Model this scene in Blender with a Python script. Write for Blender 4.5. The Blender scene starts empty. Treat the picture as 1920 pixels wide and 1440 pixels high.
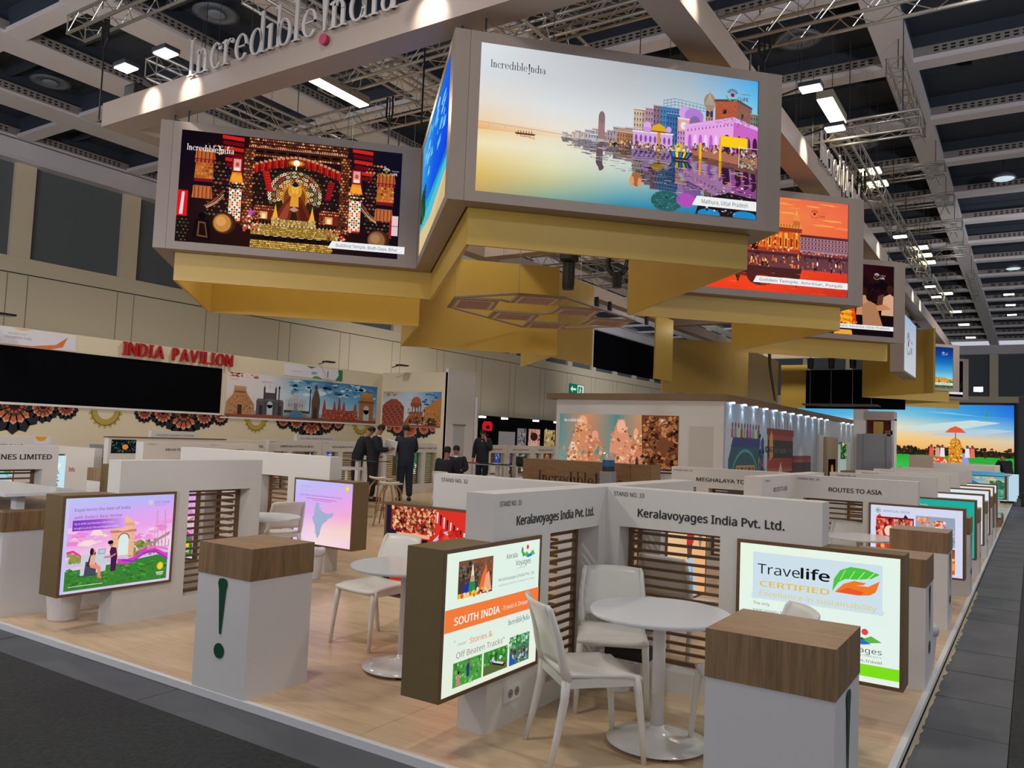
import bpy, bmesh, math, random
from mathutils import Vector, Matrix
S = math.sqrt(0.5)
scn = bpy.context.scene
COL = scn.collection

# ---------------------------------------------------------------- camera
FL, YAW, PIT, ROLL, HC = 1509.8, -0.575530, 0.0643179, 0.0407419, 1.70
fw = Vector((math.sin(YAW)*math.cos(PIT), math.cos(YAW)*math.cos(PIT), math.sin(PIT)))
rt = Vector((math.cos(YAW), -math.sin(YAW), 0.0))
upv = rt.cross(fw)
r2 = math.cos(ROLL)*rt + math.sin(ROLL)*upv
u2 = -math.sin(ROLL)*rt + math.cos(ROLL)*upv
cam_d = bpy.data.cameras.new('camera')
cam = bpy.data.objects.new('camera', cam_d)
COL.objects.link(cam)
cam_d.sensor_width = 36.0
cam_d.lens = FL/1920.0*36.0
cam_d.clip_end = 300
cam.matrix_world = Matrix(((r2.x, u2.x, -fw.x, 0), (r2.y, u2.y, -fw.y, 0), (r2.z, u2.z, -fw.z, HC), (0, 0, 0, 1)))
scn.camera = cam

# ---------------------------------------------------------------- view, world
scn.view_settings.view_transform = 'Standard'
scn.view_settings.look = 'None'
scn.view_settings.exposure = 0.0
scn.view_settings.gamma = 1.0
scn.view_settings.use_curve_mapping = False
w = bpy.data.worlds.new('hall_ambient')
scn.world = w
w.use_nodes = True
w.node_tree.nodes['Background'].inputs[0].default_value = (0.86, 0.88, 1.0, 1)
w.node_tree.nodes['Background'].inputs[1].default_value = 0.62

def lamp(kind, loc, energy, color=(1, 1, 1), size=0.3, target=None, spot=60, blend=0.5, sy=None):
    d = bpy.data.lights.new(kind.lower()+'_light', kind)
    d.energy = energy; d.color = color
    if kind == 'AREA':
        d.size = size
        if sy:
            d.shape = 'RECTANGLE'; d.size_y = sy
    else:
        d.shadow_soft_size = size
    if kind == 'SPOT':
        d.spot_size = math.radians(spot); d.spot_blend = blend
    o = bpy.data.objects.new(kind.lower()+'_light', d)
    COL.objects.link(o)
    o.location = loc
    if target is not None:
        o.rotation_euler = (Vector(target)-Vector(loc)).to_track_quat('-Z', 'Y').to_euler()
    return o
# hall lamps: high bay lights hanging in the ceiling bays
for (x, y, e) in [(-3.5, 2.0, 260), (-9.5, 1.0, 260), (1.0, 9.0, 240), (-15.5, 5.5, 300), (-9.5, 12.5, 240), (-15.5, 14.0, 300),
                  (1.5, 18.0, 300), (-6.5, 20.5, 300), (-16.5, 25.0, 420), (0.5, 30.0, 400), (-9.5, 34.0, 400), (-12, 48, 600), (-3.5, 52, 600)]:
    lamp('SPOT', (x, y, 8.3), e*1.9, (1.0, 0.95, 0.88), 0.35, (x, y, 0), 150, 0.6)
# added fill spots without fixtures, brightening the ceiling and the long hall wall
for p_, t_, e_, sp_ in (((-3.0, -3.5, 3.5), (-14, 8, 9), 1500, 110), ((-12.0, -3.0, 3.0), (-19, 12, 8), 1300, 110), ((5.0, 6.0, 4.0), (0.0, 20, 9), 1500, 110),
                        ((5.0, 24.0, 4.0), (-1.0, 40, 9), 1800, 120), ((-14.0, 22.0, 4.2), (-22, 30, 7), 700, 130), ((-14.0, 40.0, 4.2), (-20, 50, 7), 1500, 140)):
    lamp('SPOT', p_, e_, (0.96, 0.95, 1.0), 0.5, t_, sp_, 0.9)
# key light from the show lamps in front of the stand
for (x, y, tx, ty, e) in ((-4.6, 6.6, -3.4, 4.6, 120), (-7.0, 8.0, -6.0, 5.0, 120), (-2.7, 8.6, -2.0, 5.0, 110), (-2.7, 12.0, -1.6, 9.5, 110), (-9.0, 7.6, -8.0, 5.5, 110), (-2.7, 16.0, -1.6, 13.0, 110)):
    lamp('SPOT', (x, y, 5.5), e, (1.0, 0.86, 0.68), 0.05, (tx, ty, 0), 70, 0.8)
lamp('SPOT', (-8.0, 0.2, 7.0), 430, (1.0, 0.9, 0.78), 0.25, (-4.5, 6.0, 0), 80, 0.7)
lamp('SPOT', (3.5, 3.0, 7.2), 330, (0.95, 0.96, 1.0), 0.3, (-3.0, 6.5, 0), 80, 0.7)

# ---------------------------------------------------------------- materials
def s2l(c):
    return tuple((v/12.92 if v <= 0.04045 else ((v+0.055)/1.055)**2.4) for v in c)
def hexc(h):
    h = h.lstrip('#')
    return tuple(int(h[i:i+2], 16)/255 for i in (0, 2, 4))
MATS = {}
def mat(name, col, rough=0.6, metal=0.0, noise=0.0, nscale=20.0, bump=0.0, emit=0.0, spec=0.5, alpha=None):
    if name in MATS: return MATS[name]
    m = bpy.data.materials.new(name); m.use_nodes = True
    nt = m.node_tree; b = nt.nodes['Principled BSDF']
    c = s2l(hexc(col)) if isinstance(col, str) else s2l(col)
    b.inputs['Base Color'].default_value = (*c, 1)
    b.inputs['Roughness'].default_value = rough
    b.inputs['Metallic'].default_value = metal
    b.inputs['Specular IOR Level'].default_value = spec
    if alpha is not None: b.inputs['Alpha'].default_value = alpha
    if emit:
        b.inputs['Emission Color'].default_value = (*c, 1); b.inputs['Emission Strength'].default_value = emit
    tc = nt.nodes.new('ShaderNodeTexCoord')
    n = nt.nodes.new('ShaderNodeTexNoise'); n.inputs['Scale'].default_value = nscale; n.inputs['Detail'].default_value = 4
    nt.links.new(tc.outputs['Object'], n.inputs['Vector'])
    nv = noise if noise else 0.02
    mx = nt.nodes.new('ShaderNodeMix'); mx.data_type = 'RGBA'
    mx.inputs[6].default_value = (*[v*(1-nv) for v in c], 1); mx.inputs[7].default_value = (*[min(1, v*(1+nv)) for v in c], 1)
    nt.links.new(n.outputs['Fac'], mx.inputs[0]); nt.links.new(mx.outputs[2], b.inputs['Base Color'])
    if bump:
        bp = nt.nodes.new('ShaderNodeBump'); bp.inputs['Strength'].default_value = bump; bp.inputs['Distance'].default_value = 0.01
        nt.links.new(n.outputs['Fac'], bp.inputs['Height']); nt.links.new(bp.outputs[0], b.inputs['Normal'])
    MATS[name] = m
    return m
def wood(name, c1, c2, stretch=(14, 14, 1.2), rough=0.45, board=None, variation=False):
    m = bpy.data.materials.new(name); m.use_nodes = True
    nt = m.node_tree; b = nt.nodes['Principled BSDF']; b.inputs['Roughness'].default_value = rough
    tc = nt.nodes.new('ShaderNodeTexCoord'); mp = nt.nodes.new('ShaderNodeMapping')
    mp.inputs['Scale'].default_value = stretch
    nt.links.new(tc.outputs['Object'], mp.inputs[0])
    n1 = nt.nodes.new('ShaderNodeTexNoise'); n1.inputs['Scale'].default_value = 1.5; n1.inputs['Detail'].default_value = 7; n1.inputs['Distortion'].default_value = 1.2
    n2 = nt.nodes.new('ShaderNodeTexNoise'); n2.inputs['Scale'].default_value = 9; n2.inputs['Detail'].default_value = 5
    nt.links.new(mp.outputs[0], n1.inputs['Vector']); nt.links.new(mp.outputs[0], n2.inputs['Vector'])
    ad = nt.nodes.new('ShaderNodeMath'); ad.operation = 'MULTIPLY_ADD'; ad.inputs[1].default_value = 0.45
    nt.links.new(n2.outputs['Fac'], ad.inputs[0]); 
    sc = nt.nodes.new('ShaderNodeMath'); sc.operation = 'MULTIPLY'; sc.inputs[1].default_value = 0.6
    nt.links.new(n1.outputs['Fac'], sc.inputs[0]); nt.links.new(sc.outputs[0], ad.inputs[2])
    src = ad.outputs[0]
    if board:
        sp = nt.nodes.new('ShaderNodeSeparateXYZ'); nt.links.new(tc.outputs['Object'], sp.inputs[0])
        mu = nt.nodes.new('ShaderNodeMath'); mu.operation = 'MULTIPLY'; mu.inputs[1].default_value = 1.0/board[1]
        nt.links.new(sp.outputs[board[0]], mu.inputs[0])
        fl = nt.nodes.new('ShaderNodeMath'); fl.operation = 'FLOOR'; nt.links.new(mu.outputs[0], fl.inputs[0])
        wn = nt.nodes.new('ShaderNodeTexWhiteNoise'); wn.noise_dimensions = '1D'; nt.links.new(fl.outputs[0], wn.inputs['W'])
        a2 = nt.nodes.new('ShaderNodeMath'); a2.operation = 'MULTIPLY_ADD'; a2.inputs[1].default_value = 0.22
        nt.links.new(wn.outputs['Value'], a2.inputs[0]); nt.links.new(src, a2.inputs[2]); src = a2.outputs[0]
    if variation:
        oi = nt.nodes.new('ShaderNodeObjectInfo')
        a3 = nt.nodes.new('ShaderNodeMath'); a3.operation = 'MULTIPLY_ADD'; a3.inputs[1].default_value = 0.08
        nt.links.new(oi.outputs['Random'], a3.inputs[0]); nt.links.new(src, a3.inputs[2]); src = a3.outputs[0]
    cr = nt.nodes.new('ShaderNodeValToRGB')
    cr.color_ramp.elements[0].position = 0.3; cr.color_ramp.elements[0].color = (*s2l(hexc(c1)), 1)
    cr.color_ramp.elements[1].position = 0.78; cr.color_ramp.elements[1].color = (*s2l(hexc(c2)), 1)
    nt.links.new(src, cr.inputs[0]); nt.links.new(cr.outputs[0], b.inputs['Base Color'])
    MATS[name] = m
    return m
WHITE = mat('white_laminate', 'dcd8d6', 0.42)
WHITE2 = mat('white_painted_board', 'd6d2cc', 0.6)
PLASTIC = mat('white_plastic', 'dedbd2', 0.35)
TABLEW = mat('white_table_top', 'd8d9dc', 0.25)
BROWN = wood('brown_slat_wood', '5c4228', '7d5c3a', (3, 3, 30), 0.5)
BOXBR = mat('taupe_box_board', '76623f', 0.6, noise=0.06)
OAK = wood('oak_counter_wood', '5c4630', '9c7c58', (16, 16, 1.0), 0.4, board=(0, 0.17))
OAKY = wood('oak_counter_wood_side', '5c4630', '9c7c58', (16, 16, 1.0), 0.4, board=(1, 0.17))
OAKTOP = wood('oak_counter_top', '8a6f52', 'b39474', (2, 14, 10), 0.35)
FLOORW = wood('platform_oak_laminate', 'b08e6c', 'dcc09c', (0.5, 4.5, 1), 0.3, board=(1, 0.38), variation=True)
DESKW = wood('desk_oak', '6e5133', '9a7850', (1.2, 1.2, 22), 0.45)
TAUPE = mat('taupe_hanging_frame', '85776d', 0.45, noise=0.03)
TAUPED = mat('taupe_hanging_corner', '83756a', 0.4, noise=0.03)
GOLD = mat('gold_panel_fabric', 'b8963f', 0.42, noise=0.05, nscale=3)
BEAMM = mat('frame_beam_board', '9c8c80', 0.5, noise=0.03)
ALU = mat('truss_aluminium', 'b9b5ad', 0.35, 0.75)
BLACK = mat('black_metal', '0b0b0d', 0.5)
BLACKF = mat('black_fabric', '07080c', 0.95, spec=0.05)
DARKG = mat('dark_grey', '2a2c30', 0.6)
CREAM = mat('hall_wall_cream', 'dccfb2', 0.7, noise=0.03, nscale=0.4)
PAVW = mat('pavilion_wall_cream', 'd8ccb0', 0.6)
CEILW = mat('ceiling_beam_paint', 'd6d2d4', 0.5, noise=0.05, nscale=0.7)
CEILD = mat('ceiling_bay_dark', '333b46', 0.85, noise=0.12, nscale=0.8)
WINB = mat('window_blind_grey', '60686a', 0.9, noise=0.08, nscale=6)
CARPET = mat('dark_carpet', '2b2d2e', 0.95, noise=0.9, nscale=38, bump=0.8)
TILE = mat('slate_floor_tile', '53565c', 0.7, noise=0.28, nscale=2.2)
GROUT = mat('dark_floor_joint', '121214', 0.9)
STRIPW = mat('white_edge_strip', 'd9dadb', 0.35)
SUIT = mat('dark_suit_cloth', '0d0f18', 0.8)
SUIT2 = mat('navy_suit_cloth', '131a2c', 0.8)
SKIN = mat('skin', '9a6a50', 0.55)
HAIR = mat('black_hair', '0e0b0a', 0.7)
SHIRT = mat('white_shirt', 'd5d5d8', 0.7)
RED = mat('red_gloss_letter', 'b0151c', 0.3)
GREEN = mat('dark_green_vinyl', '0b4a30', 0.4)
INK = mat('black_vinyl_lettering', '191919', 0.5)
LITW = mat('lamp_cool', 'eef2ff', emit=7.0)
LITY = mat('lamp_warm', 'fff0c0', emit=4.0)
GLASS = mat('clear_acrylic', 'e8f0f0', 0.05, alpha=0.25)
BEECH = wood('beech_stool_wood', '8d6b48', 'b08a62', (4, 4, 8))
GREYP = mat('grey_panel', '84858c', 0.6)
LILAC = mat('offwhite_partition', 'd2cfcf', 0.5)

def emat(strength):
    key = 'print_glow_%d' % int(strength*100)
    if key in MATS: return MATS[key]
    m = bpy.data.materials.new(key); m.use_nodes = True
    nt = m.node_tree; nt.nodes.clear()
    out = nt.nodes.new('ShaderNodeOutputMaterial'); e = nt.nodes.new('ShaderNodeEmission')
    a = nt.nodes.new('ShaderNodeAttribute'); a.attribute_name = 'Col'
    e.inputs[1].default_value = strength
    nt.links.new(a.outputs['Color'], e.inputs[0]); nt.links.new(e.outputs[0], out.inputs[0])
    MATS[key] = m
    return m
def pmat():
    if 'flat_print' in MATS: return MATS['flat_print']
    m = bpy.data.materials.new('flat_print'); m.use_nodes = True
    nt = m.node_tree; b = nt.nodes['Principled BSDF']; b.inputs['Roughness'].default_value = 0.55
    a = nt.nodes.new('ShaderNodeAttribute'); a.attribute_name = 'Col'
    nt.links.new(a.outputs['Color'], b.inputs['Base Color'])
    MATS['flat_print'] = m
    return m

# ---------------------------------------------------------------- mesh helpers
class MB:
    def __init__(s): s.v = []; s.f = []
    def box(s, x0, x1, y0, y1, z0, z1):
        n = len(s.v)
        s.v += [(x0, y0, z0), (x1, y0, z0), (x1, y1, z0), (x0, y1, z0), (x0, y0, z1), (x1, y0, z1), (x1, y1, z1), (x0, y1, z1)]
        s.f += [(n, n+3, n+2, n+1), (n+4, n+5, n+6, n+7), (n, n+1, n+5, n+4), (n+1, n+2, n+6, n+5), (n+2, n+3, n+7, n+6), (n+3, n, n+4, n+7)]
        return s
    def obox(s, p, u, v, w_, a, b, c):
        # box from point p along unit vectors u v w with lengths a b c
        p = Vector(p); u = Vector(u)*a; v = Vector(v)*b; w_ = Vector(w_)*c
        n = len(s.v)
        q = [p, p+u, p+u+v, p+v]; q = q+[k+w_ for k in q]
        s.v += [tuple(k) for k in q]
        s.f += [(n, n+3, n+2, n+1), (n+4, n+5, n+6, n+7), (n, n+1, n+5, n+4), (n+1, n+2, n+6, n+5), (n+2, n+3, n+7, n+6), (n+3, n, n+4, n+7)]
        return s
    def tube(s, pts, rad, seg=8, sx=1.0):
        pts = [Vector(p) for p in pts]
        if not isinstance(rad, (list, tuple)): rad = [rad]*len(pts)
        n0 = len(s.v)
        ref = None
        for i, p in enumerate(pts):
            if i == 0: t = pts[1]-pts[0]
            elif i == len(pts)-1: t = pts[-1]-pts[-2]
            else: t = pts[i+1]-pts[i-1]
            t.normalize()
            if ref is None: ref = Vector((1, 0, 0)) if abs(t.x) < 0.9 else Vector((0, 1, 0))
            a = ref - t*ref.dot(t); a.normalize(); b = t.cross(a); ref = a
            for k in range(seg):
                an = 2*math.pi*k/seg
                s.v.append(tuple(p+(a*math.cos(an)*sx+b*math.sin(an))*rad[i]))
        for i in range(len(pts)-1):
            for k in range(seg):
                q = n0+i*seg; k2 = (k+1) % seg
                s.f.append((q+k, q+k2, q+seg+k2, q+seg+k))
        s.f.append(tuple(n0+k for k in reversed(range(seg))))
        s.f.append(tuple(n0+(len(pts)-1)*seg+k for k in range(seg)))
        return s
    def lathe(s, prof, seg=32, c=(0, 0, 0)):
        n0 = len(s.v)
        for (r, z) in prof:
            for k in range(seg):
                a = 2*math.pi*k/seg
                s.v.append((c[0]+r*math.cos(a), c[1]+r*math.sin(a), c[2]+z))
        for i in range(len(prof)-1):
            for k in range(seg):
                q = n0+i*seg; k2 = (k+1) % seg
                s.f.append((q+k, q+k2, q+seg+k2, q+seg+k))
        s.f.append(tuple(n0+k for k in reversed(range(seg))))
        s.f.append(tuple(n0+(len(prof)-1)*seg+k for k in range(seg)))
        return s
    def grid(s, fn, nu, nv, thick=None):
        n0 = len(s.v)
        P = [[Vector(fn(i/nu, j/nv)) for j in range(nv+1)] for i in range(nu+1)]
        for i in range(nu+1):
            for j in range(nv+1): s.v.append(tuple(P[i][j]))
        for i in range(nu):
            for j in range(nv):
                a = n0+i*(nv+1)+j
                s.f.append((a, a+nv+1, a+nv+2, a+1))
        return s
    def data(s, name, m, smooth=False, recalc=False):
        me = bpy.data.meshes.new(name)
        me.from_pydata(s.v, [], s.f); me.update()
        if recalc:
            bm = bmesh.new(); bm.from_mesh(me); bmesh.ops.recalc_face_normals(bm, faces=bm.faces); bm.to_mesh(me); bm.free()
        me.materials.append(m)
        if smooth:
            for p in me.polygons: p.use_smooth = True
        return me
    def build(s, name, m, parent=None, smooth=False, bevel=0, recalc=False, solid=0, label=None, auto=False):
        me = s.data(name, m, smooth, recalc)
        o = bpy.data.objects.new(name, me); COL.objects.link(o)
        if parent is not None: o.parent = parent
        if solid:
            md = o.modifiers.new('thick', 'SOLIDIFY'); md.thickness = solid; md.offset = 0
        if bevel:
            md = o.modifiers.new('edge', 'BEVEL'); md.width = bevel; md.segments = 2; md.limit_method = 'ANGLE'
        if label: o['label'] = label
        return o
def thing(name, label, cat, loc=(0, 0, 0), rz=0.0, group=None):
    o = bpy.data.objects.new(name, None); COL.objects.link(o)
    o.location = loc; o.rotation_euler = (0, 0, rz)
    o.empty_display_size = 0.1
    tag(o, label, cat, group); o['kind'] = 'thing'
    return o
def tag(o, label, cat, group=None):
    o['label'] = label; o['category'] = cat
    if group: o['group'] = group
    return o
def struct(o):
    o['kind'] = 'structure'; return o
def copy_tree(o, parent=None):
    c = o.copy(); COL.objects.link(c)
    if parent is not None: c.parent = parent
    for ch in list(o.children): copy_tree(ch, c)
    return c
def dup(o, loc, rz, label, group=None):
    c = copy_tree(o); c.location = loc; c.rotation_euler = (0, 0, rz); c['label'] = label
    if group: c['group'] = group
    return c
def frame(origin, u, n):
    u = Vector(u).normalized(); n = Vector(n).normalized(); up = n.cross(u)
    m = Matrix.Identity(4)
    for i in range(3):
        m[i][0] = u[i]; m[i][1] = up[i]; m[i][2] = n[i]; m[i][3] = origin[i]
    return m

# ---------------------------------------------------------------- text
_TX = {}
def _sans():
    try:
        import os
        f = os.path.join(bpy.utils.resource_path('LOCAL'), 'datafiles', 'fonts', 'NotoSansMath-Regular.woff2')
        return bpy.data.fonts.load(f) if os.path.exists(f) else None
    except Exception:
        return None
SANS = _sans()
def text_mesh(s, bold=False):
    key = (s, bold)
    if key in _TX: return _TX[key]
    cu = bpy.data.curves.new('t', 'FONT'); cu.body = s; cu.size = 1.0; cu.resolution_u = 2
    cu.fill_mode = 'FRONT'
    if SANS: cu.font = SANS
    o = bpy.data.objects.new('t', cu); COL.objects.link(o)
    dg = bpy.context.evaluated_depsgraph_get()
    me = bpy.data.meshes.new_from_object(o.evaluated_get(dg))
    vs = [(v.co.x, v.co.y) for v in me.vertices]; fs = [tuple(p.vertices) for p in me.polygons]
    bpy.data.meshes.remove(me); bpy.data.objects.remove(o); bpy.data.curves.remove(cu)
    if not vs: vs = [(0, 0)]
    wd = max(v[0] for v in vs)-min(v[0] for v in vs); x0 = min(v[0] for v in vs)
    vs = [(x-x0, y) for x, y in vs]
    if bold:  # heavier strokes: the outline laid down again with small shifts
        n = len(vs); o_ = 0.016; V0, F0 = vs, fs
        vs = []; fs = []
        for k, (dx, dy) in enumerate(((0, 0), (2*o_, 0), (o_, o_*0.7), (o_, -o_*0.7))):
            vs += [(x+dx, y+dy) for x, y in V0]; fs += [tuple(i+k*n for i in f) for f in F0]
        wd += 2*o_
    _TX[key] = (vs, fs, wd)
    return _TX[key]
def rect(x0, y0, x1, y1): return [(x0, y0), (x1, y0), (x1, y1), (x0, y1)]
def ring(cx, cy, rx, ry, tx, ty, a0=0, a1=360, n=20):
    out = []
    for i in range(n):
        a = math.radians(a0+(a1-a0)*i/n); b = math.radians(a0+(a1-a0)*(i+1)/n)
        out.append([(cx+rx*math.cos(a), cy+ry*math.sin(a)), (cx+rx*math.cos(b), cy+ry*math.sin(b)),
                    (cx+(rx-tx)*math.cos(b), cy+(ry-ty)*math.sin(b)), (cx+(rx-tx)*math.cos(a), cy+(ry-ty)*math.sin(a))])
    return out
def disc(cx, cy, rx, ry=None, n=16):
    ry = ry or rx
    return [[(cx+rx*math.cos(2*math.pi*i/n), cy+ry*math.sin(2*math.pi*i/n)) for i in range(n)]]
def glyph(ch):
    # serif letters, x-height 1
    st = 0.17; sf = 0.045
    def stem(x, h, base=0, top=False, both=True):
        g = [rect(x, base, x+st, h)]
        if both: g.append(rect(x-0.12, base, x+st+0.12, base+sf))
        if top: g.append([(x-0.14, h-0.10), (x, h-0.16), (x, h-0.02), (x-0.14, h-0.06)])
        return g
    if ch == 'I': return stem(0.14, 1.55)+[rect(0.02, 1.505, 0.43, 1.55)], 0.47
    if ch in 'ni' or ch == 'l':
        pass
    if ch == 'n':
        return stem(0.12, 1, 0, True)+ring(0.44, 0.62, 0.28, 0.38, 0.17, 0.07, 0, 150, 12)+[rect(0.55, 0, 0.72, 0.64), rect(0.43, 0, 0.84, sf)], 0.88
    if ch == 'c':
        return ring(0.40, 0.5, 0.36, 0.52, 0.16, 0.05, 40, 320, 20)+disc(0.62, 0.78, 0.10), 0.74
    if ch == 'r':
        return stem(0.12, 1, 0, True)+ring(0.46, 0.66, 0.26, 0.34, 0.10, 0.07, 50, 150, 8)+disc(0.60, 0.88, 0.10), 0.70
    if ch == 'e':
        return ring(0.42, 0.5, 0.38, 0.52, 0.16, 0.05, 0, 325, 22)+[rect(0.18, 0.50, 0.78, 0.55)], 0.84
    if ch == 'd':
        return ring(0.42, 0.5, 0.38, 0.52, 0.16, 0.05)+[rect(0.64, 0, 0.81, 1.6), rect(0.64, 0, 0.93, sf), [(0.50, 1.50), (0.64, 1.45), (0.64, 1.58), (0.50, 1.54)]], 0.96
    if ch == 'i': return stem(0.12, 1, 0, True), 0.44
    if ch == 'b':
        return ring(0.50, 0.5, 0.38, 0.52, 0.16, 0.05)+[rect(0.12, 0, 0.27, 1.6), [(-0.02, 1.50), (0.12, 1.45), (0.12, 1.58), (-0.02, 1.54)]], 0.92
    if ch == 'l': return stem(0.12, 1.6, 0, True), 0.44
    if ch == '!':
        return [[(0.16, 0.02), (0.24, 0.02), (0.36, 1.45), (0.30, 1.62), (0.20, 1.66), (0.10, 1.62), (0.04, 1.45)]], 0.42
    if ch == 'a':
        return ring(0.34, 0.30, 0.28, 0.32, 0.13, 0.05)+ring(0.38, 0.70, 0.27, 0.32, 0.13, 0.06, 0, 150, 10)+[rect(0.52, 0, 0.68, 0.72), rect(0.52, 0, 0.80, sf)], 0.82
    return [], 0.3
def logo_polys(word='Incredible!ndia'):
    x = 0; out = []
    for ch in word:
        g, adv = glyph(ch)
        if ch == '!': x += 0.12
        out.append((ch, [[(px+x, py) for px, py in p] for p in g], x))
        x += adv+0.02
    return out, x

class Art:
    """A flat printed picture: coloured polygons in layers, u right, v up, 1 unit = 1 m."""
    def __init__(s, W, H, bg='ffffff', seed=1):
        s.W = W; s.H = H; s.v = []; s.f = []; s.c = []; s.z = 0.0; s.r = random.Random(seed)
        s.rect(0, 0, W, H, bg)
    def lay(s): s.z += 0.00018
    def _c(s, c): return s2l(hexc(c)) if isinstance(c, str) else s2l(c)
    def poly(s, pts, c, new=True):
        if new: s.lay()
        n = len(s.v); cl = s._c(c)
        s.v += [(min(max(x, 0), s.W), min(max(y, 0), s.H), s.z) for x, y in pts]
        s.f.append(tuple(range(n, n+len(pts)))); s.c.append([cl]*len(pts))
    def rect(s, x0, y0, x1, y1, c): s.poly(rect(x0, y0, x1, y1), c)
    def polys(s, ps, c):
        s.lay()
        for p in ps: s.poly(p, c, False)
    def disc(s, x, y, rx, ry=None, c='000000', n=18): s.polys(disc(x, y, rx, ry, n), c)
    def grad(s, x0, y0, x1, y1, cols):
        # cols: list (bottom to top) of colours or (left, right) pairs
        s.lay(); k = len(cols)-1
        for i in range(k):
            a, b = cols[i], cols[i+1]
            a = a if isinstance(a, (list, tuple)) and not isinstance(a[0], float) else (a, a)
            b = b if isinstance(b, (list, tuple)) and not isinstance(b[0], float) else (b, b)
            ya = y0+(y1-y0)*i/k; yb = y0+(y1-y0)*(i+1)/k
            na = len(a)-1; nb = len(b)-1; m = max(na, nb)*4
            def mixc(L, t):
                L = [s._c(q) for q in L]; t *= len(L)-1; j = min(int(t), len(L)-2); t -= j
                return tuple(L[j][q]*(1-t)+L[j+1][q]*t for q in range(3))
            for j in range(m):
                t0, t1 = j/m, (j+1)/m
                n = len(s.v)
                s.v += [(x0+(x1-x0)*t0, ya, s.z), (x0+(x1-x0)*t1, ya, s.z), (x0+(x1-x0)*t1, yb, s.z), (x0+(x1-x0)*t0, yb, s.z)]
                s.f.append((n, n+1, n+2, n+3)); s.c.append([mixc(a, t0), mixc(a, t1), mixc(b, t1), mixc(b, t0)])
    def text(s, t, x, y, size, c, bold=False, sx=1.0, align='l', fit=None):
        vs, fs, wd = text_mesh(t, bold)
        if fit: sx = fit/(wd*size)
        ox = x-(wd*size*sx if align == 'r' else wd*size*sx/2 if align == 'c' else 0)
        s.lay(); cl = s._c(c)
        for f in fs:
            n = len(s.v)
            s.v += [(ox+vs[i][0]*size*sx, y+vs[i][1]*size, s.z) for i in f]
            s.f.append(tuple(range(n, n+len(f)))); s.c.append([cl]*len(f))
    def logo(s, x, y, width, c, dot=None):
        L, tot = logo_polys(); k = width/tot
        s.lay()
        for ch, ps, ox in L:
            for p in ps: s.poly([(x+px*k, y+py*k) for px, py in p], c, False)
            if ch == '!': s.polys(disc(x+(ox+0.2)*k, y-0.32*k, 0.16*k), dot or c)
    def life(s, x, y, k, c1='8c1d2f', c2='5a9a5a', ct='444444'):
        # flower mark with petals over two leaves and the words
        for i in range(7):
            a = math.radians(150-20*i)
            s.poly([(x+0.35*k*math.cos(a-0.06), y+0.35*k*math.sin(a-0.06)), (x+0.75*k*math.cos(a-0.1), y+0.75*k*math.sin(a-0.1)),
                    (x+0.75*k*math.cos(a+0.1), y+0.75*k*math.sin(a+0.1)), (x+0.35*k*math.cos(a+0.06), y+0.35*k*math.sin(a+0.06))], ct, i == 0)
        s.disc(x, y, 0.24*k, None, c1)
        s.polys(ring(x, y-0.05*k, 0.85*k, 0.75*k, 0.10*k, 0.16*k, 185, 262, 8)+ring(x, y-0.05*k, 0.85*k, 0.75*k, 0.10*k, 0.16*k, 278, 355, 8), c2)
        s.text('Travel For', x+1.0*k, y+0.15*k, 0.42*k, ct)
        s.text('LiFE', x+1.0*k, y-0.55*k, 0.85*k, ct, True)
    def speck(s, x0, y0, x1, y1, n, pal, a, b, tall=1.0, inside=None):
        s.lay(); R = s.r
        for _ in range(n):
            x = R.uniform(x0, x1); y = R.uniform(y0, y1); d = R.uniform(a, b); e = d*R.uniform(0.5, 1.3)*tall; g = R.uniform(0, 3.14)
            if inside and not inside(x, y): continue
            q = R.choice(pal); k = R.choice((3, 4, 5))
            s.poly([(x+d*math.cos(g+6.283*i/k), y+e*math.sin(g+6.283*i/k)) for i in range(k)], q, False)
    def band(s, pts, th, c):
        s.lay()
        for (a, b) in zip(pts[:-1], pts[1:]):
            s.poly([(a[0], a[1]-th/2), (b[0], b[1]-th/2), (b[0], b[1]+th/2), (a[0], a[1]+th/2)], c, False)
    def place(s, name, origin, u, n, parent=None, strength=None, off=0.002, label=None):
        zk = min(1.0, 0.016/max(s.z, 1e-6))
        me = bpy.data.meshes.new(name); me.from_pydata([(x, y, z*zk) for x, y, z in s.v], [], s.f)
        ca = me.color_attributes.new('Col', 'FLOAT_COLOR', 'CORNER')
        flat = []
        for cs in s.c:
            for c in cs: flat += [c[0], c[1], c[2], 1.0]
        ca.data.foreach_set('color', flat); me.update()
        me.materials.append(emat(strength) if strength else pmat())
        o = bpy.data.objects.new(name, me); COL.objects.link(o)
        un = Vector(n).normalized()
        mw = frame(Vector(origin)+un*off, u, n)
        if parent is not None:
            o.parent = parent
            o.matrix_local = parent_inv(parent) @ mw
        else: o.matrix_world = mw
        if label: o['label'] = label
        return o
def parent_inv(p):
    m = Matrix.Translation(p.location) @ p.rotation_euler.to_matrix().to_4x4()
    return m.inverted()
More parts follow.
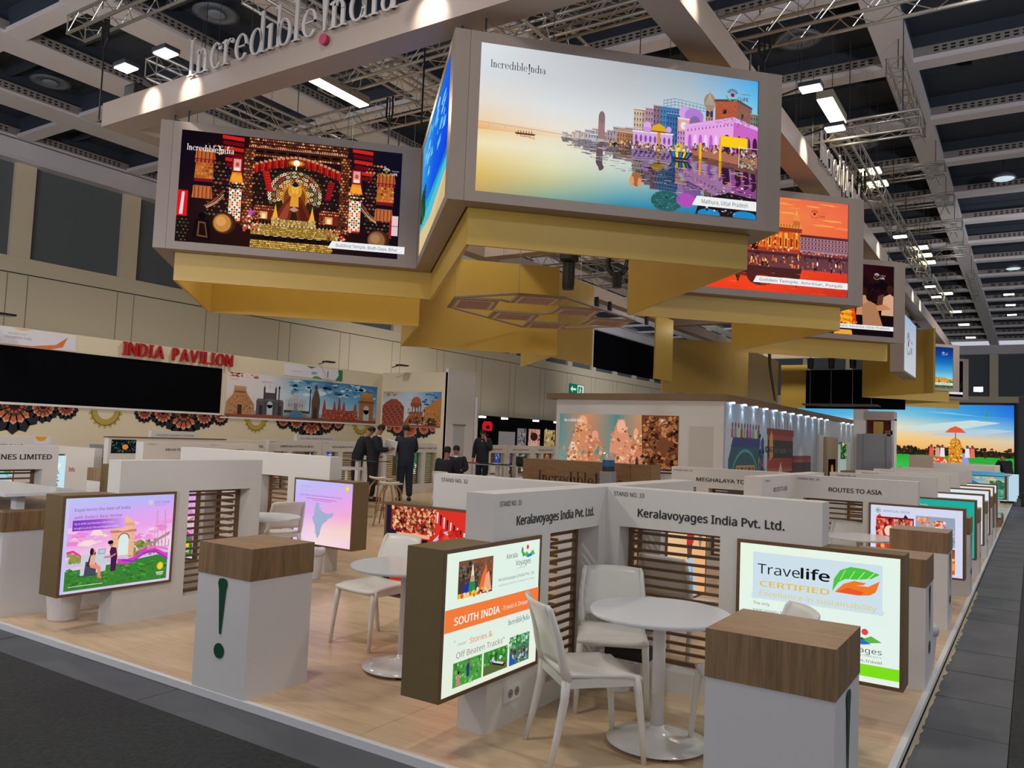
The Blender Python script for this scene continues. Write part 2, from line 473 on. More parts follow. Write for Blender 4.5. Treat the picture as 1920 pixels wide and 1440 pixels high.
def lettering(txt, origin, u, n, size, parent, m=None, bold=False, depth=0.003, width=None, name='lettering'):
    vs, fs, wd = text_mesh(txt, bold)
    sx = (width/(wd*size)) if width else 1.0
    mb = MB(); k = len(vs)
    mb.v = [(x*size*sx, y*size, (0.00005*(i*4//max(1, k)) if bold else 0)) for i, (x, y) in enumerate(vs)]; mb.f = list(fs)
    o = mb.build(name, m or INK, parent)
    if depth > 0.004:
        md = o.modifiers.new('thick', 'SOLIDIFY'); md.thickness = depth; md.offset = 1
    o.matrix_local = (parent_inv(parent) if parent else Matrix.Identity(4)) @ frame(Vector(origin)+Vector(n).normalized()*0.003, u, n)
    return o
R0 = random.Random(7)
def wb(mb, name, m, parent, **k):
    """build world-space geometry as a part of a thing that has its own base point"""
    o = mb.build(name, m, parent, **k)
    if parent is not None: o.matrix_local = parent_inv(parent)
    return o
ZF = -0.05
# ================================================================ floor
fl = struct(MB().box(-32, 14, -6, 66, ZF-0.12, ZF-0.012).build('floor', GROUT))
# carpets of the two aisles
wb(MB().box(-32, 14, -6, 3.09, ZF-0.012, ZF+0.004), 'carpet', CARPET, fl)
wb(MB().box(-0.12, 3.2, 3.09, 66, ZF-0.012, ZF+0.004), 'carpet', CARPET, fl)
# stone tiles: strip in front of the platform, and the band along its right side
def tile(x0, x1, y0, y1):
    j = R0.uniform(-0.0015, 0.0015); g = 0.005
    o = MB().box(x0+g, x1-g, y0+g, y1-g, ZF-0.012, ZF+j).build('tile', TILE, fl)
x = -13.0
while x < -0.2:
    tile(x, min(x+2.07, -0.12), 3.09, 3.42); x += 2.07
y = 3.42
while y < 48:
    tile(-0.62, -0.12, y, y+0.83); y += 0.83
t_ = MB().box(-13, -32, 3.09, 66, ZF-0.012, ZF).build('floor_field', TILE, fl)
t2 = MB().box(-12.4, -0.62, 38.2, 66, ZF-0.012, ZF).build('floor_field', TILE, fl)
t3 = MB().box(-32, -13.0, 3.09, 66, ZF-0.012, ZF+0.001).build('floor_field', TILE, fl)
bpy.data.objects.remove(t_)
# ================================================================ raised platform
PX0, PX1, PY0, PY1 = -19.6, -0.62, 3.40, 38.0
pf = struct(MB().box(PX0, PX1-0.03, PY0+0.03, PY1, ZF, -0.006).build('trim_1', GROUT))
pf['label'] = 'low oak platform that carries the exhibition stands'
k = 0
y = PY0+0.035
while y < PY1-0.1:
    x = PX1-0.04; n = 0
    while x > PX0:
        if y < 22 and x > -12.5:
            o = MB().box(0.0, 2.497, 0.0, 1.897, -0.006, 0.0)
            q = MB().box(x-2.497, x, y, min(y+1.897, PY1), -0.006, 0.0).build('floor_board', FLOORW, pf)
        else:
            q = MB().box(max(x-2.497, PX0), x, y, min(y+1.897, PY1), -0.006, 0.0).build('floor_board', FLOORW, pf)
        x -= 2.5; n += 1
    y += 1.9
tr = MB().box(PX0, PX1, PY0, PY0+0.035, ZF, 0.004).build('trim_2', STRIPW, bevel=0.004); struct(tr)
tr['label'] = 'white edge strip along the front of the platform'
tr = MB().box(PX1-0.04, PX1, PY0+0.035, PY1, ZF+0.012, 0.004).build('trim_3', STRIPW, bevel=0.004); struct(tr)
tr['label'] = 'white edge strip along the right side of the platform'
# torn edge of adhesive tape on the tiles beside the strip
mb = MB(); y = 3.45; px = -0.585
while y < 12:
    nx = -0.612+R0.choice((0.008, 0.012, 0.016, 0.022, 0.03))+R0.uniform(0, 0.01); ny = y+R0.uniform(0.015, 0.12); n = len(mb.v)
    mb.v += [(-0.615, y, ZF+0.002), (px, y, ZF+0.002), (nx, ny, ZF+0.002), (-0.615, ny, ZF+0.002)]
    mb.f.append((n, n+1, n+2, n+3)); y = ny; px = nx
o = mb.build('edge_tape', mat('torn_paper_tape', 'b7ab8d', 0.8)); tag(o, 'torn strip of beige tape on the tiles along the platform edge', 'tape'); o['kind'] = 'stuff'

# ================================================================ hall walls
WX = -22.7
wl = struct(MB().box(WX-0.3, WX, -6, 62, ZF, 5.47).build('wall_left', CREAM))
wb(MB().box(WX-0.3, WX, -6, 62, 5.50, 5.92), 'upper_band', CREAM, wl)
wb(MB().box(WX-0.3, WX-0.03, -6, 62, 5.44, 5.52), 'joint', DARKG, wl)
wb(MB().box(WX-0.3, WX-0.12, -6, 62, 5.92, 8.45), 'blind', WINB, wl)
wb(MB().box(WX-0.3, WX+0.25, -6, 62, 8.42, 8.95), 'ledge', CEILW, wl)
wb(MB().box(WX+0.25, WX+0.29, -6, 62, 8.42, 8.47), 'ledge_rail', CEILW, wl)
y = 10.35-3.05*4
while y < 62:
    wb(MB().box(WX-0.2, WX+0.02, y, y+0.52, 5.92, 8.42), 'pillar', CREAM, wl)
    for yy in (y, y+0.52):
        wb(MB().box(WX-0.02, WX+0.004, yy-0.012, yy+0.012, 0, 5.46), 'wall_joint', mat('wall_joint_grey', '8f8873', 0.8), wl)
    y += 3.05
o_ = wb(MB().box(WX-0.1, WX+0.05, 44.0, 54.5, 6.12, 8.9), 'black_window', BLACKF, wl)
WY = 62.0
wf = struct(MB().box(-23, 9, WY, WY+0.3, ZF, 5.6).build('wall_far', CREAM))
wb(MB().box(-23, 9, WY+0.1, WY+0.3, 5.6, 8.5), 'blind', WINB, wf)
wb(MB().box(-23, 9, WY-0.25, WY+0.3, 8.4, 9.0), 'ledge', CEILW, wf)
x = -2.42-3.0*6
while x < 9:
    wb(MB().box(x, x+0.5, WY-0.02, WY+0.2, ZF, 8.4), 'pillar', CREAM, wf); x += 3.0
# ================================================================ ceiling
ce = struct(MB().box(-23, 14, -7, 62.4, 9.55, 9.7).build('ceiling', CEILD))
xs = [-22.9, -19.95, -16.95, -13.95, -11.0, -8.05, -5.1, -2.14, 3.9, 9.9]
xw = [.42, .44, .42, .40, .34, .30, .27, .26, .26, .26]
for x, hw in zip(xs, xw):
    wb(MB().box(x-hw, x+hw, -7, 62.3, 9.0, 9.22), 'main_beam', CEILW, ce)
    wb(MB().box(x-hw+0.05, x+hw-0.05, -7, 62.3, 9.22, 9.55), 'beam_web', CEILD, ce)
y = 10.35-3.06*5
ys = []
while y < 62: ys.append(y); y += 3.06
VENT = mat('perforated_vent', '8e8884', 0.6)
HOLE = mat('vent_hole', '0d0e12', 0.9)
for i, y in enumerate(ys):
    wb(MB().box(-22.6, 14, y-0.16, y+0.22, 9.004, 9.10), 'cross_beam', CEILW, ce)
    wb(MB().box(-22.6, 14, y-0.10, y+0.16, 9.10, 9.54), 'beam_web', CEILD, ce)
    wb(MB().box(-22.6, 14, y+1.25, y+1.33, 9.38, 9.55), 'bay_rib', CEILD, ce)
    # perforated air slots along the flank that faces the camera
    wb(MB().box(-8.0, 14, y-0.20, y-0.10, 9.10, 9.26), 'vent_channel', VENT, ce)
    mb = MB()
    x = -7.7
    st = 0.14 if y < 35 else 0.28
    while x < 6:
        if min(abs(x-q) for q in xs) > 0.5:
            for r in (0, 1):
                mb.v += [(x, y-0.2005, 9.125+r*0.06), (x+st*0.55, y-0.2005, 9.125+r*0.06), (x+st*0.55, y-0.2005, 9.16+r*0.06), (x, y-0.2005, 9.16+r*0.06)]
                n = len(mb.v)-4; mb.f.append((n, n+1, n+2, n+3))
        x += st
    o = wb(mb, 'vent_holes', HOLE, ce); o['kind'] = 'stuff'
for x, hw in zip(xs, xw):
    if x < -7.5:
        xv = x+hw+0.04
        wb(MB().box(x+hw-0.05, xv, -7, 62, 9.06, 9.24), 'vent_channel', VENT, ce)
        mb = MB(); y = -3.0
        while y < 40:
            if min(abs(y-q) for q in ys) > 0.42:
                for r in (0, 1):
                    n = len(mb.v); z_ = 9.09+r*0.065
                    mb.v += [(xv+0.001, y, z_), (xv+0.001, y+0.075, z_), (xv+0.001, y+0.075, z_+0.035), (xv+0.001, y, z_+0.035)]; mb.f.append((n, n+1, n+2, n+3))
            y += 0.14
        o = wb(mb, 'vent_holes', HOLE, ce); o['kind'] = 'stuff'
# round air outlets, drop boxes in the bays
vent = thing('ceiling_vent', 'round grey air outlet in the dark bay above the start of the lettering', 'vent', (0, 0, 0))
MB().lathe([(0.36, 0), (0.42, -0.03), (0.30, -0.05), (0.27, -0.02)], 28).build('rim', mat('vent_rim', '5d6672', 0.5), vent, smooth=True)
MB().lathe([(0.17, -0.03), (0.16, -0.06), (0.1, -0.065)], 24).build('core', mat('vent_core', '76808c', 0.5), vent, smooth=True)
VL = [((-12.7, 9.0, 9.3), 'round grey air outlet in the dark bay above the start of the tall letters'),
      ((-18.7, 9.1, 9.3), 'round grey air outlet in the bay at the far left beside the hall wall'),
      ((-3.66, 14.95, 9.3), 'round grey air outlet above the right end of the river town lightbox'),
      ((-3.6, 21.0, 9.3), 'round grey air outlet above the far end of the right frame beam'),
      ((-9.6, 14.9, 9.3), 'round grey air outlet between the shrine lightbox and the river town lightbox'),
      ((-0.6, 38.2, 9.3), 'small round air outlet far down the right aisle ceiling')]
vent.location = VL[0][0]; vent['label'] = VL[0][1]; vent['group'] = 'round ceiling air outlets'
for p, l in VL[1:]: dup(vent, p, 0, l)
vent.scale = (1, 1, 1)
bl = [((-0.7, 17.1), 'black square speaker box in the bay right of the main beam, nearest one'), ((-0.7, 29.2), 'black square speaker box further down the right bays')]
for (x, y), l in bl:
    o = MB().box(-0.28, 0.28, -0.28, 0.28, -0.16, 0.16).build('ceiling_speaker', BLACK, bevel=0.02); o.location = (x, y, 9.32)
    tag(o, l, 'speaker', 'black boxes in the ceiling bays')
# hall high bay lamps
hb = thing('high_bay_lamp', 'white round high bay lamp near the top right, nearest of its row', 'lamp', (0, 0, 0), 0, 'hall high bay lamps')
MB().lathe([(0.10, 0.16), (0.14, 0.15), (0.25, 0.06), (0.28, 0.0)], 20).build('reflector', mat('lamp_reflector', '70757c', 0.4), hb, smooth=True)
MB().lathe([(0.26, 0.01), (0.2, -0.02), (0.02, -0.03)], 20).build('diffuser', mat('lamp_half', 'cfe4f0', emit=0.75), hb, smooth=True)
MB().tube([(0, 0, 0.15), (0, 0, 0.8)], 0.02).build('stem', DARKG, hb)
HB = [((-0.62, 23.6, 8.75), 'pale round high bay lamp near the top right, nearest of its row'),
      ((-0.62, 35.3, 8.75), 'pale round high bay lamp in the right bays, second of its row')]
hb.location = HB[0][0]; hb['label'] = HB[0][1]
dup(hb, HB[1][0], 0, HB[1][1])
# small bright lamps far away on the ceiling
for i, (x, y, zz, l) in enumerate([(-0.9, 42, 8.95, 'small bright lamp far down the right bays, nearest of three'), (-0.9, 45, 8.95, 'small bright lamp far down the right bays, middle of three'), (-0.9, 48.2, 8.95, 'small bright lamp far down the right bays, furthest of three')]):
    o = MB().box(x-0.2, x+0.2, y-0.1, y+0.1, zz-0.04, zz).build('ceiling_spot', LITW); tag(o, l, 'lamp', 'small lamps on the far ceiling')
ff = thing('wall_floodlight', 'dazzling white floodlight above the elephant picture wall', 'lamp', (-2.05, 41.6, 4.62))
wb(MB().box(-2.25, -1.85, 41.5, 41.7, 4.5, 4.75), 'housing', BLACK, ff)
wb(MB().box(-2.22, -1.88, 41.46, 41.5, 4.52, 4.73), 'lens', mat('lamp_dazzle', 'ffffff', emit=14), ff)

# ================================================================ trusses
def truss(label, p0, p1, w_=0.29, group='aluminium lighting trusses', seg=None, th=0.024):
    p0 = Vector(p0); p1 = Vector(p1); L = (p1-p0).length; d = (p1-p0).normalized()
    sd = d.cross(Vector((0, 0, 1))).normalized(); up = Vector((0, 0, 1))
    t = thing('lighting_truss', label, 'truss', tuple(p0), 0, group)
    off = [sd*a*w_/2+up*b*w_/2 for a, b in ((-1, -1), (1, -1), (1, 1), (-1, 1))]
    for q in off:
        wb(MB().tube([p0+q, p1+q], th, 8), 'chord', ALU, t, smooth=True)
    mb = MB(); n = max(2, int(L/0.30))
    for i in range(n):
        a = p0+d*(L*i/n); b = p0+d*(L*(i+1)/n)
        for k in range(4):
            q0, q1 = off[k], off[(k+1) % 4]
            if i % 2: q0, q1 = q1, q0
            mb.tube([a+q0, b+q1], 0.0075, 4)
    for k in range(4):
        mb.tube([p0+off[k], p0+off[(k+1) % 4]], 0.012, 4); mb.tube([p1+off[k], p1+off[(k+1) % 4]], 0.012, 4)
    o = wb(mb, 'bracing', ALU, t); o['kind'] = 'stuff'
    for k in (0.12, 0.88):
        q = p0+d*(L*k)
        wb(MB().tube([q+Vector((0, 0, w_/2)), (q.x, q.y, 9.05)], 0.008, 5), 'hanger', DARKG, t)
    return t
ZT = 7.15
truss('aluminium truss at the top left running behind the tall letters', (-12.2, 6.25, 7.6), (-6.5, 6.25, 7.6), 0.27)
truss('warm lit truss over the shrine lightbox, under the warm strip lamp', (-12.2, 10.1, ZT), (-7.2, 10.1, ZT), 0.36)
truss('truss crossing right above the shrine lightbox toward the hall depth', (-8.6, 6.6, ZT+.3), (-8.6, 14.5, ZT+.3), 0.36)
truss('truss behind the floodlight between the shrine and the river town lightboxes', (-9.6, 8.9, ZT+.1), (-4.0, 8.9, ZT+.1))
truss('short truss running back above the shrine lightbox at its left end', (-11.4, 7.0, ZT), (-11.4, 14.6, ZT))
truss('truss running back above the river town lightbox near its left corner', (-5.6, 6.4, ZT), (-5.6, 13.0, ZT), 0.42)
truss('truss crossing above the river town lightbox toward the right beam', (-5.6, 9.2, ZT+.2), (-3.0, 9.2, ZT+.2))
truss('warm lit long truss at the top right edge of the frame beam', (-3.4, 9.95, 7.0), (0.6, 9.95, 7.0), 0.36)
truss('truss carrying the warm strip lamp right of the river town lightbox', (-3.6, 13.9, 6.95), (-1.5, 13.9, 6.95))
truss('long truss running down the aisle above the orange temple lightbox', (-2.75, 14.1, 7.05), (-2.75, 21.2, 7.05), 0.30)
truss('short truss hanging directly under the main ceiling beam', (-2.0, 14.8, 8.35), (-2.0, 18.2, 8.35), 0.26)
for y in (20.7, 23.3, 26.1, 29.6):
    truss({20.7: 'nearest', 23.3: 'second', 26.1: 'third', 29.6: 'fourth'}[y]+' short cross truss hung under the main ceiling beam', (-3.4, y, 8.3), (-1.7, y, 8.3), 0.26)
truss('aisle truss behind the orange temple lightbox toward the far wall', (-2.75, 22.0, 7.1), (-2.75, 27.0, 7.1), 0.28)
truss('aisle truss above the candle ceremony lightbox', (-2.75, 27.8, 7.1), (-2.75, 35.0, 7.1), 0.28)
truss('vertical looking truss far down under the main beam', (-1.9, 33.0, 8.2), (-1.9, 38.5, 8.2), 0.26)
truss('long truss seen below the river town lightbox, nearer one', (-12.0, 19.0, 6.6), (-6.0, 19.0, 6.6), 0.36)
truss('long truss seen below the river town lightbox, further one', (-12.4, 22.2, 6.6), (-5.0, 22.2, 6.6), 0.36)
truss('truss running back inside the hanging frame toward the black curtain', (-10.8, 17.0, 6.75), (-10.8, 26.5, 6.75), 0.36)
truss('second truss running back inside the hanging frame', (-7.2, 17.5, 6.9), (-7.2, 30.0, 6.9), 0.30)
truss('truss over the far info kiosk inside the gold ring', (-6.6, 27.0, 5.6), (-4.2, 27.0, 5.6), 0.3)
# hangers under the beams for the trusses
def strap(label, x, y, z0, z1, m=BLACK, r=0.012, fan=True):
    t = thing('hanging_cable', label, 'cable', (x, y, z1), 0, 'black hanging cables')
    wb(MB().tube([(x, y, z0), (x, y, z1)], r, 6), 'wire', m, t)
    if fan: wb(MB().tube([(x-0.06, y, z1+0.02), (x-0.07, y, z1-0.3), (x, y, z1-0.45), (x+0.07, y, z1-0.3), (x+0.06, y, z1+0.02)], 0.02, 6), 'sling', m, t)
    return t
strap('black sling and cable hanging from the top left truss', -11.3, 6.2, 6.0, 7.5)
hb2 = thing('chain_hoist', 'black chain hoist hanging above the two floodlights at the left', 'hoist', (-11.1, 6.6, 6.5))
wb(MB().box(-11.25, -10.95, 6.5, 6.75, 6.38, 6.62), 'motor', BLACK, hb2, bevel=0.03)
wb(MB().tube([(-11.1, 6.6, 6.4), (-11.1, 6.6, 5.95)], 0.012), 'chain', ALU, hb2)
wb(MB().box(-11.27, -11.25, 6.55, 6.62, 6.45, 6.52), 'label_plate', mat('pale_label', 'd8d4b8', emit=0.2), hb2)
for i, (x, y) in enumerate([(-6.7, 7.9), (-9.1, 9.9), (-7.9, 10.0)]):
    strap(['black cable dropping behind the river town lightbox', 'left black sling on the warm lit truss over the shrine lightbox', 'right black sling on the warm lit truss over the shrine lightbox'][i], x, y, 5.7, 7.3)
hb3 = thing('chain_hoist', 'black chain hoist left of the river town lightbox corner', 'hoist', (-6.6, 8.6, 6.7))
wb(MB().box(-6.75, -6.4, 8.5, 8.75, 6.6, 6.95), 'motor', BLACK, hb3, bevel=0.04)
wb(MB().tube([(-6.6, 8.6, 9.0), (-6.6, 8.6, 6.2)], 0.012), 'chain', BLACK, hb3)
for i, (x, y) in enumerate([(-2.85, 9.95), (-2.95, 13.9), (-2.75, 16.2)]):
    strap(['black sling on the warm lit truss above the river town picture corner', 'sling under the warm strip lamp at the right', 'sling on the aisle truss above the orange temple lightbox'][i], x, y, 5.9, 7.0)
for i, y in enumerate((17.5, 19.3, 22.6, 25.5, 28.4, 31.2)):
    t = thing('beam_clamp', ['first', 'second', 'third', 'fourth', 'fifth', 'sixth'][i]+' clamp with hook under the main ceiling beam, counted from the camera', 'clamp', (-2.1, y, 8.98), 0, 'clamps under the main beam')
    wb(MB().box(-2.2, -2.0, y-0.05, y+0.05, 8.9, 8.99), 'plate', ALU, t)
    wb(MB().tube([(-2.1, y, 8.9), (-2.1, y, 8.75), (-2.22, y, 8.48)], 0.015, 5), 'hook', ALU, t)
    wb(MB().tube([(-2.1, y, 8.75), (-1.98, y, 8.48)], 0.015, 5), 'hook', ALU, t)

# warm strip lamps
def strip(label, x, y0, y1, z, hwid, e):
    t = thing('strip_lamp', label, 'lamp', (x, y0, z), 0, 'warm strip lamps')
    wb(MB().box(x-hwid, x+hwid, y0, y1, z, z+0.12), 'housing', mat('lamp_housing', '8a8478', 0.5), t)
    wb(MB().box(x-hwid+0.01, x+hwid-0.01, y0+0.01, y1-0.01, z-0.02, z), 'diffuser', LITY, t)
    wb(MB().tube([(x, (y0+y1)/2, z+0.12), (x, (y0+y1)/2, 9.6)], 0.006, 5), 'wire', DARKG, t)
    lamp('AREA', (x, (y0+y1)/2, z-0.06), e, (1, 0.86, 0.62), hwid*1.8, (x, (y0+y1)/2, 0), sy=(y1-y0)*0.9)
strip('long warm glowing strip lamp above the shrine lightbox', -9.2, 8.2, 9.4, 7.0, 0.11, 60)
strip('warm glowing strip lamp above the truss right of the river town picture', -2.65, 12.45, 13.55, 7.0, 0.12, 50)
for i, (x, y) in enumerate([(-2.75, 17.1), (-2.75, 18.0), (-2.6, 24.2), (-2.6, 25.2), (-2.6, 26.2), (-2.55, 31.6), (-2.55, 35.8), (-2.5, 39.5), (-2.5, 44.0)]):
    o = thing('strip_lamp', ['first', 'second', 'third', 'fourth', 'fifth', 'sixth', 'seventh', 'eighth', 'ninth'][i]+' small warm lamp along the aisle truss, counted from the camera', 'lamp', (x, y, 7.3), 0, 'small warm lamps on the aisle truss')
    wb(MB().box(x-0.22, x+0.22, y-0.2, y+0.2, 7.3, 7.36), 'housing', DARKG, o)
    wb(MB().box(x-0.2, x+0.2, y-0.18, y+0.18, 7.27, 7.3), 'diffuser', LITY, o)
    wb(MB().tube([(x, y, 7.36), (x, y, 9.6)], 0.006, 5), 'wire', DARKG, o)

# ================================================================ overhead frame of beams with letters
ZB0, ZB1 = 5.60, 5.92
of = thing('overhead_frame', 'big taupe rectangular beam frame hanging above the screens', 'frame', (-6.5, 5.9, ZB0))
wb(MB().box(-10.46, -2.62, 5.78, 6.11, ZB0, ZB1), 'beam', BEAMM, of)
wb(MB().box(-2.95, -2.62, 6.11, 36.5, ZB0, ZB1), 'beam', BEAMM, of)
wb(MB().box(-10.46, -10.13, 6.11, 36.5, ZB0, ZB1), 'beam', BEAMM, of)
wb(MB().box(-10.13, -2.95, 14.3, 14.63, ZB0, ZB1), 'cross_beam', BEAMM, of)
wb(MB().box(-10.13, -2.95, 25.3, 25.63, ZB0, ZB1), 'cross_beam', BEAMM, of)
wb(MB().box(-10.13, -2.95, 36.2, 36.5, ZB0, ZB1), 'cross_beam', BEAMM, of)
def sign_letters(label, origin, u, n, width, parent=None):
    L, tot = logo_polys(); k = width/tot
    t = thing('roof_lettering', label, 'sign', tuple(origin))
    fr = frame(Vector(origin), u, n)
    for ch, ps, ox in L:
        mb = MB()
        for p in ps:
            q = len(mb.v); mb.v += [(px*k, py*k, 0) for px, py in p]; mb.f.append(tuple(range(q, q+len(p))))
        o = mb.build('letter', mat('letter_white', 'b8b2ae', 0.4), t)
        md = o.modifiers.new('thick', 'SOLIDIFY'); md.thickness = 0.02; md.offset = 0
        o.matrix_local = parent_inv(t) @ fr
        if ch == '!':
            mb = MB(); mb.v = [(px*k, (py-0.28)*k, 0) for px, py in disc(ox+0.2, 0, 0.19, None, 20)[0]]; mb.f = [tuple(range(20))]
            o = mb.build('letter_dot', mat('letter_dot_magenta', 'a81f4f', 0.4), t, label='magenta dot of the exclamation mark')
            md = o.modifiers.new('thick', 'SOLIDIFY'); md.thickness = 0.04; md.offset = 0
            o.matrix_local = parent_inv(t) @ fr
    return t
sign_letters('tall white serif letters reading Incredible India on the front frame beam', (-8.58, 5.74, 5.86), (1, 0, 0), (0, -1, 0), 3.35)
sign_letters('tall white serif letters on the right frame beam, seen almost edge on', (-2.58, 11.9, 5.86), (0, 1, 0), (1, 0, 0), 3.6)
# cool floodlights on brackets that wash the frame beams
def flood(label, p, tgt, e=48):
    p = Vector(p)
    t = thing('floodlight', label, 'lamp', tuple(p), 0, 'cool floodlights on the frame beams')
    wb(MB().box(p.x-0.13, p.x+0.13, p.y-0.10, p.y+0.10, p.z, p.z+0.05), 'housing', DARKG, t)
    wb(MB().box(p.x-0.12, p.x+0.12, p.y-0.09, p.y+0.09, p.z-0.02, p.z), 'lens', LITW, t, bevel=0.03)
    q = Vector(tgt)
    wb(MB().tube([p+Vector((0, 0, 0.05)), (q.x, q.y, 5.95)], 0.012, 6), 'bracket', BLACK, t)
    lamp('SPOT', tuple(p-Vector((0, 0, 0.05))), e, (1, 0.93, 0.82), 0.03, (q.x, q.y, 5.70), 60, 0.9)
flood('cool floodlight at the left end of the front frame beam', (-9.35, 5.42, 6.02), (-9.35, 5.78, 5.7))
flood('second cool floodlight from the left end of the front frame beam', (-8.55, 5.42, 6.02), (-8.55, 5.78, 5.7))
flood('cool floodlight on the front frame beam after the last letter', (-4.85, 5.42, 6.02), (-4.85, 5.78, 5.7))
for i, y in enumerate((6.75, 9.7, 11.1, 17.4, 23.0, 24.6)):
    flood(['first', 'second', 'third', 'fourth', 'fifth', 'sixth'][i]+' cool floodlight along the right frame beam, counted from the camera', (-2.22, y, 5.98), (-2.62, y, 5.7))

# ================================================================ hanging zigzag of lightboxes
ZL0, ZL1, ZG = 3.82, 5.42, 3.47
def mitre(A, B, u, n, d0, d1, va, vb, z0, z1):
    """wall between offsets d0 (outer) and d1 (inner) behind the line A-B with mitred ends"""
    mb = MB(); q = [A-n*d0+u*d0*va, B-n*d0-u*d0*vb, B-n*d1-u*d1*vb, A-n*d1+u*d1*va]
    mb.v = [(p.x, p.y, z0) for p in q]+[(p.x, p.y, z1) for p in q]
    mb.f = [(0, 3, 2, 1), (4, 5, 6, 7), (0, 1, 5, 4), (1, 2, 6, 5), (2, 3, 7, 6), (3, 0, 4, 7)]
    return mb
def hbox(label, a, b, art=None, strength=1.0, group='hanging zigzag lightboxes', va=1, vb=1):
    """a -> b left to right seen from outside; the housing lies outside the gold wall"""
    a = Vector((a[0], a[1], 0)); b = Vector((b[0], b[1], 0)); L = (b-a).length; u = (b-a).normalized(); n = u.cross(Vector((0, 0, 1)))
    t = thing('hanging_lightbox', label, 'lightbox', (a.x, a.y, ZL0), 0, group)
    d = 0.20; fr = 0.10; c = 0.15; z = Vector((0, 0, 1))
    A = a-n*d+z*ZL0; H = ZL1-ZL0
    wb(mitre(a, b, u, n, 0.012, d, va, vb, ZL0, ZL1), 'housing', TAUPED, t)
    F = a-n*0.012+z*ZL0
    s0, s1 = 0.25, L-0.25
    for p, w1, z0, z1 in ((0, c, 0, H), (L-c, c, 0, H)):
        wb(MB().obox(F+u*p+z*z0, u, n, z, w1-0.003, 0.012, z1-z0), 'corner_panel', TAUPED, t)
    wb(MB().obox(F+u*c, u, n, z, L-2*c, 0.012, 0.10), 'frame_rail', TAUPE, t)
    wb(MB().obox(F+u*c+z*(H-0.10), u, n, z, L-2*c, 0.012, 0.10), 'frame_rail', TAUPE, t)
    wb(MB().obox(F+u*c+z*0.10, u, n, z, s0-c, 0.012, H-0.2), 'frame_stile', TAUPE, t)
    wb(MB().obox(F+u*s1+z*0.10, u, n, z, L-c-s1, 0.012, H-0.2), 'frame_stile', TAUPE, t)
    if art: art.place('picture', a+u*s0+z*(ZL0+0.10)-n*0.008, u, n, t, strength)
    for q in (0.3, L-0.3):
        wb(MB().tube([a+u*q-n*0.1+z*ZL1, a+u*q-n*0.1+z*(ZL1+0.22)], 0.01, 5), 'hanger', DARKG, t)
    return t
def gold(label, a, b, va, vb, full=True, z1=5.40, z0=ZG):
    """gold fabric wall inside the boxes; va/vb: +1 convex corner, -1 concave"""
    a = Vector((a[0], a[1], 0)); b = Vector((b[0], b[1], 0)); u = (b-a).normalized(); n = u.cross(Vector((0, 0, 1)))
    o = mitre(a, b, u, n, 0.22, 0.258, va, vb, z0, z1).build('gold_panel', GOLD); o['kind'] = 'thing'
    for q in (0.3, 0.7):
        c_ = a+(b-a)*q-n*0.24; MB().tube([(c_.x, c_.y, z1), (c_.x, c_.y, 9.0)], 0.004, 4).build('wire', DARKG, o)
    tag(o, label, 'panel', 'gold walls behind the hanging lightboxes')
    return o
RO = [(-2.11, 8.0+4.67*k) for k in range(7)]; RI = [(-4.45, 5.66+4.67*k) for k in range(8)]
LI = [(-9.02, 5.72+4.67*k) for k in range(8)]; LO = [(-11.36, 8.04+4.67*k) for k in range(7)]; FI = (-6.735, 7.98)
# ================================================================ pictures on the screens
WS, HS = 2.80, 1.40
def caption(a, t, x0, y0=0.08, h=0.095, fit=None):
    a.poly([(x0-0.05, y0), (a.W, y0), (a.W, y0+h), (x0, y0+h)], 'eceef0')
    a.text(t, x0+0.05, y0+0.026, 0.085, '4a4a52', fit=(a.W-x0-0.14))
def mixh(c, d, t):
    a_, b_ = (hexc(c) if isinstance(c, str) else c), (hexc(d) if isinstance(d, str) else d)
    return tuple(a_[i]*(1-t)+b_[i]*t for i in range(3))
def orn(a, x0, y0, x1, y1, cell, pal, rows=None):
    """carved ornament: staggered lozenges with a dark bed and a bright heart"""
    a.lay(); ny = max(1, int((y1-y0)/cell)); nx = max(1, int((x1-x0)/cell))
    for j in range(ny):
        for i in range(nx):
            cx = x0+(i+0.5+(0.5 if j % 2 else 0))*(x1-x0)/nx; cy = y0+(j+0.5)*(y1-y0)/ny; r = cell*0.55*a.r.uniform(0.8, 1.15)
            if cx > x1: continue
            a.poly([(cx-r, cy), (cx, cy-r*0.8), (cx+r, cy), (cx, cy+r*0.8)], a.r.choice(pal), False)
    a.lay()
    for j in range(ny):
        for i in range(nx):
            cx = x0+(i+0.5+(0.5 if j % 2 else 0))*(x1-x0)/nx; cy = y0+(j+0.5)*(y1-y0)/ny; r = cell*0.2
            if cx > x1: continue
            a.poly([(cx-r, cy-r*0.5), (cx+r, cy-r*0.5), (cx+r*0.6, cy+r)], mixh(a.r.choice(pal), 'f0c898' if (i+j) % 3 else '180c10', 0.6), False)
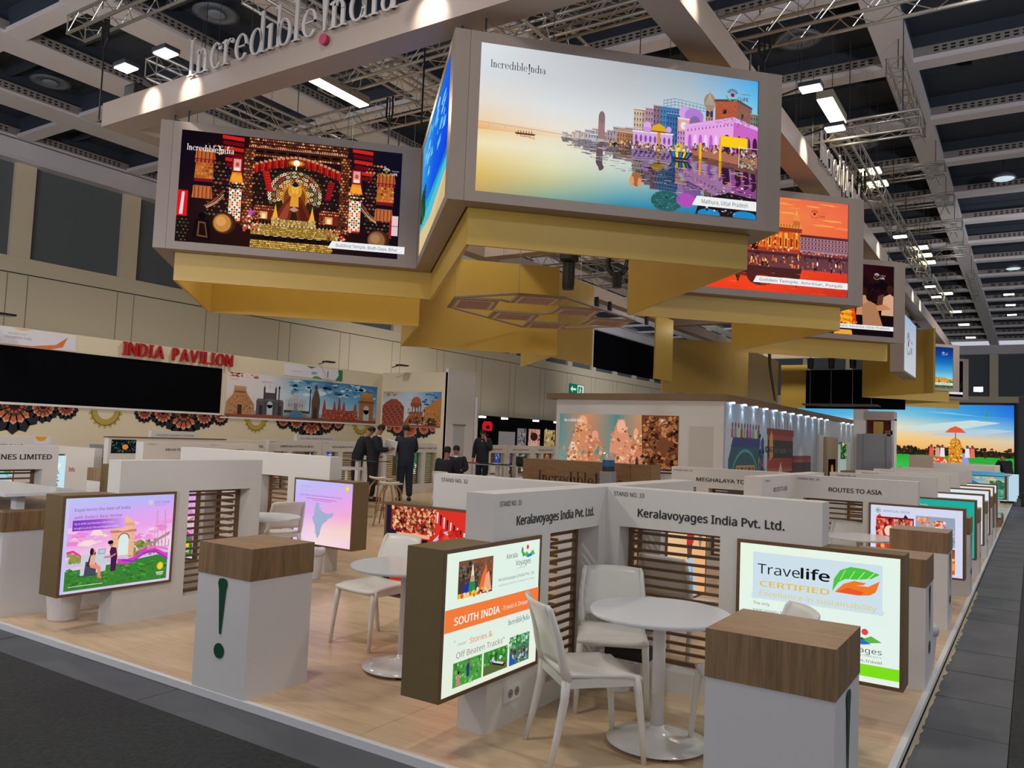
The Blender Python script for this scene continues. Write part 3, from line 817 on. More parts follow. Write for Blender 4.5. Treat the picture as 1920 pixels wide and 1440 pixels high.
def art_river():
    a = Art(WS, HS, 'd8dde0', 3); R = a.r
    a.grad(0, 0.60, WS, HS, [('f0cf9c', 'efe2cc', 'dfe2e4', 'cfe4f0', 'c8e8f4'), ('e6dcd0', 'dde0e2', 'd4d9dc', 'c4d8e4', 'a0daf2'), ('d8dde2', 'ccd0d4', 'c2c6ca', 'b4c2cc', '6cc4ee'), ('dfe4ea', 'c8ccd0', 'b6b8bc', '9cb0c0', '3ea8e2')])
    a.grad(0, 0, WS, 0.61, [('c4a45c', '7fa894', '2f8aa6', '1f80ac', '1c7cb0'), ('dcb766', 'c0c294', '7cb0b4', '4898b4', '3a8cae'), ('e8cc88', 'e0dcb0', 'b8ccc4', '9ab8c0', '8aa4b4'), ('f2e2b8', 'e8e4ca', 'd4dcd4', 'c8ccd0', 'a8a8b8'), ('ecc88c', 'eadcc0', 'd8d4cc', 'c8c0bc', 'b0a0a8')])
    a.grad(0, 0.585, 0.8, 0.66, [('e8b070', 'f0d8b0'), ('ecc490', 'e8e0d4')]); a.band([(0, 0.655), (0.4, 0.64), (0.85, 0.62)], 0.008, 'd8b088')
    for x in (0.1, 0.25, 0.5): a.rect(x, 0.61, x+0.008, 0.645, 'd9b890')
    a.poly([(0.36, 0.575), (0.53, 0.575), (0.55, 0.592), (0.345, 0.592)], '6a3426')
    for i in range(6): a.rect(0.375+i*0.026, 0.59, 0.383+i*0.026, 0.612, '7a4a3c')
    a.speck(0.37, 0.545, 0.53, 0.57, 12, ['c09a78', 'b08a70'], 0.008, 0.018, 0.4)
    P = []
    base = lambda x: 0.602-max(0, x-1.9)*0.07
    def T(pts, c): P.append((pts, c))
    def TR(x0, y0, x1, y1, c): T(rect(x0, y0, x1, y1), c)
    def bld(x0, x1, top, c, haze=0.0, win=True, floors=None):
        b = base((x0+x1)/2); c = mixh(c, 'd8ccc4', haze); TR(x0, b, x1, top, c)
        sx = x0+(x1-x0)*0.62; T([(sx, b), (x1, b), (x1, top-0.01), (sx, top)], mixh(c, '3a3440', 0.22))
        TR(x0-0.004, top-0.012, x1+0.004, top, mixh(c, 'ffffff', 0.3)); TR(x0, top-0.02, x1, top-0.013, mixh(c, '20181c', 0.45))
        if win:
            n = max(2, int((x1-x0)/0.026)); m = max(1, int((top-b)/0.055))
            for j in range(m):
                y = b+0.02+j*(top-b-0.03)/m
                if j: TR(x0, y-0.012, x1, y-0.008, mixh(c, '20181c', 0.3))
                for i in range(n):
                    xx = x0+(i+0.25)*(x1-x0)/n; TR(xx, y, xx+0.011, y+0.026, mixh(c, '241c28', 0.65-haze*0.6))
    x = 0.80
    while x < 1.15:
        w_ = R.uniform(0.03, 0.06); bld(x, x+w_, base(x)+0.03+(x-0.8)*0.25+R.uniform(-0.01, 0.02), R.choice(['c0a898', 'b8a0a0', 'b0a8ac']), 0.6, x > 0.95); x += w_
    for (x0, x1, top, c) in ((1.02, 1.12, 0.70, 'b0a4b0'), (1.24, 1.36, 0.72, '98889a'), (1.30, 1.42, 0.76, '8a8c94'), (1.42, 1.52, 0.77, 'a090a0'), (1.08, 1.16, 0.66, 'a8b8c8'), (1.15, 1.24, 0.70, 'c0a0a0')):
        bld(x0, x1, top, c, 0.25)
    TR(1.15, 0.62, 1.215, 0.82, '9a7878'); T(disc(1.183, 0.83, 0.032, 0.062)[0], '847070'); bld(1.34, 1.50, 0.72, 'b07850', 0.1); T([(1.33, 0.72), (1.51, 0.72), (1.48, 0.745), (1.35, 0.745)], 'b89078')
    bld(1.50, 1.64, 0.965, 'd0b8a4'); bld(1.62, 1.78, 0.985, 'b08c9c'); bld(1.70, 1.80, 1.02, '8a6c7c')
    bld(1.77, 2.05, 1.02, '4a80b4'); bld(1.84, 1.98, 0.96, '3a6ca4')
    for i in range(12): TR(1.80+i*0.038, 1.02, 1.805+i*0.038, 1.10-abs(i-3)*0.004, '5a82a4')
    for yy in (1.04, 1.07, 1.10): T([(1.80, yy-0.03), (1.92, yy+0.005), (1.92, yy+0.011), (1.80, yy-0.024)], '5a82a4'); T([(1.92, yy+0.005), (2.28, yy-0.03), (2.28, yy-0.024), (1.92, yy+0.011)], '6a92b0')
    bld(1.95, 2.25, 0.93, 'c890c8'); T(disc(2.02, 0.975, 0.06, 0.065)[0], 'd0a0e0'); T(disc(2.12, 0.955, 0.10, 0.08)[0], 'b07cd0'); T(disc(2.13, 0.90, 0.055, 0.06)[0], '886898')
    TR(1.96, 0.80, 2.07, 0.915, 'e2ac94'); T(disc(2.01, 0.85, 0.028, 0.038)[0], 'e8e4f0'); TR(1.955, 0.91, 2.075, 0.925, 'e8d0ec')
    bld(2.24, 2.32, 1.06, 'c88c74'); 
    for i in range(7): TR(2.235+i*0.013, 1.06, 2.24+i*0.013, 1.075, 'a87060')
    T(disc(2.28, 1.12, 0.062, 0.085)[0], 'a08878'); T([(2.276, 1.19), (2.284, 1.19), (2.28, 1.24)], '6a5a50')
    for i in range(5): T([(2.235+i*0.022, 1.09), (2.243+i*0.022, 1.09), (2.281, 1.20), (2.279, 1.20)], 'c8b098')
    for xx in (2.245, 2.287): TR(xx, 0.97, xx+0.028, 1.03, '2c3c50')
    T([(2.34, 0.90), (2.57, 0.90), (2.575, 1.165), (2.34, 1.135)], 'b0583c'); T([(2.57, 0.90), (2.73, 0.88), (2.73, 1.10), (2.575, 1.165)], '8a5c50'); T([(2.33, 1.13), (2.575, 1.16), (2.735, 1.095), (2.735, 1.115), (2.575, 1.185), (2.33, 1.155)], '5c4840')
    TR(2.42, 1.02, 2.46, 1.065, '241a1c'); TR(2.62, 0.98, 2.64, 1.04, '3a2c2c'); bld(2.72, 2.80, 1.06, '7a8074')
    T([(1.50, 0.60), (1.90, 0.60), (1.90, 0.74), (1.50, 0.73)], 'd0a8dc'); T([(1.49, 0.73), (1.91, 0.74), (1.91, 0.755), (1.49, 0.745)], 'e8d8f4')
    for i in range(8): T(disc(1.53+i*0.048, 0.675, 0.013, 0.035)[0], '8a4ca0')
    T(disc(1.64, 0.80, 0.042, 0.045)[0], 'd8a8e4'); TR(1.605, 0.74, 1.675, 0.79, 'c898d4'); T(disc(1.86, 0.79, 0.028, 0.03)[0], 'd0a0dc')
    # arcade
    T([(2.03, 0.60), (2.80, 0.54), (2.80, 0.90), (2.54, 0.955), (2.03, 0.83)], 'e6a4e2'); T([(2.53, 0.60), (2.80, 0.56), (2.80, 0.89), (2.54, 0.95)], 'cc66c4')
    T([(2.02, 0.83), (2.54, 0.955), (2.80, 0.89), (2.80, 0.925), (2.54, 1.0), (2.02, 0.86)], 'dcaaf0')
    for i in range(13): T([(2.05+i*0.038, 0.80+i*0.009), (2.064+i*0.038, 0.803+i*0.009), (2.06+i*0.038, 0.835+i*0.009)], '7a4a8c')
    for i in range(7):
        xx = 2.08+i*0.055; T(disc(xx, 0.72+i*0.004, 0.018, 0.055)[0], ['b860cc', 'f0c8f0'][i % 2]); TR(xx-0.018, 0.63, xx+0.018, 0.72, ['b860cc', 'f0c8f0'][i % 2])
    for xx, w_ in ((2.47, 0.04), (2.60, 0.028), (2.69, 0.03), (2.77, 0.025)): T(disc(xx, 0.74, w_, 0.075)[0], '40203c'); TR(xx-w_, 0.60, xx+w_, 0.74, '40203c')
    # steps
    T([(2.10, 0.57), (2.80, 0.50), (2.80, 0.63), (2.10, 0.66)], '94503c')
    for i in range(7): T([(2.10, 0.58+i*0.012), (2.80, 0.515+i*0.016), (2.80, 0.521+i*0.016), (2.10, 0.584+i*0.012)], 'c89480')
    for xx in (2.18, 2.39): TR(xx, 0.54, xx+0.026, 0.66, 'f4b818')
    TR(1.745, 0.60, 1.775, 0.76, 'c8902c'); T([(1.68, 0.76), (1.84, 0.76), (1.82, 0.81), (1.76, 0.84), (1.70, 0.81)], 'dca828'); T([(1.69, 0.75), (1.83, 0.75), (1.83, 0.765), (1.69, 0.765)], '8a5c18')
    a.lay()
    for pts, c in P:
        q = []
        for (xx, yy) in pts:
            b = base(xx); q.append((xx+0.012*math.sin(yy*60), b-(yy-b)*0.98))
        a.poly(q, mixh(c, '1c1824', 0.38), True)
    wat = ['8a8894', 'a8a0a4', 'c8c0b8', '5a5464', '786878']
    for i in range(420):
        x = R.uniform(0.85, 2.78); d = R.random()
        y = base(x)-0.005-d*(0.08+(x-0.8)*0.32)
        if y < 0.01: continue
        c = R.choice(['141018', '2a1c2c', '40283c', '0c0c14']) if R.random() < 0.45 and x > 1.5 else R.choice(wat)
        if x > 2.0 and 0.14 < y < 0.42 and R.random() < 0.5: c = R.choice(['e064cc', 'f08cd8', 'c84ca8', 'f0a020', 'e88c18', 'd050b4'])
        a.rect(x, y, min(2.8, x+R.uniform(0.015, 0.10)), y+R.uniform(0.002, 0.007), c)
    a.polys(disc(1.86, 0.09, 0.16, 0.10, 24), '2c5e60'); a.polys(disc(2.06, 0.12, 0.10, 0.07, 20), 'b050b4'); a.polys(disc(1.55, 0.27, 0.05, 0.07, 20), 'a8643c'); a.polys(disc(1.50, 0.25, 0.025, 0.05)+disc(1.58, 0.24, 0.02, 0.05), 'd89868')
    for i in range(40): a.rect(R.uniform(1.72, 2.1), R.uniform(0.02, 0.18), R.uniform(1.72, 2.16), 0, '204848') if False else None
    a.speck(1.72, 0.02, 2.02, 0.17, 50, ['3a7a78', '1c4448', '4a8c84'], 0.006, 0.02, 0.5)
    a.poly([(2.16, 0.0), (2.8, 0.0), (2.8, 0.20), (2.5, 0.24), (2.2, 0.14)], '1e181c'); a.polys(disc(2.30, 0.01, 0.12, 0.05)+disc(2.68, 0.02, 0.13, 0.05), '1e88c4')
    a.speck(2.2, 0.02, 2.8, 0.30, 90, ['141014', '3a2c34', '5a7c60', 'd8a0a8', 'e8e0d8'], 0.004, 0.018, 0.5)
    # lay the town itself
    for pts, c in P: a.poly(pts, c, True)
    a.speck(2.345, 0.91, 2.565, 1.14, 170, ['a04c34', 'c46c50', '8c442c', 'b8644a'], 0.005, 0.011, 0.5); a.speck(2.58, 0.90, 2.725, 1.08, 90, ['74504a', 'a06c5c', '9c7468'], 0.005, 0.011, 0.6)
    a.speck(1.25, 0.575, 2.10, 0.63, 260, ['7a5a40', 'caa060', '5a3a3a', 'e8dcd0', 'd0a848', 'a04a40', '3a4a6a', '181418'], 0.005, 0.013, 1.5)
    a.speck(2.1, 0.62, 2.8, 0.69, 150, ['3a3050', 'b04040', 'e8e0e8', '4a4a80', 'd08a50', '201828'], 0.005, 0.014, 1.7)
    a.rect(2.40, 0.69, 2.69, 0.80, 'e8b010'); a.rect(2.405, 0.695, 2.685, 0.795, 'f8cc1c'); a.rect(2.69, 0.62, 2.70, 0.84, '8a7a8a')
    for xx in (2.18, 2.39): a.rect(xx, 0.56, xx+0.026, 0.70, 'f4bc18'); a.rect(xx, 0.38, xx+0.022, 0.53, 'd89c14')
    a.rect(2.60, 0.50, 2.605, 0.72, 'e8e4e0'); a.rect(2.60, 0.70, 2.8, 0.705, 'e8e4e0'); a.speck(2.62, 0.50, 2.78, 0.66, 70, ['8a7a68', 'c8b8a0', '4a4038', '98a890'], 0.008, 0.02)
    a.speck(1.28, 0.585, 1.36, 0.60, 6, ['201c24'], 0.012, 0.02, 0.4)
    for (y, s_) in ((0.585, 1), (0.43, -0.9)):
        a.poly([(1.86, y), (1.92, y-0.075*s_), (2.06, y-0.075*s_), (2.12, y+0.005)], '2a3438')
        for i, c in enumerate(('2a6ec8', 'f4d41c', '2a78d0', 'f0cc20', '3a80d0')):
            a.poly([(1.885+i*0.045, y-0.004), (1.925+i*0.04, y-0.004), (1.935+i*0.03, y-0.055*s_), (1.91+i*0.032, y-0.055*s_)], c if s_ > 0 else mixh(c, '202028', 0.3))
    a.polys(disc(1.97, 0.63, 0.035, 0.045), 'e0b430'); a.speck(1.9, 0.59, 2.05, 0.66, 26, ['e8c040', 'c87828', 'f0e0a0', '3a8a8a'], 0.008, 0.018)
    caption(a, 'Mathura, Uttar Pradesh', 2.17)
    a.logo(0.09, 1.17, 0.53, '3c4650', 'a02030')
    a.life(2.52, 1.22, 0.085)
    return a
def art_shrine():
    a = Art(WS, HS, '0e0a14', 5); R = a.r
    W = WS; M = 1.39
    gp = ['b86c38', '8c4422', '5a2418', 'd09048', '6c2c18', '3a1a18', 'c87c50', '2a1014']
    dk = ['3a1c14', '1c1014', '5a2a1c', '241418', '4a3420']
    a.grad(0, 0, W, HS, [('1a0e10', '2a1410', '120c18'), ('201014', '30160e', '0c0a18'), ('140c18', '28120f', '080a1c'), ('0c0812', '241010', '0a1024')])
    orn(a, 0.30, 0.35, 0.62, 1.05, 0.05, dk+['2c3a24', '6a3a28']); orn(a, 2.25, 0.30, 2.6, 1.1, 0.05, dk+['1c2c24'])
    orn(a, 0.86, 0.55, 1.96, 1.08, 0.055, ['1c2418', '28180f', '1a1014', '30221a'])
    # carved canopy
    a.rect(0.80, 1.16, 2.02, HS, '3a1a14'); orn(a, 0.80, 1.28, 2.02, HS, 0.030, gp+['e0a878', 'd89868']); 
    for i in range(52): a.rect(0.80+i*0.0235, 1.275, 0.812+i*0.0235, 1.29, 'e0a888')
    for i in range(8): a.rect(0.88+i*0.135, 1.215, 0.98+i*0.135, 1.245, '120a0c')
    orn(a, 0.82, 1.15, 2.02, 1.21, 0.032, ['c88858', 'a05c38', 'e0a878', '5a2c1c'])
    for i in range(46):
        x = 0.82+i*0.0262; y = 1.165-abs(x-M)**1.5*0.36
        a.poly([(x, y+0.02), (x+0.0262, y+0.02), (x+0.022, y-0.085), (x+0.006, y-0.085)], ['c8241c', '7a1010', 'a81c18'][i % 3])
        if i % 2: a.poly([(x-0.01, y+0.05), (x+0.03, y+0.04), (x+0.03, y+0.015), (x-0.01, y+0.015)], 'c8885c')
    for x0 in (0.48, 2.08):
        for i in range(6):
            y = HS-0.01-i*0.07
            a.poly([(x0+i*0.012, y), (x0+0.26, y-0.015), (x0+0.26, y-0.06), (x0+i*0.012, y-0.045)], ['d0201c', '6a0c10'][i % 2])
    orn(a, 0.30, 1.13, 0.62, 1.26, 0.04, ['a86840', '5a2c1c', 'd09870', '3a1a14']); orn(a, 2.25, 1.08, 2.52, 1.22, 0.04, ['a86840', '5a2c1c', 'c88860', '3a1a14'])
    # painted columns with banners
    for x0, vis in ((0.60, 1), (2.07, 0)):
        cx0 = x0+0.15 if vis else x0-0.13
        a.poly([(cx0, 0.26), (cx0+0.13, 0.26), (cx0+0.11, 1.25), (cx0-0.0, 1.25)], '4a2418'); orn(a, cx0, 0.26, cx0+0.12, 1.25, 0.035, gp)
        a.rect(x0+0.01, 0.93, x0+0.14, 1.12, '7c141c'); a.rect(x0+0.03, 0.95, x0+0.12, 1.10, 'e09c94'); a.polys(disc(x0+0.075, 1.03, 0.022, 0.03), 'c04838'); a.rect(x0+0.04, 0.95, x0+0.11, 0.99, 'f0e0d8')
        a.poly([(x0-0.01, 0.80), (x0+0.16, 0.80), (x0+0.13, 0.93), (x0+0.02, 0.93)], 'e8841c'); a.polys(disc(x0+0.05, 0.86, 0.04, 0.05)+disc(x0+0.11, 0.85, 0.035, 0.05), 'f0a030')
        orn(a, x0-0.02, 0.70, x0+0.17, 0.81, 0.034, ['e0a070', '3a5a4a', 'b85838', 'f0d8b0', '181218'])
        a.rect(x0, 0.32, x0+0.145, 0.71, 'f0e0c8')
        cs = ['d8202c', 'f08020', '184a4a', 'f8f0d8', 'e03040', 'f6b030', '1a5a50']
        for j in range(13):
            for i in range(5):
                cx = x0+0.0145+i*0.029; cy = 0.335+j*0.03; q = cs[(abs(i-2)+abs((j % 7)-3)) % len(cs)]
                a.poly([(cx-0.0155, cy), (cx, cy-0.016), (cx+0.0155, cy), (cx, cy+0.016)], q)
        for i in range(8): a.poly([(x0+i*0.018, 0.32), (x0+0.018+i*0.018, 0.32), (x0+0.009+i*0.018, 0.285)], 'c03028')
    for x0, y1 in ((0.17, 1.22), (2.40, 1.14)):
        a.poly([(x0, y1-0.02), (x0+0.24, y1-0.04), (x0+0.20, y1+0.03), (x0+0.05, y1+0.03)], '141018'); y = y1-0.03
        for j, (h, c, m) in enumerate(((0.13, 'a04820', 1), (0.05, '841420', 1), (0.20, 'b8642a', 0), (0.04, '7a1420', 0), (0.05, '12101c', 0), (0.16, 'a85430', 1))):
            e = 0.012 if m else 0.0
            a.poly([(x0+0.01-e-0.01*j/5, y-h), (x0+0.235+e-0.01*j/5, y-h), (x0+0.225-0.01*j/5, y), (x0+0.02-0.01*j/5, y)], c)
            if m:
                for k in range(14): a.rect(x0+0.01+k*0.0155-0.002*j, y-h, x0+0.016+k*0.0155-0.002*j, y-0.01, ['d88c50', '6a2414', 'c07038'][k % 3])
            elif h > 0.1: orn(a, x0+0.015, y-h, x0+0.215, y, 0.034, ['e09848', '8a4418', 'c87c34', '5a2410'])
            y -= h
    # aureole and seated golden figure
    a.polys(disc(M, 0.74, 0.34, 0.29, 28), '2a2416')
    for rr, n, pal in ((0.31, 30, ['d8b890', 'a87858', '5a6a48', 'e8d8b8', 'b85848']), (0.26, 26, ['6a7c58', 'c8a078', '8a3c30', 'e0c8a0']), (0.21, 22, ['c88850', '4a5a40', 'e8c890', 'a04838']), (0.165, 18, ['e0a048', 'b87030', 'f0c070'])):
        for k in range(n):
            t_ = math.radians(-20+220*k/(n-1)); cx = M+rr*math.cos(t_); cy = 0.70+rr*0.95*math.sin(t_)
            a.polys(disc(cx, cy, 0.024, 0.020, 7), R.choice(pal)); a.polys(disc(cx, cy, 0.010, 0.009, 5), R.choice(dk))
    a.polys(disc(M, 0.66, 0.155, 0.19, 24), 'b8782c'); a.polys(disc(M, 0.66, 0.135, 0.17, 24), '7a4418'); a.polys(disc(M, 0.76, 0.085, 0.10, 20), 'd89838')
    a.poly([(M-0.24, 0.36), (M+0.24, 0.36), (M+0.20, 0.47), (M+0.12, 0.62), (M+0.06, 0.69), (M-0.06, 0.69), (M-0.12, 0.62), (M-0.20, 0.47)], '6c2818')
    a.poly([(M-0.20, 0.36), (M-0.10, 0.58), (M-0.03, 0.66), (M-0.08, 0.40)], '94422c'); a.poly([(M+0.20, 0.36), (M+0.10, 0.58), (M+0.03, 0.66), (M+0.08, 0.40)], '541c14')
    a.poly([(M-0.055, 0.56), (M+0.055, 0.56), (M+0.045, 0.69), (M-0.045, 0.69)], 'e09a34'); a.poly([(M-0.05, 0.38), (M-0.015, 0.53), (M+0.015, 0.53), (M+0.05, 0.38)], '2c1c18'); a.poly([(M-0.06, 0.52), (M, 0.56), (M+0.06, 0.52), (M, 0.49)], 'b88c74')
    a.polys(disc(M, 0.775, 0.046, 0.062, 18), 'f0b040'); a.polys(disc(M, 0.84, 0.042, 0.026)+disc(M, 0.865, 0.018, 0.018), '101a28'); a.rect(M-0.02, 0.68, M+0.02, 0.73, 'd8902c')
    for q in (-0.052, 0.052): a.polys(disc(M+q, 0.76, 0.009, 0.026), 'd08828')
    a.rect(M-0.026, 0.783, M-0.010, 0.787, '402010'); a.rect(M+0.010, 0.783, M+0.026, 0.787, '402010'); a.rect(M-0.004, 0.755, M+0.004, 0.78, 'c87c20'); a.rect(M-0.012, 0.742, M+0.012, 0.746, 'a03818')
    for x0 in (0.90, 1.70):
        a.rect(x0, 0.36, x0+0.24, 0.52, '6a2418'); orn(a, x0, 0.48, x0+0.25, 0.55, 0.026, ['c8724c', 'e09870', '8a3c28']); a.rect(x0+0.08, 0.375, x0+0.17, 0.465, 'e0a060'); a.rect(x0+0.105, 0.375, x0+0.15, 0.44, 'f8e0b0'); orn(a, x0, 0.36, x0+0.08, 0.47, 0.026, gp)
        for k in range(12): a.rect(x0+k*0.02, 0.30, x0+0.011+k*0.02, 0.355, ['140e10', '4a2c1c'][k % 2])
    for x0 in (1.13, 1.58): a.poly([(x0, 0.40), (x0+0.07, 0.40), (x0+0.048, 0.50), (x0+0.035, 0.58), (x0+0.022, 0.50)], 'e8b02c'); a.rect(x0-0.01, 0.30, x0+0.08, 0.40, 'c0a060'); orn(a, x0-0.01, 0.30, x0+0.08, 0.40, 0.024, ['e0c880', '8a6c38'])
    a.rect(0.88, 0.16, 1.95, 0.30, '8a6828'); orn(a, 0.88, 0.17, 1.95, 0.31, 0.020, ['e0b858', 'b88c38', '7a5820', 'f0d488', '9a7430']); a.rect(1.22, 0.30, 1.56, 0.385, '9a7838'); orn(a, 1.22, 0.30, 1.56, 0.385, 0.020, ['e0c070', 'a88444', 'f4dc98', '7a5c28'])
    for k in range(44): a.rect(0.90+k*0.0238, 0.298, 0.908+k*0.0238, 0.318, ['f8e8b0', '3a2818'][k % 2])
    a.rect(0.88, 0.0, 1.88, 0.10, '7a5820'); orn(a, 0.88, 0.0, 1.88, 0.10, 0.024, ['e8bc50', '94701f', 'c89838', 'f4d878'])
    a.rect(0.88, 0.10, 1.95, 0.165, '1a1010')
    for k in range(7): a.polys(disc(1.08+k*0.105, 0.150, 0.034, 0.022)+[rect(1.07+k*0.105, 0.10, 1.09+k*0.105, 0.15)], '0c080c'); a.rect(1.052+k*0.105, 0.158, 1.108+k*0.105, 0.166, 'd8ccc0')
    for (x0, y0, x1, y1, n, pl) in ((0.78, 0.20, 0.98, 0.42, 46, ['d84838', 'e87058', 'a82c40', 'e8d0b8', '2c4a24']), (1.82, 0.16, 2.10, 0.32, 40, ['c83c2c', 'd87848', '7a1c24', '3a4a28', 'e0b090'])):
        for _ in range(n): a.polys(disc(R.uniform(x0, x1), R.uniform(y0, y1), R.uniform(0.010, 0.018), None, 7), R.choice(pl))
    for _ in range(10): a.polys(disc(R.uniform(0.84, 0.93), R.uniform(0.40, 0.48), 0.014, None, 6), R.choice(['d858b8', 'b040a0']))
    for x0, y0, c, c2 in ((0.545, 0.27, 'c08440', 'd89c54'), (2.44, 0.22, '8a6040', 'a87850')):
        a.polys(disc(x0+0.03, y0, 0.13, 0.135, 26), '3a2014'); a.polys(disc(x0, y0, 0.122, 0.128, 26), '5a3420'); a.polys(disc(x0-0.004, y0, 0.104, 0.110, 26), c); a.polys(disc(x0-0.02, y0+0.02, 0.06, 0.06, 18), c2)
    a.rect(0.0, 0.32, 0.12, 0.64, 'd81820'); a.poly([(0.03, 0.34), (0.07, 0.34), (0.08, 0.62), (0.05, 0.62)], 'f8d8dc'); a.rect(2.62, 0.30, 2.70, 0.56, 'e0c4c8'); a.rect(2.59, 0.26, 2.62, 0.5, 'a01824'); a.rect(2.62, 0.42, 2.70, 0.43, '8a6a6c')
    a.rect(0.0, 0, 0.14, 0.31, '1c1412'); orn(a, 0.0, 0, 0.14, 0.30, 0.04, ['2c2018', '4a3a28', '1a1210'])
    a.poly([(0.20, 0.06), (0.42, 0.04), (0.38, 0.30), (0.22, 0.30)], '120c0e'); a.poly([(0.25, 0.08), (0.38, 0.07), (0.345, 0.26), (0.26, 0.27)], '6a4424'); a.poly([(0.272, 0.10), (0.362, 0.09), (0.333, 0.24), (0.277, 0.25)], '1a1014'); a.polys(disc(0.30, 0.34, 0.045, 0.045), '0c080c')
    for s_, x0 in ((1, 0.34), (-1, 2.42)):
        for k in range(4): a.band([(x0+s_*0.0, 0.44+k*0.012), (x0+s_*0.10, 0.50+k*0.02), (x0+s_*0.20, 0.60+k*0.03)], 0.010, ['c89470', 'e8c8a0', '8a4a34', 'b06a48'][k])
    a.poly([(0.98, 0.98), (1.06, 0.99), (1.12, 0.72), (1.05, 0.72)], 'a8181c'); a.poly([(1.80, 0.92), (1.88, 0.92), (1.83, 0.68), (1.76, 0.68)], '7c1018')
    for k in range(7): a.rect(1.0+k*0.012, 0.96-k*0.035, 1.07+k*0.008, 0.968-k*0.035, 'd83028'); a.rect(1.79-k*0.003, 0.90-k*0.032, 1.87-k*0.006, 0.907-k*0.032, 'b02028')
    for rr, c in ((0.13, '6a2c10'), (0.10, 'b86420'), (0.07, 'f0a040')): a.polys(disc(M, 1.12, rr, rr*0.4, 20), c)
    a.polys(disc(M, 1.12, 0.040, 0.04, 16), 'fff8e0'); a.rect(M-0.007, 1.03, M+0.007, 1.12, 'f8e8c0')
    caption(a, 'Buddhist Temple, Bodh Gaya, Bihar', 1.88, 0.07)
    a.logo(0.07, 1.15, 0.56, 'f4f2f2')
    a.life(2.52, 1.13, 0.07, '5a8a3a', '7ac070', 'e8d8d8')
    return a
def art_orange():
    a = Art(WS, HS, 'f06a3a', 6); R = a.r
    a.grad(0, 0.70, WS, HS, [('f0683c', 'f07038', 'f05a38'), ('f4904a', 'f28444', 'ee6440'), ('f2a050', 'f0884a', 'ee6c48'), ('ee7c40', 'ee7446', 'ec6446')])
    a.speck(0, 0.9, WS, HS, 40, ['f49a50', 'f0844a', 'f4a45a'], 0.05, 0.22, 0.10)
    a.grad(0, 0, WS, 0.66, [('ee3a1c', 'f0401e', 'c03024'), ('f2421c', 'f24a20', 'e03a28'), ('c84430', '8a3830', '9a4a50')])
    x0, x1 = 0.62, 2.02
    a.rect(x0, 0.64, x1, 1.00, 'd8581c')
    a.rect(x0-0.02, 0.90, x1+0.03, 0.96, '8a3a20'); a.rect(x0-0.05, 0.96, x1+0.02, 1.02, 'e89048')
    for i in range(30): a.rect(x0+i*0.047, 0.97, x0+0.02+i*0.047, 1.01, 'b05a2c')
    a.polys([p for i in range(1) for p in disc(1.40, 1.04, 0.20, 0.17, 20)], 'e08a38'); a.rect(1.18, 1.00, 1.62, 1.06, 'c06a30')
    for i in range(9): a.band([(1.22+i*0.045, 1.04), (1.40, 1.20)], 0.006, 'f6b868')
    a.poly([(1.39, 1.20), (1.41, 1.20), (1.40, 1.27)], 'f0b060')
    for xx in (0.64, 1.04, 1.96):
        a.rect(xx-0.055, 1.0, xx+0.055, 1.07, 'c86a34'); a.rect(xx-0.045, 1.07, xx-0.03, 1.13, 'e09a60'); a.rect(xx+0.03, 1.07, xx+0.045, 1.13, 'e09a60'); a.polys(disc(xx, 1.13, 0.05, 0.045), 'e88e40'); a.rect(xx-0.006, 1.16, xx+0.006, 1.22, 'f8c888')
    for i in range(16):
        xx = x0+0.03+i*0.086
        a.rect(xx, 0.66, xx+0.05, 0.88, ['f09030', 'f4b050', 'e06c20'][i % 3]); a.rect(xx+0.012, 0.68, xx+0.038, 0.80, '7a2814')
    a.polys(disc(1.30, 0.72, 0.05, 0.07)+[rect(1.25, 0.60, 1.35, 0.72)], '301418')
    a.speck(x0, 0.60, x1, 0.90, 200, ['ffd890', 'f8b458', 'a8401c', '5a2018', 'e87828'], 0.005, 0.016, 1.5)
    a.rect(0.35, 0.60, 0.62, 0.74, '8a5058'); a.speck(0.2, 0.60, 0.62, 0.76, 60, ['c88a78', '5a3440', 'e8b098'], 0.006, 0.02)
    a.rect(2.02, 0.62, 2.80, 0.86, 'a87884'); a.rect(2.02, 0.84, 2.80, 0.88, '5a2c34')
    for j in range(3):
        a.rect(2.02, 0.66+j*0.06, 2.80, 0.67+j*0.06, '6a4450')
        for i in range(14): a.rect(2.04+i*0.055, 0.68+j*0.06, 2.065+i*0.055, 0.71+j*0.06, '5a3c48')
    a.speck(2.0, 0.57, 2.8, 0.63, 120, ['1c1418', '3a2028', 'e8c8a0', '6a3430'], 0.006, 0.014)
    a.rect(0, 0.53, WS, 0.585, '4a2a30')
    a.poly([(0.0, 0.36), (WS, 0.36), (WS, 0.54), (0.0, 0.54)], '6a3c44')
    for i in range(230):
        x = R.uniform(0.0, 2.75); y = R.uniform(0.34, 0.54)
        c = R.choice(['5a3038', '2a1a20', '8a5058', 'c88a60'] if not (0.6 < x < 2.05) else ['f09840', 'e06a20', '2a1418', 'ffc878', '8a2c18', '40181c'])
        a.rect(x, y, x+R.uniform(0.008, 0.03), y+R.uniform(0.01, 0.06), c)
    a.poly([(0.62, 0.22), (2.0, 0.16), (2.05, 0.36), (0.6, 0.36)], '4a2420'); a.polys(disc(1.40, 0.20, 0.22, 0.12), '52261e')
    for xx in (0.70, 1.04, 1.96): a.polys([[(xx-0.05, 0.24), (xx+0.05, 0.24), (xx, 0.08)]], '4c221e')
    a.speck(0, 0.02, WS, 0.3, 60, ['f45a24', 'e43418', 'f66a30'], 0.02, 0.10, 0.08)
    for xx in (0.5, 1.02, 2.3, 2.6): a.polys(disc(xx, 0.46, 0.012, 0.03), 'fff0d0')
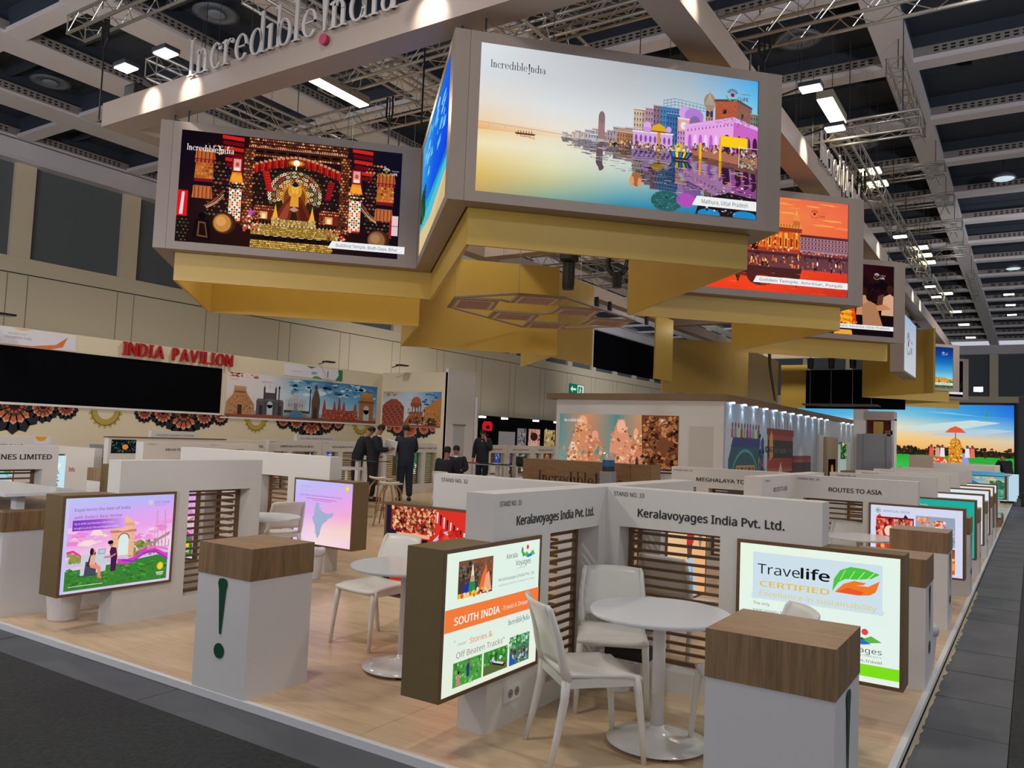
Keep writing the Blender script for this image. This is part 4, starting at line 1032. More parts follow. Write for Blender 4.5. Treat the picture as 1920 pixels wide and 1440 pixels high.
    caption(a, 'Golden Temple, Amritsar, Punjab', 1.33, 0.12)
    a.life(2.24, 1.20, 0.085, '7a1c20', 'c05038', '8a3830')
    return a
def art_candles():
    a = Art(WS, HS, '140a10', 8); R = a.r
    a.grad(0, 0.7, WS, HS, [('2a0e12', '30101a', '2a0c14'), ('3a1018', '34101c', '22080f')])
    a.speck(0.2, 0.8, 2.8, 1.1, 90, ['140a10', '1c0c14', '100810'], 0.05, 0.14)
    def person(x, y, s_, body, head='2c1410', lean=0):
        a.poly([(x-0.16*s_, y), (x+0.16*s_, y), (x+0.10*s_+lean, y+0.32*s_), (x+lean, y+0.36*s_), (x-0.12*s_+lean, y+0.30*s_)], body)
        a.polys(disc(x+lean, y+0.43*s_, 0.06*s_, 0.075*s_), head)
    for x in (1.9, 2.2, 2.55): person(x, 0.55, 0.8, R.choice(['5a3428', '7a4a34']), '1a0c0c')
    person(2.15, 0.40, 1.1, 'c89068'); person(2.72, 0.42, 1.2, 'd8a888', '3a1c14')
    person(0.5, 0.5, 1.0, '8a4a30'); person(0.95, 0.45, 1.1, '9a5a38'); person(1.25, 0.52, 0.9, 'b87850')
    person(2.35, 0.18, 1.4, 'b07a58', '1a0c0c', -0.08)
    a.poly([(1.42, 0.15), (2.0, 0.15), (1.92, 0.70), (1.75, 0.86), (1.60, 0.84), (1.48, 0.60)], 'e8480c')
    a.poly([(1.45, 0.25), (1.90, 0.20), (1.86, 0.55), (1.50, 0.62)], 'f4a01c')
    a.polys(disc(1.74, 0.90, 0.10, 0.13), 'c84a10'); a.polys(disc(1.78, 0.86, 0.06, 0.09), '6a2810')
    for i in range(9): a.band([(1.46, 0.22+i*0.06), (1.7, 0.24+i*0.055), (1.92, 0.18+i*0.065)], 0.014, ['f8c840', 'd02c08'][i % 2])
    a.poly([(1.30, 0.18), (1.44, 0.18), (1.46, 0.62), (1.36, 0.64)], 'e8c088')
    a.poly([(1.5, 0.0), (1.9, 0.0), (1.88, 0.09), (1.5, 0.09)], 'f0a838')
    a.poly([(2.45, 0.5), (2.75, 0.55), (2.6, 0.64), (2.4, 0.60)], 'c88860')
    a.speck(1.4, 0.15, 2.0, 0.8, 90, ['f8b430', 'd83408', 'ffd860', 'a82408'], 0.01, 0.03)
    caption(a, 'Ganga Aarti, Varanasi, Uttar Pradesh', 1.30, 0.12, 0.085)
    a.life(2.42, 1.18, 0.085, 'c03838', '6ab86a', 'e8e0e0')
    return a
def art_beach():
    a = Art(WS, HS, '2a78e0', 9)
    a.grad(0, 0.5, WS, HS, [('2c8ae8', '1a5cf0', '1248e8'), ('38a4f0', '1e6cf0', '1450ec'), ('58c0f4', '2c80f0', '2264e8')])
    a.poly([(0, 0.55), (WS, 0.42), (WS, 0.0), (0, 0.0)], '2ab0d8')
    a.poly([(0.9, 0.0), (WS, 0.35), (WS, 0.0)], 'd8c08c'); a.poly([(0.0, 0.42), (1.1, 0.38), (WS, 0.40), (WS, 0.28), (0.8, 0.1), (0, 0.2)], '5cc8dc')
    a.poly([(0, 0.0), (1.5, 0.0), (WS, 0.30), (1.2, 0.20), (0.0, 0.30)], 'e6cd98')
    a.speck(0.0, 0.40, 0.6, 0.75, 160, ['1c4a2c', '0e3418', '2c6a38'], 0.03, 0.08)
    a.speck(0.3, 0.8, 2.4, 1.35, 26, ['6accf8', '8ad8f8'], 0.08, 0.25, 0.25)
    return a
def art_sky():
    a = Art(WS, HS, '1c50a8', 10)
    a.grad(0, 0.30, WS, HS, ['a8dcf0', '4ab0e0', '1c78c8', '1048a0', '0c2c80'])
    a.rect(0, 0, WS, 0.30, '3a6a2c'); a.speck(0, 0.16, WS, 0.34, 300, ['e8a028', 'f0b840', 'c87c20', 'd8b060'], 0.02, 0.06)
    a.speck(0, 0.0, WS, 0.18, 120, ['2a5a28', '5a8a3a', '4a7a30'], 0.02, 0.06)
    caption(a, 'Jaisalmer Fort, Rajasthan', 1.7, 0.10, 0.085); a.life(2.42, 1.18, 0.085, 'e8e8f0', 'a8c8e8', 'd8e8f8'); return a
def art_dark():
    a = Art(WS, HS, '07080c', 11); a.speck(0, 0.2, WS, 0.6, 90, ['14161c', '20180f', '0c1018'], 0.03, 0.1)
    caption(a, 'Hampi, Karnataka', 2.0, 0.10, 0.085); a.life(2.42, 1.18, 0.085, 'c8c8c8', '8a8a8a', 'd8d8d8'); return a
hbox('hanging lightbox showing a river town with lilac palaces, nearest and largest', RI[0], RO[0], art_river(), 1.0)
hbox('narrow looking hanging lightbox with a blue sea and beach, left of the river town', FI, RI[0], art_beach(), 0.9, va=-1, vb=1)
hbox('hanging lightbox showing a golden Buddhist shrine interior, at the left', LI[0], FI, art_shrine(), 1.0, va=1, vb=-1)
hbox('hanging lightbox turned away at the far left corner of the zigzag', LO[0], LI[0], None)
hbox('hanging lightbox showing an orange sunset temple behind the river town one', RI[1], RO[1], art_orange(), 1.0, va=-1, vb=1)
hbox('hanging lightbox showing a candle ceremony at night, third along the right', RI[2], RO[2], art_candles(), 0.95, va=-1, vb=1)
hbox('hanging lightbox with deep blue sky over golden flowers, far along the right', RI[5], RO[5], art_sky(), 0.9, va=-1)
hbox('hanging lightbox with a nearly black picture, furthest along the right', RI[6], RO[6], art_dark(), 1.0, va=-1)
for k in range(2):
    hbox(['hanging lightbox seen from behind between the river town and orange temple ones', 'hanging lightbox seen from behind between the orange temple and ceremony ones'][k], RO[k], RI[k+1], None, va=1, vb=-1)
# gold walls: outside order, convex at outer corners
gold('gold panel under the river town lightbox', RI[0], RO[0], 1, 1)
gold('gold panel under the blue beach lightbox', FI, RI[0], -1, 1)
gold('gold panel under the Buddhist shrine lightbox', LI[0], FI, 1, -1)
gold('gold panel at the far left end, seen from inside left of the shrine', LO[0], LI[0], 1, 1)
gold('gold panel glowing below the shrine lightbox on the back side', LI[1], LO[0], -1, 1)
gold('short gold panel edge right of the glowing panel below the shrine', LO[1], LI[1], 1, -1)
gold('largest gold wall behind the hanging carpet panel', LI[2], LO[1], -1, 1)
gold('gold wall just right of the largest gold wall', LO[2], LI[2], 1, -1)
def gpanel(label, x0, x1, y0, y1, z1=5.40):
    o = MB().box(x0, x1, y0, y1, ZG, z1).build('gold_panel', GOLD); MB().tube([((x0+x1)/2, (y0+y1)/2, z1), ((x0+x1)/2, (y0+y1)/2, 9.0)], 0.004, 4).build('wire', DARKG, o); tag(o, label, 'panel', 'gold walls behind the hanging lightboxes')
gpanel('plain gold panel just left of the black window opening', -8.97, -8.93, 15.3, 17.25)
gpanel('plain gold panel just right of the black window opening', -8.97, -8.93, 21.1, 22.4, 5.3)
gold('long gold wall above the info building roof, left slanted half', (-9.05, 29.1), (-11.4, 26.8), -1, 1)
gpanel('long gold wall above the info building roof, right half by the cable bundle', -9.30, -9.26, 29.2, 35.4)
gpanel('bright gold end panel left of the wide black curtain', -9.6, -8.45, 37.2, 37.25)
gold('pale gold panel between the river town and orange temple pictures', RO[0], RI[1], 1, -1)
gold('gold panel under the orange temple lightbox', RI[1], RO[1], -1, 1)
gold('pale gold panel between the orange temple and ceremony pictures', RO[1], RI[2], 1, -1)
gold('gold panel under the candle ceremony lightbox', RI[2], RO[2], -1, 1)
gold('tall gold wall right of the white flower mark panel', RO[4], RI[5], 1, -1)
gold('gold panel under the blue sky lightbox', RI[5], RO[5], -1, 1)
gold('gold panel behind the blue sky lightbox', RO[5], RI[6], 1, -1)
gold('gold panel under the nearly black lightbox', RI[6], RO[6], -1, 1)
# axis aligned box with the white flower mark panel
t = thing('hanging_lightbox', 'narrow hanging lightbox with white flower mark panel, beside the candle ceremony', 'lightbox', (-3.0, 23.7, 3.85), 0, 'hanging zigzag lightboxes')
wb(MB().box(-3.20, -2.88, 23.4, 26.2, 3.82, 5.42), 'housing', TAUPED, t)
wb(MB().tube([(-3.04, 24.8, 5.42), (-3.04, 24.8, 9.0)], 0.01, 5), 'hanger', DARKG, t)
a = Art(2.5, 1.5, 'd8dee8', 12); a.grad(0, 0, 2.5, 1.5, ['dfe2ea', 'd4dcea', 'b8cdf0']); a.life(0.8, 0.8, 0.42)
a.place('picture', (-2.875, 23.55, 3.87), (0, 1, 0), (1, 0, 0), t, 0.75)
# hanging panel of six carpets inside the ring
cp = thing('hanging_carpet_panel', 'flat hanging frame holding six small patterned carpets', 'panel', (-7.8, 12.8, 4.0))
FRM = mat('carpet_panel_frame', '8a7a6c', 0.6); RUG = mat('carpet_rug', '9a7c7e', 0.9, noise=0.5, nscale=22); RUGE = mat('carpet_border', 'c0a89c', 0.9, noise=0.3, nscale=30)
QD = [[(-8.27, 10.84), (-7.67, 11.33), (-8.39, 12.17), (-9.02, 11.64)], [(-7.05, 10.96), (-6.51, 11.52), (-7.05, 12.08), (-7.63, 11.57)],
      [(-8.43, 12.29), (-7.8, 12.89), (-8.37, 13.57), (-9.07, 12.98)], [(-7.06, 12.3), (-6.45, 12.81), (-6.96, 13.43), (-7.6, 12.89)],
      [(-8.55, 13.67), (-7.87, 14.18), (-8.37, 14.77), (-9.09, 14.31)], [(-7.07, 13.61), (-6.46, 14.23), (-7.06, 14.82), (-7.68, 14.24)]]
def slab(q, z0, z1, k=1.0):
    c = sum((Vector((*p, 0)) for p in q), Vector())/4
    pts = [c+(Vector((*p, 0))-c)*k for p in q]
    mb = MB(); mb.v = [(p.x, p.y, z0) for p in pts]+[(p.x, p.y, z1) for p in pts]
    mb.f = [(0, 1, 2, 3), (7, 6, 5, 4)]+[(i, i+4, (i+1) % 4+4, (i+1) % 4) for i in range(4)]
    return mb
for q in QD:
    wb(slab(q, 4.0, 4.035), 'carpet_frame', FRM, cp)
    wb(slab(q, 3.99, 4.0, 0.84), 'carpet_border', RUGE, cp)
    wb(slab(q, 3.985, 3.99, 0.68), 'carpet', RUG, cp)
def bar_(p, q): wb(MB().tube([(*p, 4.02), (*q, 4.02)], 0.025, 5), 'rail', FRM, cp)
bar_(QD[0][0], QD[1][0]); bar_(QD[1][1], QD[5][1]); bar_(QD[0][3], QD[4][3]); bar_(QD[4][2], QD[5][2]); bar_(QD[0][1], QD[1][3]); bar_(QD[2][1], QD[3][3])
for q in (QD[0][0], QD[1][0], QD[5][1], QD[5][3]): wb(MB().tube([(*q, 4.03), (*q, 7.0)], 0.006, 5), 'wire', ALU, cp)
# black stage lamps and coil
sl = thing('stage_lamp', 'black tube stage lamp hanging left of the cable coil', 'lamp', (-7.5, 13.4, 4.7))
wb(MB().lathe([(0.11, 0), (0.12, 0.1), (0.12, 0.5), (0.10, 0.55)], 16, (-7.5, 13.4, 4.55)), 'barrel', BLACK, sl)
wb(MB().box(-7.65, -7.35, 13.25, 13.55, 5.08, 5.35), 'yoke', BLACK, sl, bevel=0.05)
wb(MB().tube([(-7.5, 13.4, 5.3), (-7.5, 13.4, 6.9)], 0.02), 'stem', BLACK, sl)
co = thing('cable_coil', 'coiled black cable hanging with a small lamp', 'cable', (-6.85, 14.2, 5.0))
for i in range(5):
    r = 0.20+0.03*(i % 3)
    wb(MB().tube([(-6.85+r*math.cos(q*0.524), 14.15+i*0.03, 5.2+1.15*r*math.sin(q*0.524)) for q in range(13)], 0.018, 6), 'loop', BLACK, co)
wb(MB().lathe([(0.09, 0), (0.10, 0.3)], 12, (-6.85, 14.2, 4.68)), 'lamp_barrel', BLACK, co)
wb(MB().tube([(-6.85, 14.2, 5.3), (-6.85, 14.2, 6.9)], 0.02), 'stem', BLACK, co)
for i, y in enumerate((17.0, 17.8, 19.6, 20.4, 23.0, 24.0)):
    t = thing('track_spot', ['first', 'second', 'third', 'fourth', 'fifth', 'sixth'][i]+' small black spotlight under the left frame beam, from the carpets', 'lamp', (-10.1, y, 5.5), 0, 'small spotlights under the left frame beam')
    wb(MB().lathe([(0.06, 0), (0.07, 0.2)], 10, (-10.05, y, 5.3)), 'barrel', BLACK, t); wb(MB().box(-10.1, -10.0, y-0.02, y+0.02, 5.48, 5.6), 'bracket', BLACK, t)
# warm spots that light the gold walls
for p, tg, e in (((-9.2, 7.6, 5.3), (-10.4, 9.1, 4.0), 30), ((-7.2, 9.6, 5.2), (-9.6, 11.3, 4.2), 26), ((-7.3, 8.6, 5.3), (-9.9, 9.5, 3.8), 26), ((-6.9, 11.6, 5.0), (-10, 13.6, 4.4), 22),
                 ((-5.0, 8.0, 5.3), (-3.2, 9.2, 4.2), 12), ((-5.5, 13.0, 5.3), (-3.3, 13.8, 4.2), 12), ((-8.0, 19.0, 5.3), (-10, 18.3, 4.2), 24), ((-8.0, 24.0, 5.3), (-10, 23, 4.2), 24), ((-7.5, 29.0, 5.3), (-10, 28, 4.2), 24), ((-5, 22.5, 5.0), (-3.5, 28, 4.4), 30)):
    lamp('SPOT', p, e, (1, 0.86, 0.6), 0.1, tg, 110, 0.8)
# black curtains hanging behind the gold ring
o = MB().box(-7.0, -3.7, 30.6, 30.7, 3.15, 4.55).build('black_curtain', BLACKF); tag(o, 'wide black hanging curtain above the info building roof at the right', 'curtain', 'black hanging curtains')
t = thing('cable_bundle', 'black cable bundle hanging down onto the info building roof', 'cable', (-6.7, 25, 4.7))
wb(MB().tube([(-6.82, 25, 4.75), (-6.8, 25, 4.2), (-6.7, 25, 3.6), (-6.62, 25, 3.1)], [0.05, 0.045, 0.04, 0.03], 8), 'bundle', BLACK, t)
for i, x in enumerate((-6.6, -5.9, -5.2, -4.6)):
    t = thing('hanging_rod', ['leftmost', 'second', 'third', 'rightmost'][i]+' thin rod with a black lamp in front of the wide black curtain', 'rod', (x, 29.5, 3.3), 0, 'rods before the wide black curtain')
    wb(MB().tube([(x, 29.5, 3.25), (x, 29.5, 5.6)], 0.014, 6), 'rod', mat('rod_grey', '4a4a4e', 0.4), t)
    wb(MB().lathe([(0.10, 0), (0.12, 0.35)], 10, (x, 29.5, 4.5)), 'lamp_barrel', BLACK, t)
o = MB().box(-6.8, -4.4, 29.2, 30.2, 3.20, 3.25).build('hanging_tray', mat('tray', '4a4038', 0.6)); tag(o, 'dark flat hanging tray under the rods before the black curtain', 'tray')
# ================================================================ partition walls
HW, HO0, HO1 = 1.36, 0.14, 1.085
def wall(label, axis, a, b, p, q, openings=(), texts=(), face=1, slats=True, end=None, m=None, group='white partition walls of the stands', htop=HW, single=True):
    """axis 'X': wall runs x a..b, thickness y p..q.  axis 'Y': runs y a..b, thickness x p..q.
    face: +1 -> visible face is at q side for Y walls (+X) ; X walls show their p side (-Y)."""
    m = m or WHITE2
    def bx(mb, s0, s1, z0, z1, t0=None, t1=None):
        t0 = p if t0 is None else t0; t1 = q if t1 is None else t1
        return mb.box(s0, s1, t0, t1, z0, z1) if axis == 'X' else mb.box(t0, t1, s0, s1, z0, z1)
    base = ((a+b)/2, (p+q)/2, 0) if axis == 'X' else ((p+q)/2, (a+b)/2, 0)
    t = thing('partition_wall', label, 'partition', base, 0, group)
    wb(bx(MB(), a, b, HO1, htop), 'header', m, t)
    cur = a
    for (o0, o1) in openings:
        if o0-cur > 0.01: wb(bx(MB(), cur, o0, 0, HO1), 'post', m, t)
        wb(bx(MB(), o0, o1, 0, HO0), 'sill', m, t)
        # lattice at the back side of the opening
        if axis == 'X': t0, t1 = q-0.035, q-0.005
        elif face > 0: t0, t1 = p+0.005, p+0.035
        else: t0, t1 = q-0.035, q-0.005
        if slats:
            fr_ = MB()
            for s0, s1 in ((o0, o0+0.035), (o1-0.035, o1)): bx(fr_, s0, s1, HO0, HO1, t0, t1)
            bx(fr_, o0+0.035, o1-0.035, HO1-0.03, HO1, t0, t1); bx(fr_, o0+0.035, o1-0.035, HO0, HO0+0.03, t0, t1)
            lf = wb(fr_, 'lattice', BROWN, t)
            z = HO0+0.075
            if slats == 'far':
                mb = MB()
                while z < HO1-0.04: bx(mb, o0+0.035, o1-0.035, z, z+0.02, t0, t1); z += 0.062
                o = mb.build('slats', BROWN, lf); o['kind'] = 'stuff'
            else:
                while z < HO1-0.04:
                    bx(MB(), o0+0.035, o1-0.035, z, z+0.02, t0+0.005, t1-0.005).build('slat', BROWN, lf); z += 0.062
        cur = o1
    if b-cur > 0.01: wb(bx(MB(), cur, b, 0, HO1), 'post', m, t)
    for (txt, s, z, size, wd, *bold) in texts:
        if axis == 'X': org, u, n = (s, p, z), (1, 0, 0), (0, -1, 0)
        elif face > 0: org, u, n = (q, s, z), (0, 1, 0), (1, 0, 0)
        else: org, u, n = (p, s, z), (0, -1, 0), (-1, 0, 0)
        lettering(txt, org, u, n, size, t, INK, bool(bold), width=wd)
    return t
def lbox(label, axis, a, b, p, q, art=None, strength=1.0, z0=0.29, z1=HO1, face=1, group='standing lightboxes of the stands'):
    """taupe box with a lit picture: axis Y -> picture on the +X side (q); axis X -> on the -Y side (p)"""
    base = ((a+b)/2, (p+q)/2, z0) if axis == 'X' else ((p+q)/2, (a+b)/2, z0)
    t = thing('lightbox', label, 'lightbox', base, 0, group)
    e = 0.022
    def bx(s0, s1, z0_, z1_, t0, t1):
        return MB().box(s0, s1, t0, t1, z0_, z1_) if axis == 'X' else MB().box(t0, t1, s0, s1, z0_, z1_)
    if axis == 'X': f0, f1, pl = p+0.006, q, p+0.006
    else: f0, f1, pl = p, q-0.006, q-0.006
    wb(bx(a, b, z0, z1, f0, f1), 'housing', BOXBR, t)
    g0, g1 = (p, p+0.006) if axis == 'X' else (q-0.006, q)
    for s0, s1, y0, y1 in ((a, b, z0, z0+e), (a, b, z1-e, z1), (a, a+e, z0+e, z1-e), (b-e, b, z0+e, z1-e)):
        wb(bx(s0, s1, y0, y1, g0, g1), 'frame', BROWN, t)
    if art:
        if axis == 'X': art.place('picture', (a+e, p+0.005, z0+e), (1, 0, 0), (0, -1, 0), t, strength)
        else: art.place('picture', (q-0.005, a+e, z0+e), (0, 1, 0), (1, 0, 0), t, strength)
    return t
LW, LH = 1.0-0.044, (HO1-0.29)-0.044   # picture size on the standard box of 1.0 m
def excl(parent, origin, u, n, h=0.5):
    mb = MB()
    mb.v = [(x*h*1.25, z*h, 0) for x, z in [(-0.015, 0.30), (0.015, 0.30), (0.055, 0.85), (0.075, 0.93), (0.06, 0.985), (0, 1.0), (-0.06, 0.985), (-0.075, 0.93), (-0.055, 0.85)]]
    mb.f = [tuple(range(9))]
    n0 = 9
    mb.v += [(x*h, (y+0.09)*h, 0) for x, y in disc(0, 0, 0.10, 0.095, 20)[0]]; mb.f.append(tuple(range(9, 29)))
    o = mb.build('exclamation_mark', GREEN, parent, label='dark green exclamation mark'); o.matrix_local = parent_inv(parent) @ frame(Vector(origin)+Vector(n)*0.002, u, n)
def counter(label, x0, x1, y0, y1, marks='', h=0.93, wood_h=0.20, group='white counters with oak tops'):
    t = thing('counter', label, 'counter', ((x0+x1)/2, (y0+y1)/2, 0), 0, group)
    wb(MB().box(x0+0.003, x1-0.003, y0+0.003, y1-0.003, 0, h-wood_h), 'base', WHITE, t)
    o = wb(MB().box(x0, x1, y0, y1, h-wood_h, h-0.001), 'wood_band', OAK, t)
    o.data.materials.append(OAKY); o.data.materials.append(OAKTOP)
    for pl in o.data.polygons:
        if abs(pl.normal.x) > 0.5: pl.material_index = 1
        elif pl.normal.z > 0.5: pl.material_index = 2
    if 'f' in marks: excl(t, ((x0+x1)/2, y0, 0.22), (1, 0, 0), (0, -1, 0))
    if 'r' in marks: excl(t, (x1, (y0+y1)/2, 0.22), (0, 1, 0), (1, 0, 0))
    return t
# ---- artwork of the near lightboxes
def art_south():
    a = Art(LW, LH, 'e6f2e4', 21); W, H = LW, LH; R = a.r
    a.grad(0, 0, W, H, [('e8efdc', 'eef2e4'), ('e2f2e4', 'dff0e8'), ('e6f4e6', 'e2f4ea')])
    # dancer photo
    a.rect(0.11, 0.50, 0.44, 0.70, '4a3a34'); a.rect(0.11, 0.66, 0.44, 0.70, '7a5038'); a.rect(0.30, 0.56, 0.44, 0.70, '8a4a30')
    a.speck(0.12, 0.51, 0.43, 0.69, 90, ['5a4a40', '2c2c2c', '8a5a3c', '6a7068'], 0.008, 0.02)
    a.poly([(0.15, 0.50), (0.24, 0.50), (0.235, 0.56), (0.19, 0.58), (0.155, 0.55)], '2436a8'); a.poly([(0.20, 0.505), (0.28, 0.505), (0.26, 0.60), (0.22, 0.60)], '2a8a50')
    a.poly([(0.22, 0.58), (0.26, 0.58), (0.245, 0.67), (0.235, 0.67)], 'd8e0c8'); a.polys(disc(0.24, 0.595, 0.02, 0.018), 'c8a080')
    a.poly([(0.30, 0.52), (0.40, 0.53), (0.37, 0.66), (0.33, 0.60)], 'e87038'); a.poly([(0.34, 0.505), (0.43, 0.51), (0.40, 0.62), (0.37, 0.60)], 'f0a888')
    a.rect(0.11, 0.50, 0.30, 0.525, 'f0c020'); a.speck(0.12, 0.50, 0.40, 0.53, 30, ['f0c020', 'e06030', 'f4e0c0'], 0.006, 0.014)
    # logo
    a.text('Kerala', 0.58, 0.665, 0.062, '4a5a50'); a.text('Voyages', 0.68, 0.615, 0.066, '4a5a50')
    a.polys(disc(0.81, 0.715, 0.014), 'e04050'); a.polys(disc(0.75, 0.700, 0.012, 0.02)+disc(0.765, 0.675, 0.014, 0.014), '3aa850')
    a.polys([[(0.76, 0.665), (0.80, 0.69), (0.83, 0.67), (0.87, 0.695), (0.90, 0.665), (0.83, 0.66)]], '5ab848'); a.polys([[(0.79, 0.66), (0.84, 0.675), (0.87, 0.66), (0.82, 0.652)]], '2a78c8')
    a.text('Keralavoyages (India) Pvt. Ltd.', 0.50, 0.545, 0.036, '6a706c', fit=0.40); a.text('APPROVED BY MINISTRY OF TOURISM, GOVT. OF INDIA', 0.50, 0.515, 0.018, '8a908c', fit=0.40)
    a.text('Your travel partner', 0.69, 0.595, 0.016, '9aa09c')
    a.rect(0, 0.335, W, 0.455, 'f47c3c')
    a.text('SOUTH INDIA', 0.085, 0.365, 0.083, 'f8f6f0', True, fit=0.44); a.text('-Travel A Dream !', 0.545, 0.372, 0.055, 'f8ead8', fit=0.32)
    a.logo(0.62, 0.275, 0.24, '2c3030')
    a.text('"', 0.09, 0.255, 0.06, '8a8078'); a.text('Untold', 0.125, 0.25, 0.036, '9a9088'); a.text('Stories &', 0.235, 0.245, 0.064, 'e07848', fit=0.22); a.text('Off Beaten Tracks"', 0.115, 0.185, 0.066, '8a8078', fit=0.47)
    def photo(x0, y0, x1, y1, cs, n=70):
        a.rect(x0, y0, x1, y1, cs[0]); a.speck(x0+0.006, y0+0.006, x1-0.006, y1-0.006, n, cs, 0.006, 0.016)
    photo(0.09, 0.035, 0.36, 0.165, ['4a9a40', '6aba58', '2c6a30', '8aca78', '3a7a38'])
    a.rect(0.215, 0.07, 0.24, 0.14, '2a3a78'); a.polys(disc(0.228, 0.148, 0.010), '8a5a40'); a.poly([(0.12, 0.04), (0.155, 0.04), (0.15, 0.10), (0.13, 0.10)], 'd87888'); a.polys(disc(0.14, 0.108, 0.010), '3a2420')
    photo(0.375, 0.035, 0.62, 0.165, ['3a8a38', '58aa48', '7ac458', '2a5a28'])
    a.rect(0.375, 0.035, 0.62, 0.085, '5a6a3a'); a.poly([(0.42, 0.115), (0.60, 0.065), (0.58, 0.05), (0.44, 0.09)], '2c241e'); a.poly([(0.435, 0.112), (0.585, 0.072), (0.57, 0.064), (0.445, 0.10)], 'd8dcd8'); a.speck(0.44, 0.09, 0.56, 0.12, 14, ['c8d0e0', '4a5a8a', 'e8e0d8'], 0.006, 0.012)
    photo(0.64, 0.035, 0.86, 0.20, ['4a7a5a', '8aa0a0', '5a6a70', '3a8a48', 'b0c0c8', '2c3a48'])
    a.rect(0.64, 0.14, 0.86, 0.20, '3a8a58'); a.speck(0.64, 0.14, 0.86, 0.20, 40, ['2a6a38', '78b868', 'c8e0d8'], 0.008, 0.018); a.speck(0.65, 0.05, 0.85, 0.13, 60, ['2a2c34', 'c8ccd0', '6a5040', '3a5a9a'], 0.006, 0.014); a.poly([(0.64, 0.035), (0.72, 0.035), (0.66, 0.09), (0.64, 0.10)], '2a5aa8')
    return a
def art_leaf():
    a = Art(LW, LH, 'e9f6e6', 22); W, H = LW, LH
    a.grad(0, 0, W, H, [('eef4ea', 'e6f4ea'), ('e6f6ea', 'e4f4ee'), ('eaf8e2', 'e6f6ea')])
    a.rect(0.085, 0.405, 0.86, 0.70, 'cfe2ec'); a.polys(disc(0.097, 0.42, 0.02)+disc(0.85, 0.42, 0.02), 'cfe2ec')
    a.text('Trave', 0.115, 0.565, 0.130, '1c2228', fit=0.265); a.text('life', 0.385, 0.565, 0.130, '14181c', True, fit=0.175)
    a.text('CERTIFIED', 0.13, 0.485, 0.072, 'e8c050', True, fit=0.43); a.text('Excellence in sustainability', 0.13, 0.425, 0.066, 'dcd06a', fit=0.70)
    a.poly([(0.575, 0.51), (0.585, 0.59), (0.62, 0.645), (0.68, 0.672), (0.76, 0.668), (0.845, 0.645), (0.80, 0.615), (0.72, 0.600), (0.65, 0.595), (0.61, 0.57)], '4cc83c')
    for i in range(4): a.band([(0.62+i*0.05, 0.585+i*0.006), (0.65+i*0.055, 0.65)], 0.006, 'dff0d8')
    a.poly([(0.59, 0.51), (0.64, 0.565), (0.70, 0.590), (0.77, 0.585), (0.755, 0.572), (0.71, 0.565), (0.78, 0.565), (0.845, 0.605), (0.835, 0.575), (0.83, 0.555), (0.82, 0.535), (0.79, 0.515), (0.72, 0.505)], 'f07a2a')
    a.poly([(0.60, 0.51), (0.66, 0.545), (0.76, 0.53), (0.74, 0.51)], 'e85a2c')
    a.text('The only', 0.09, 0.365, 0.040, '6a7470'); a.text('travel company from South India', 0.09, 0.325, 0.034, '6a7470'); a.text('with gold standard certificate', 0.09, 0.285, 0.034, '6a7470')
    a.polys(disc(0.765, 0.395-0.10, 0.019), 'e04a44'); a.polys([[(0.62, 0.23), (0.68, 0.28), (0.74, 0.245), (0.80, 0.275), (0.86, 0.245), (0.75, 0.225)]], '5ab848'); a.polys([[(0.70, 0.232), (0.76, 0.246), (0.80, 0.228), (0.75, 0.218)]], '2a6ac8'); a.poly([(0.71, 0.25), (0.75, 0.262), (0.77, 0.25), (0.74, 0.243)], '2a6a48')
    a.text('Kerala Voyages', 0.44, 0.172, 0.066, '4a5450', fit=0.42); a.text('your travel makers', 0.55, 0.152, 0.020, '8a9490', fit=0.31)
    a.text('www.keralavoyages.travel', 0.44, 0.118, 0.036, '5a6460', fit=0.42)
    a.rect(0, 0.035, W, 0.105, '7fe01c')
    return a
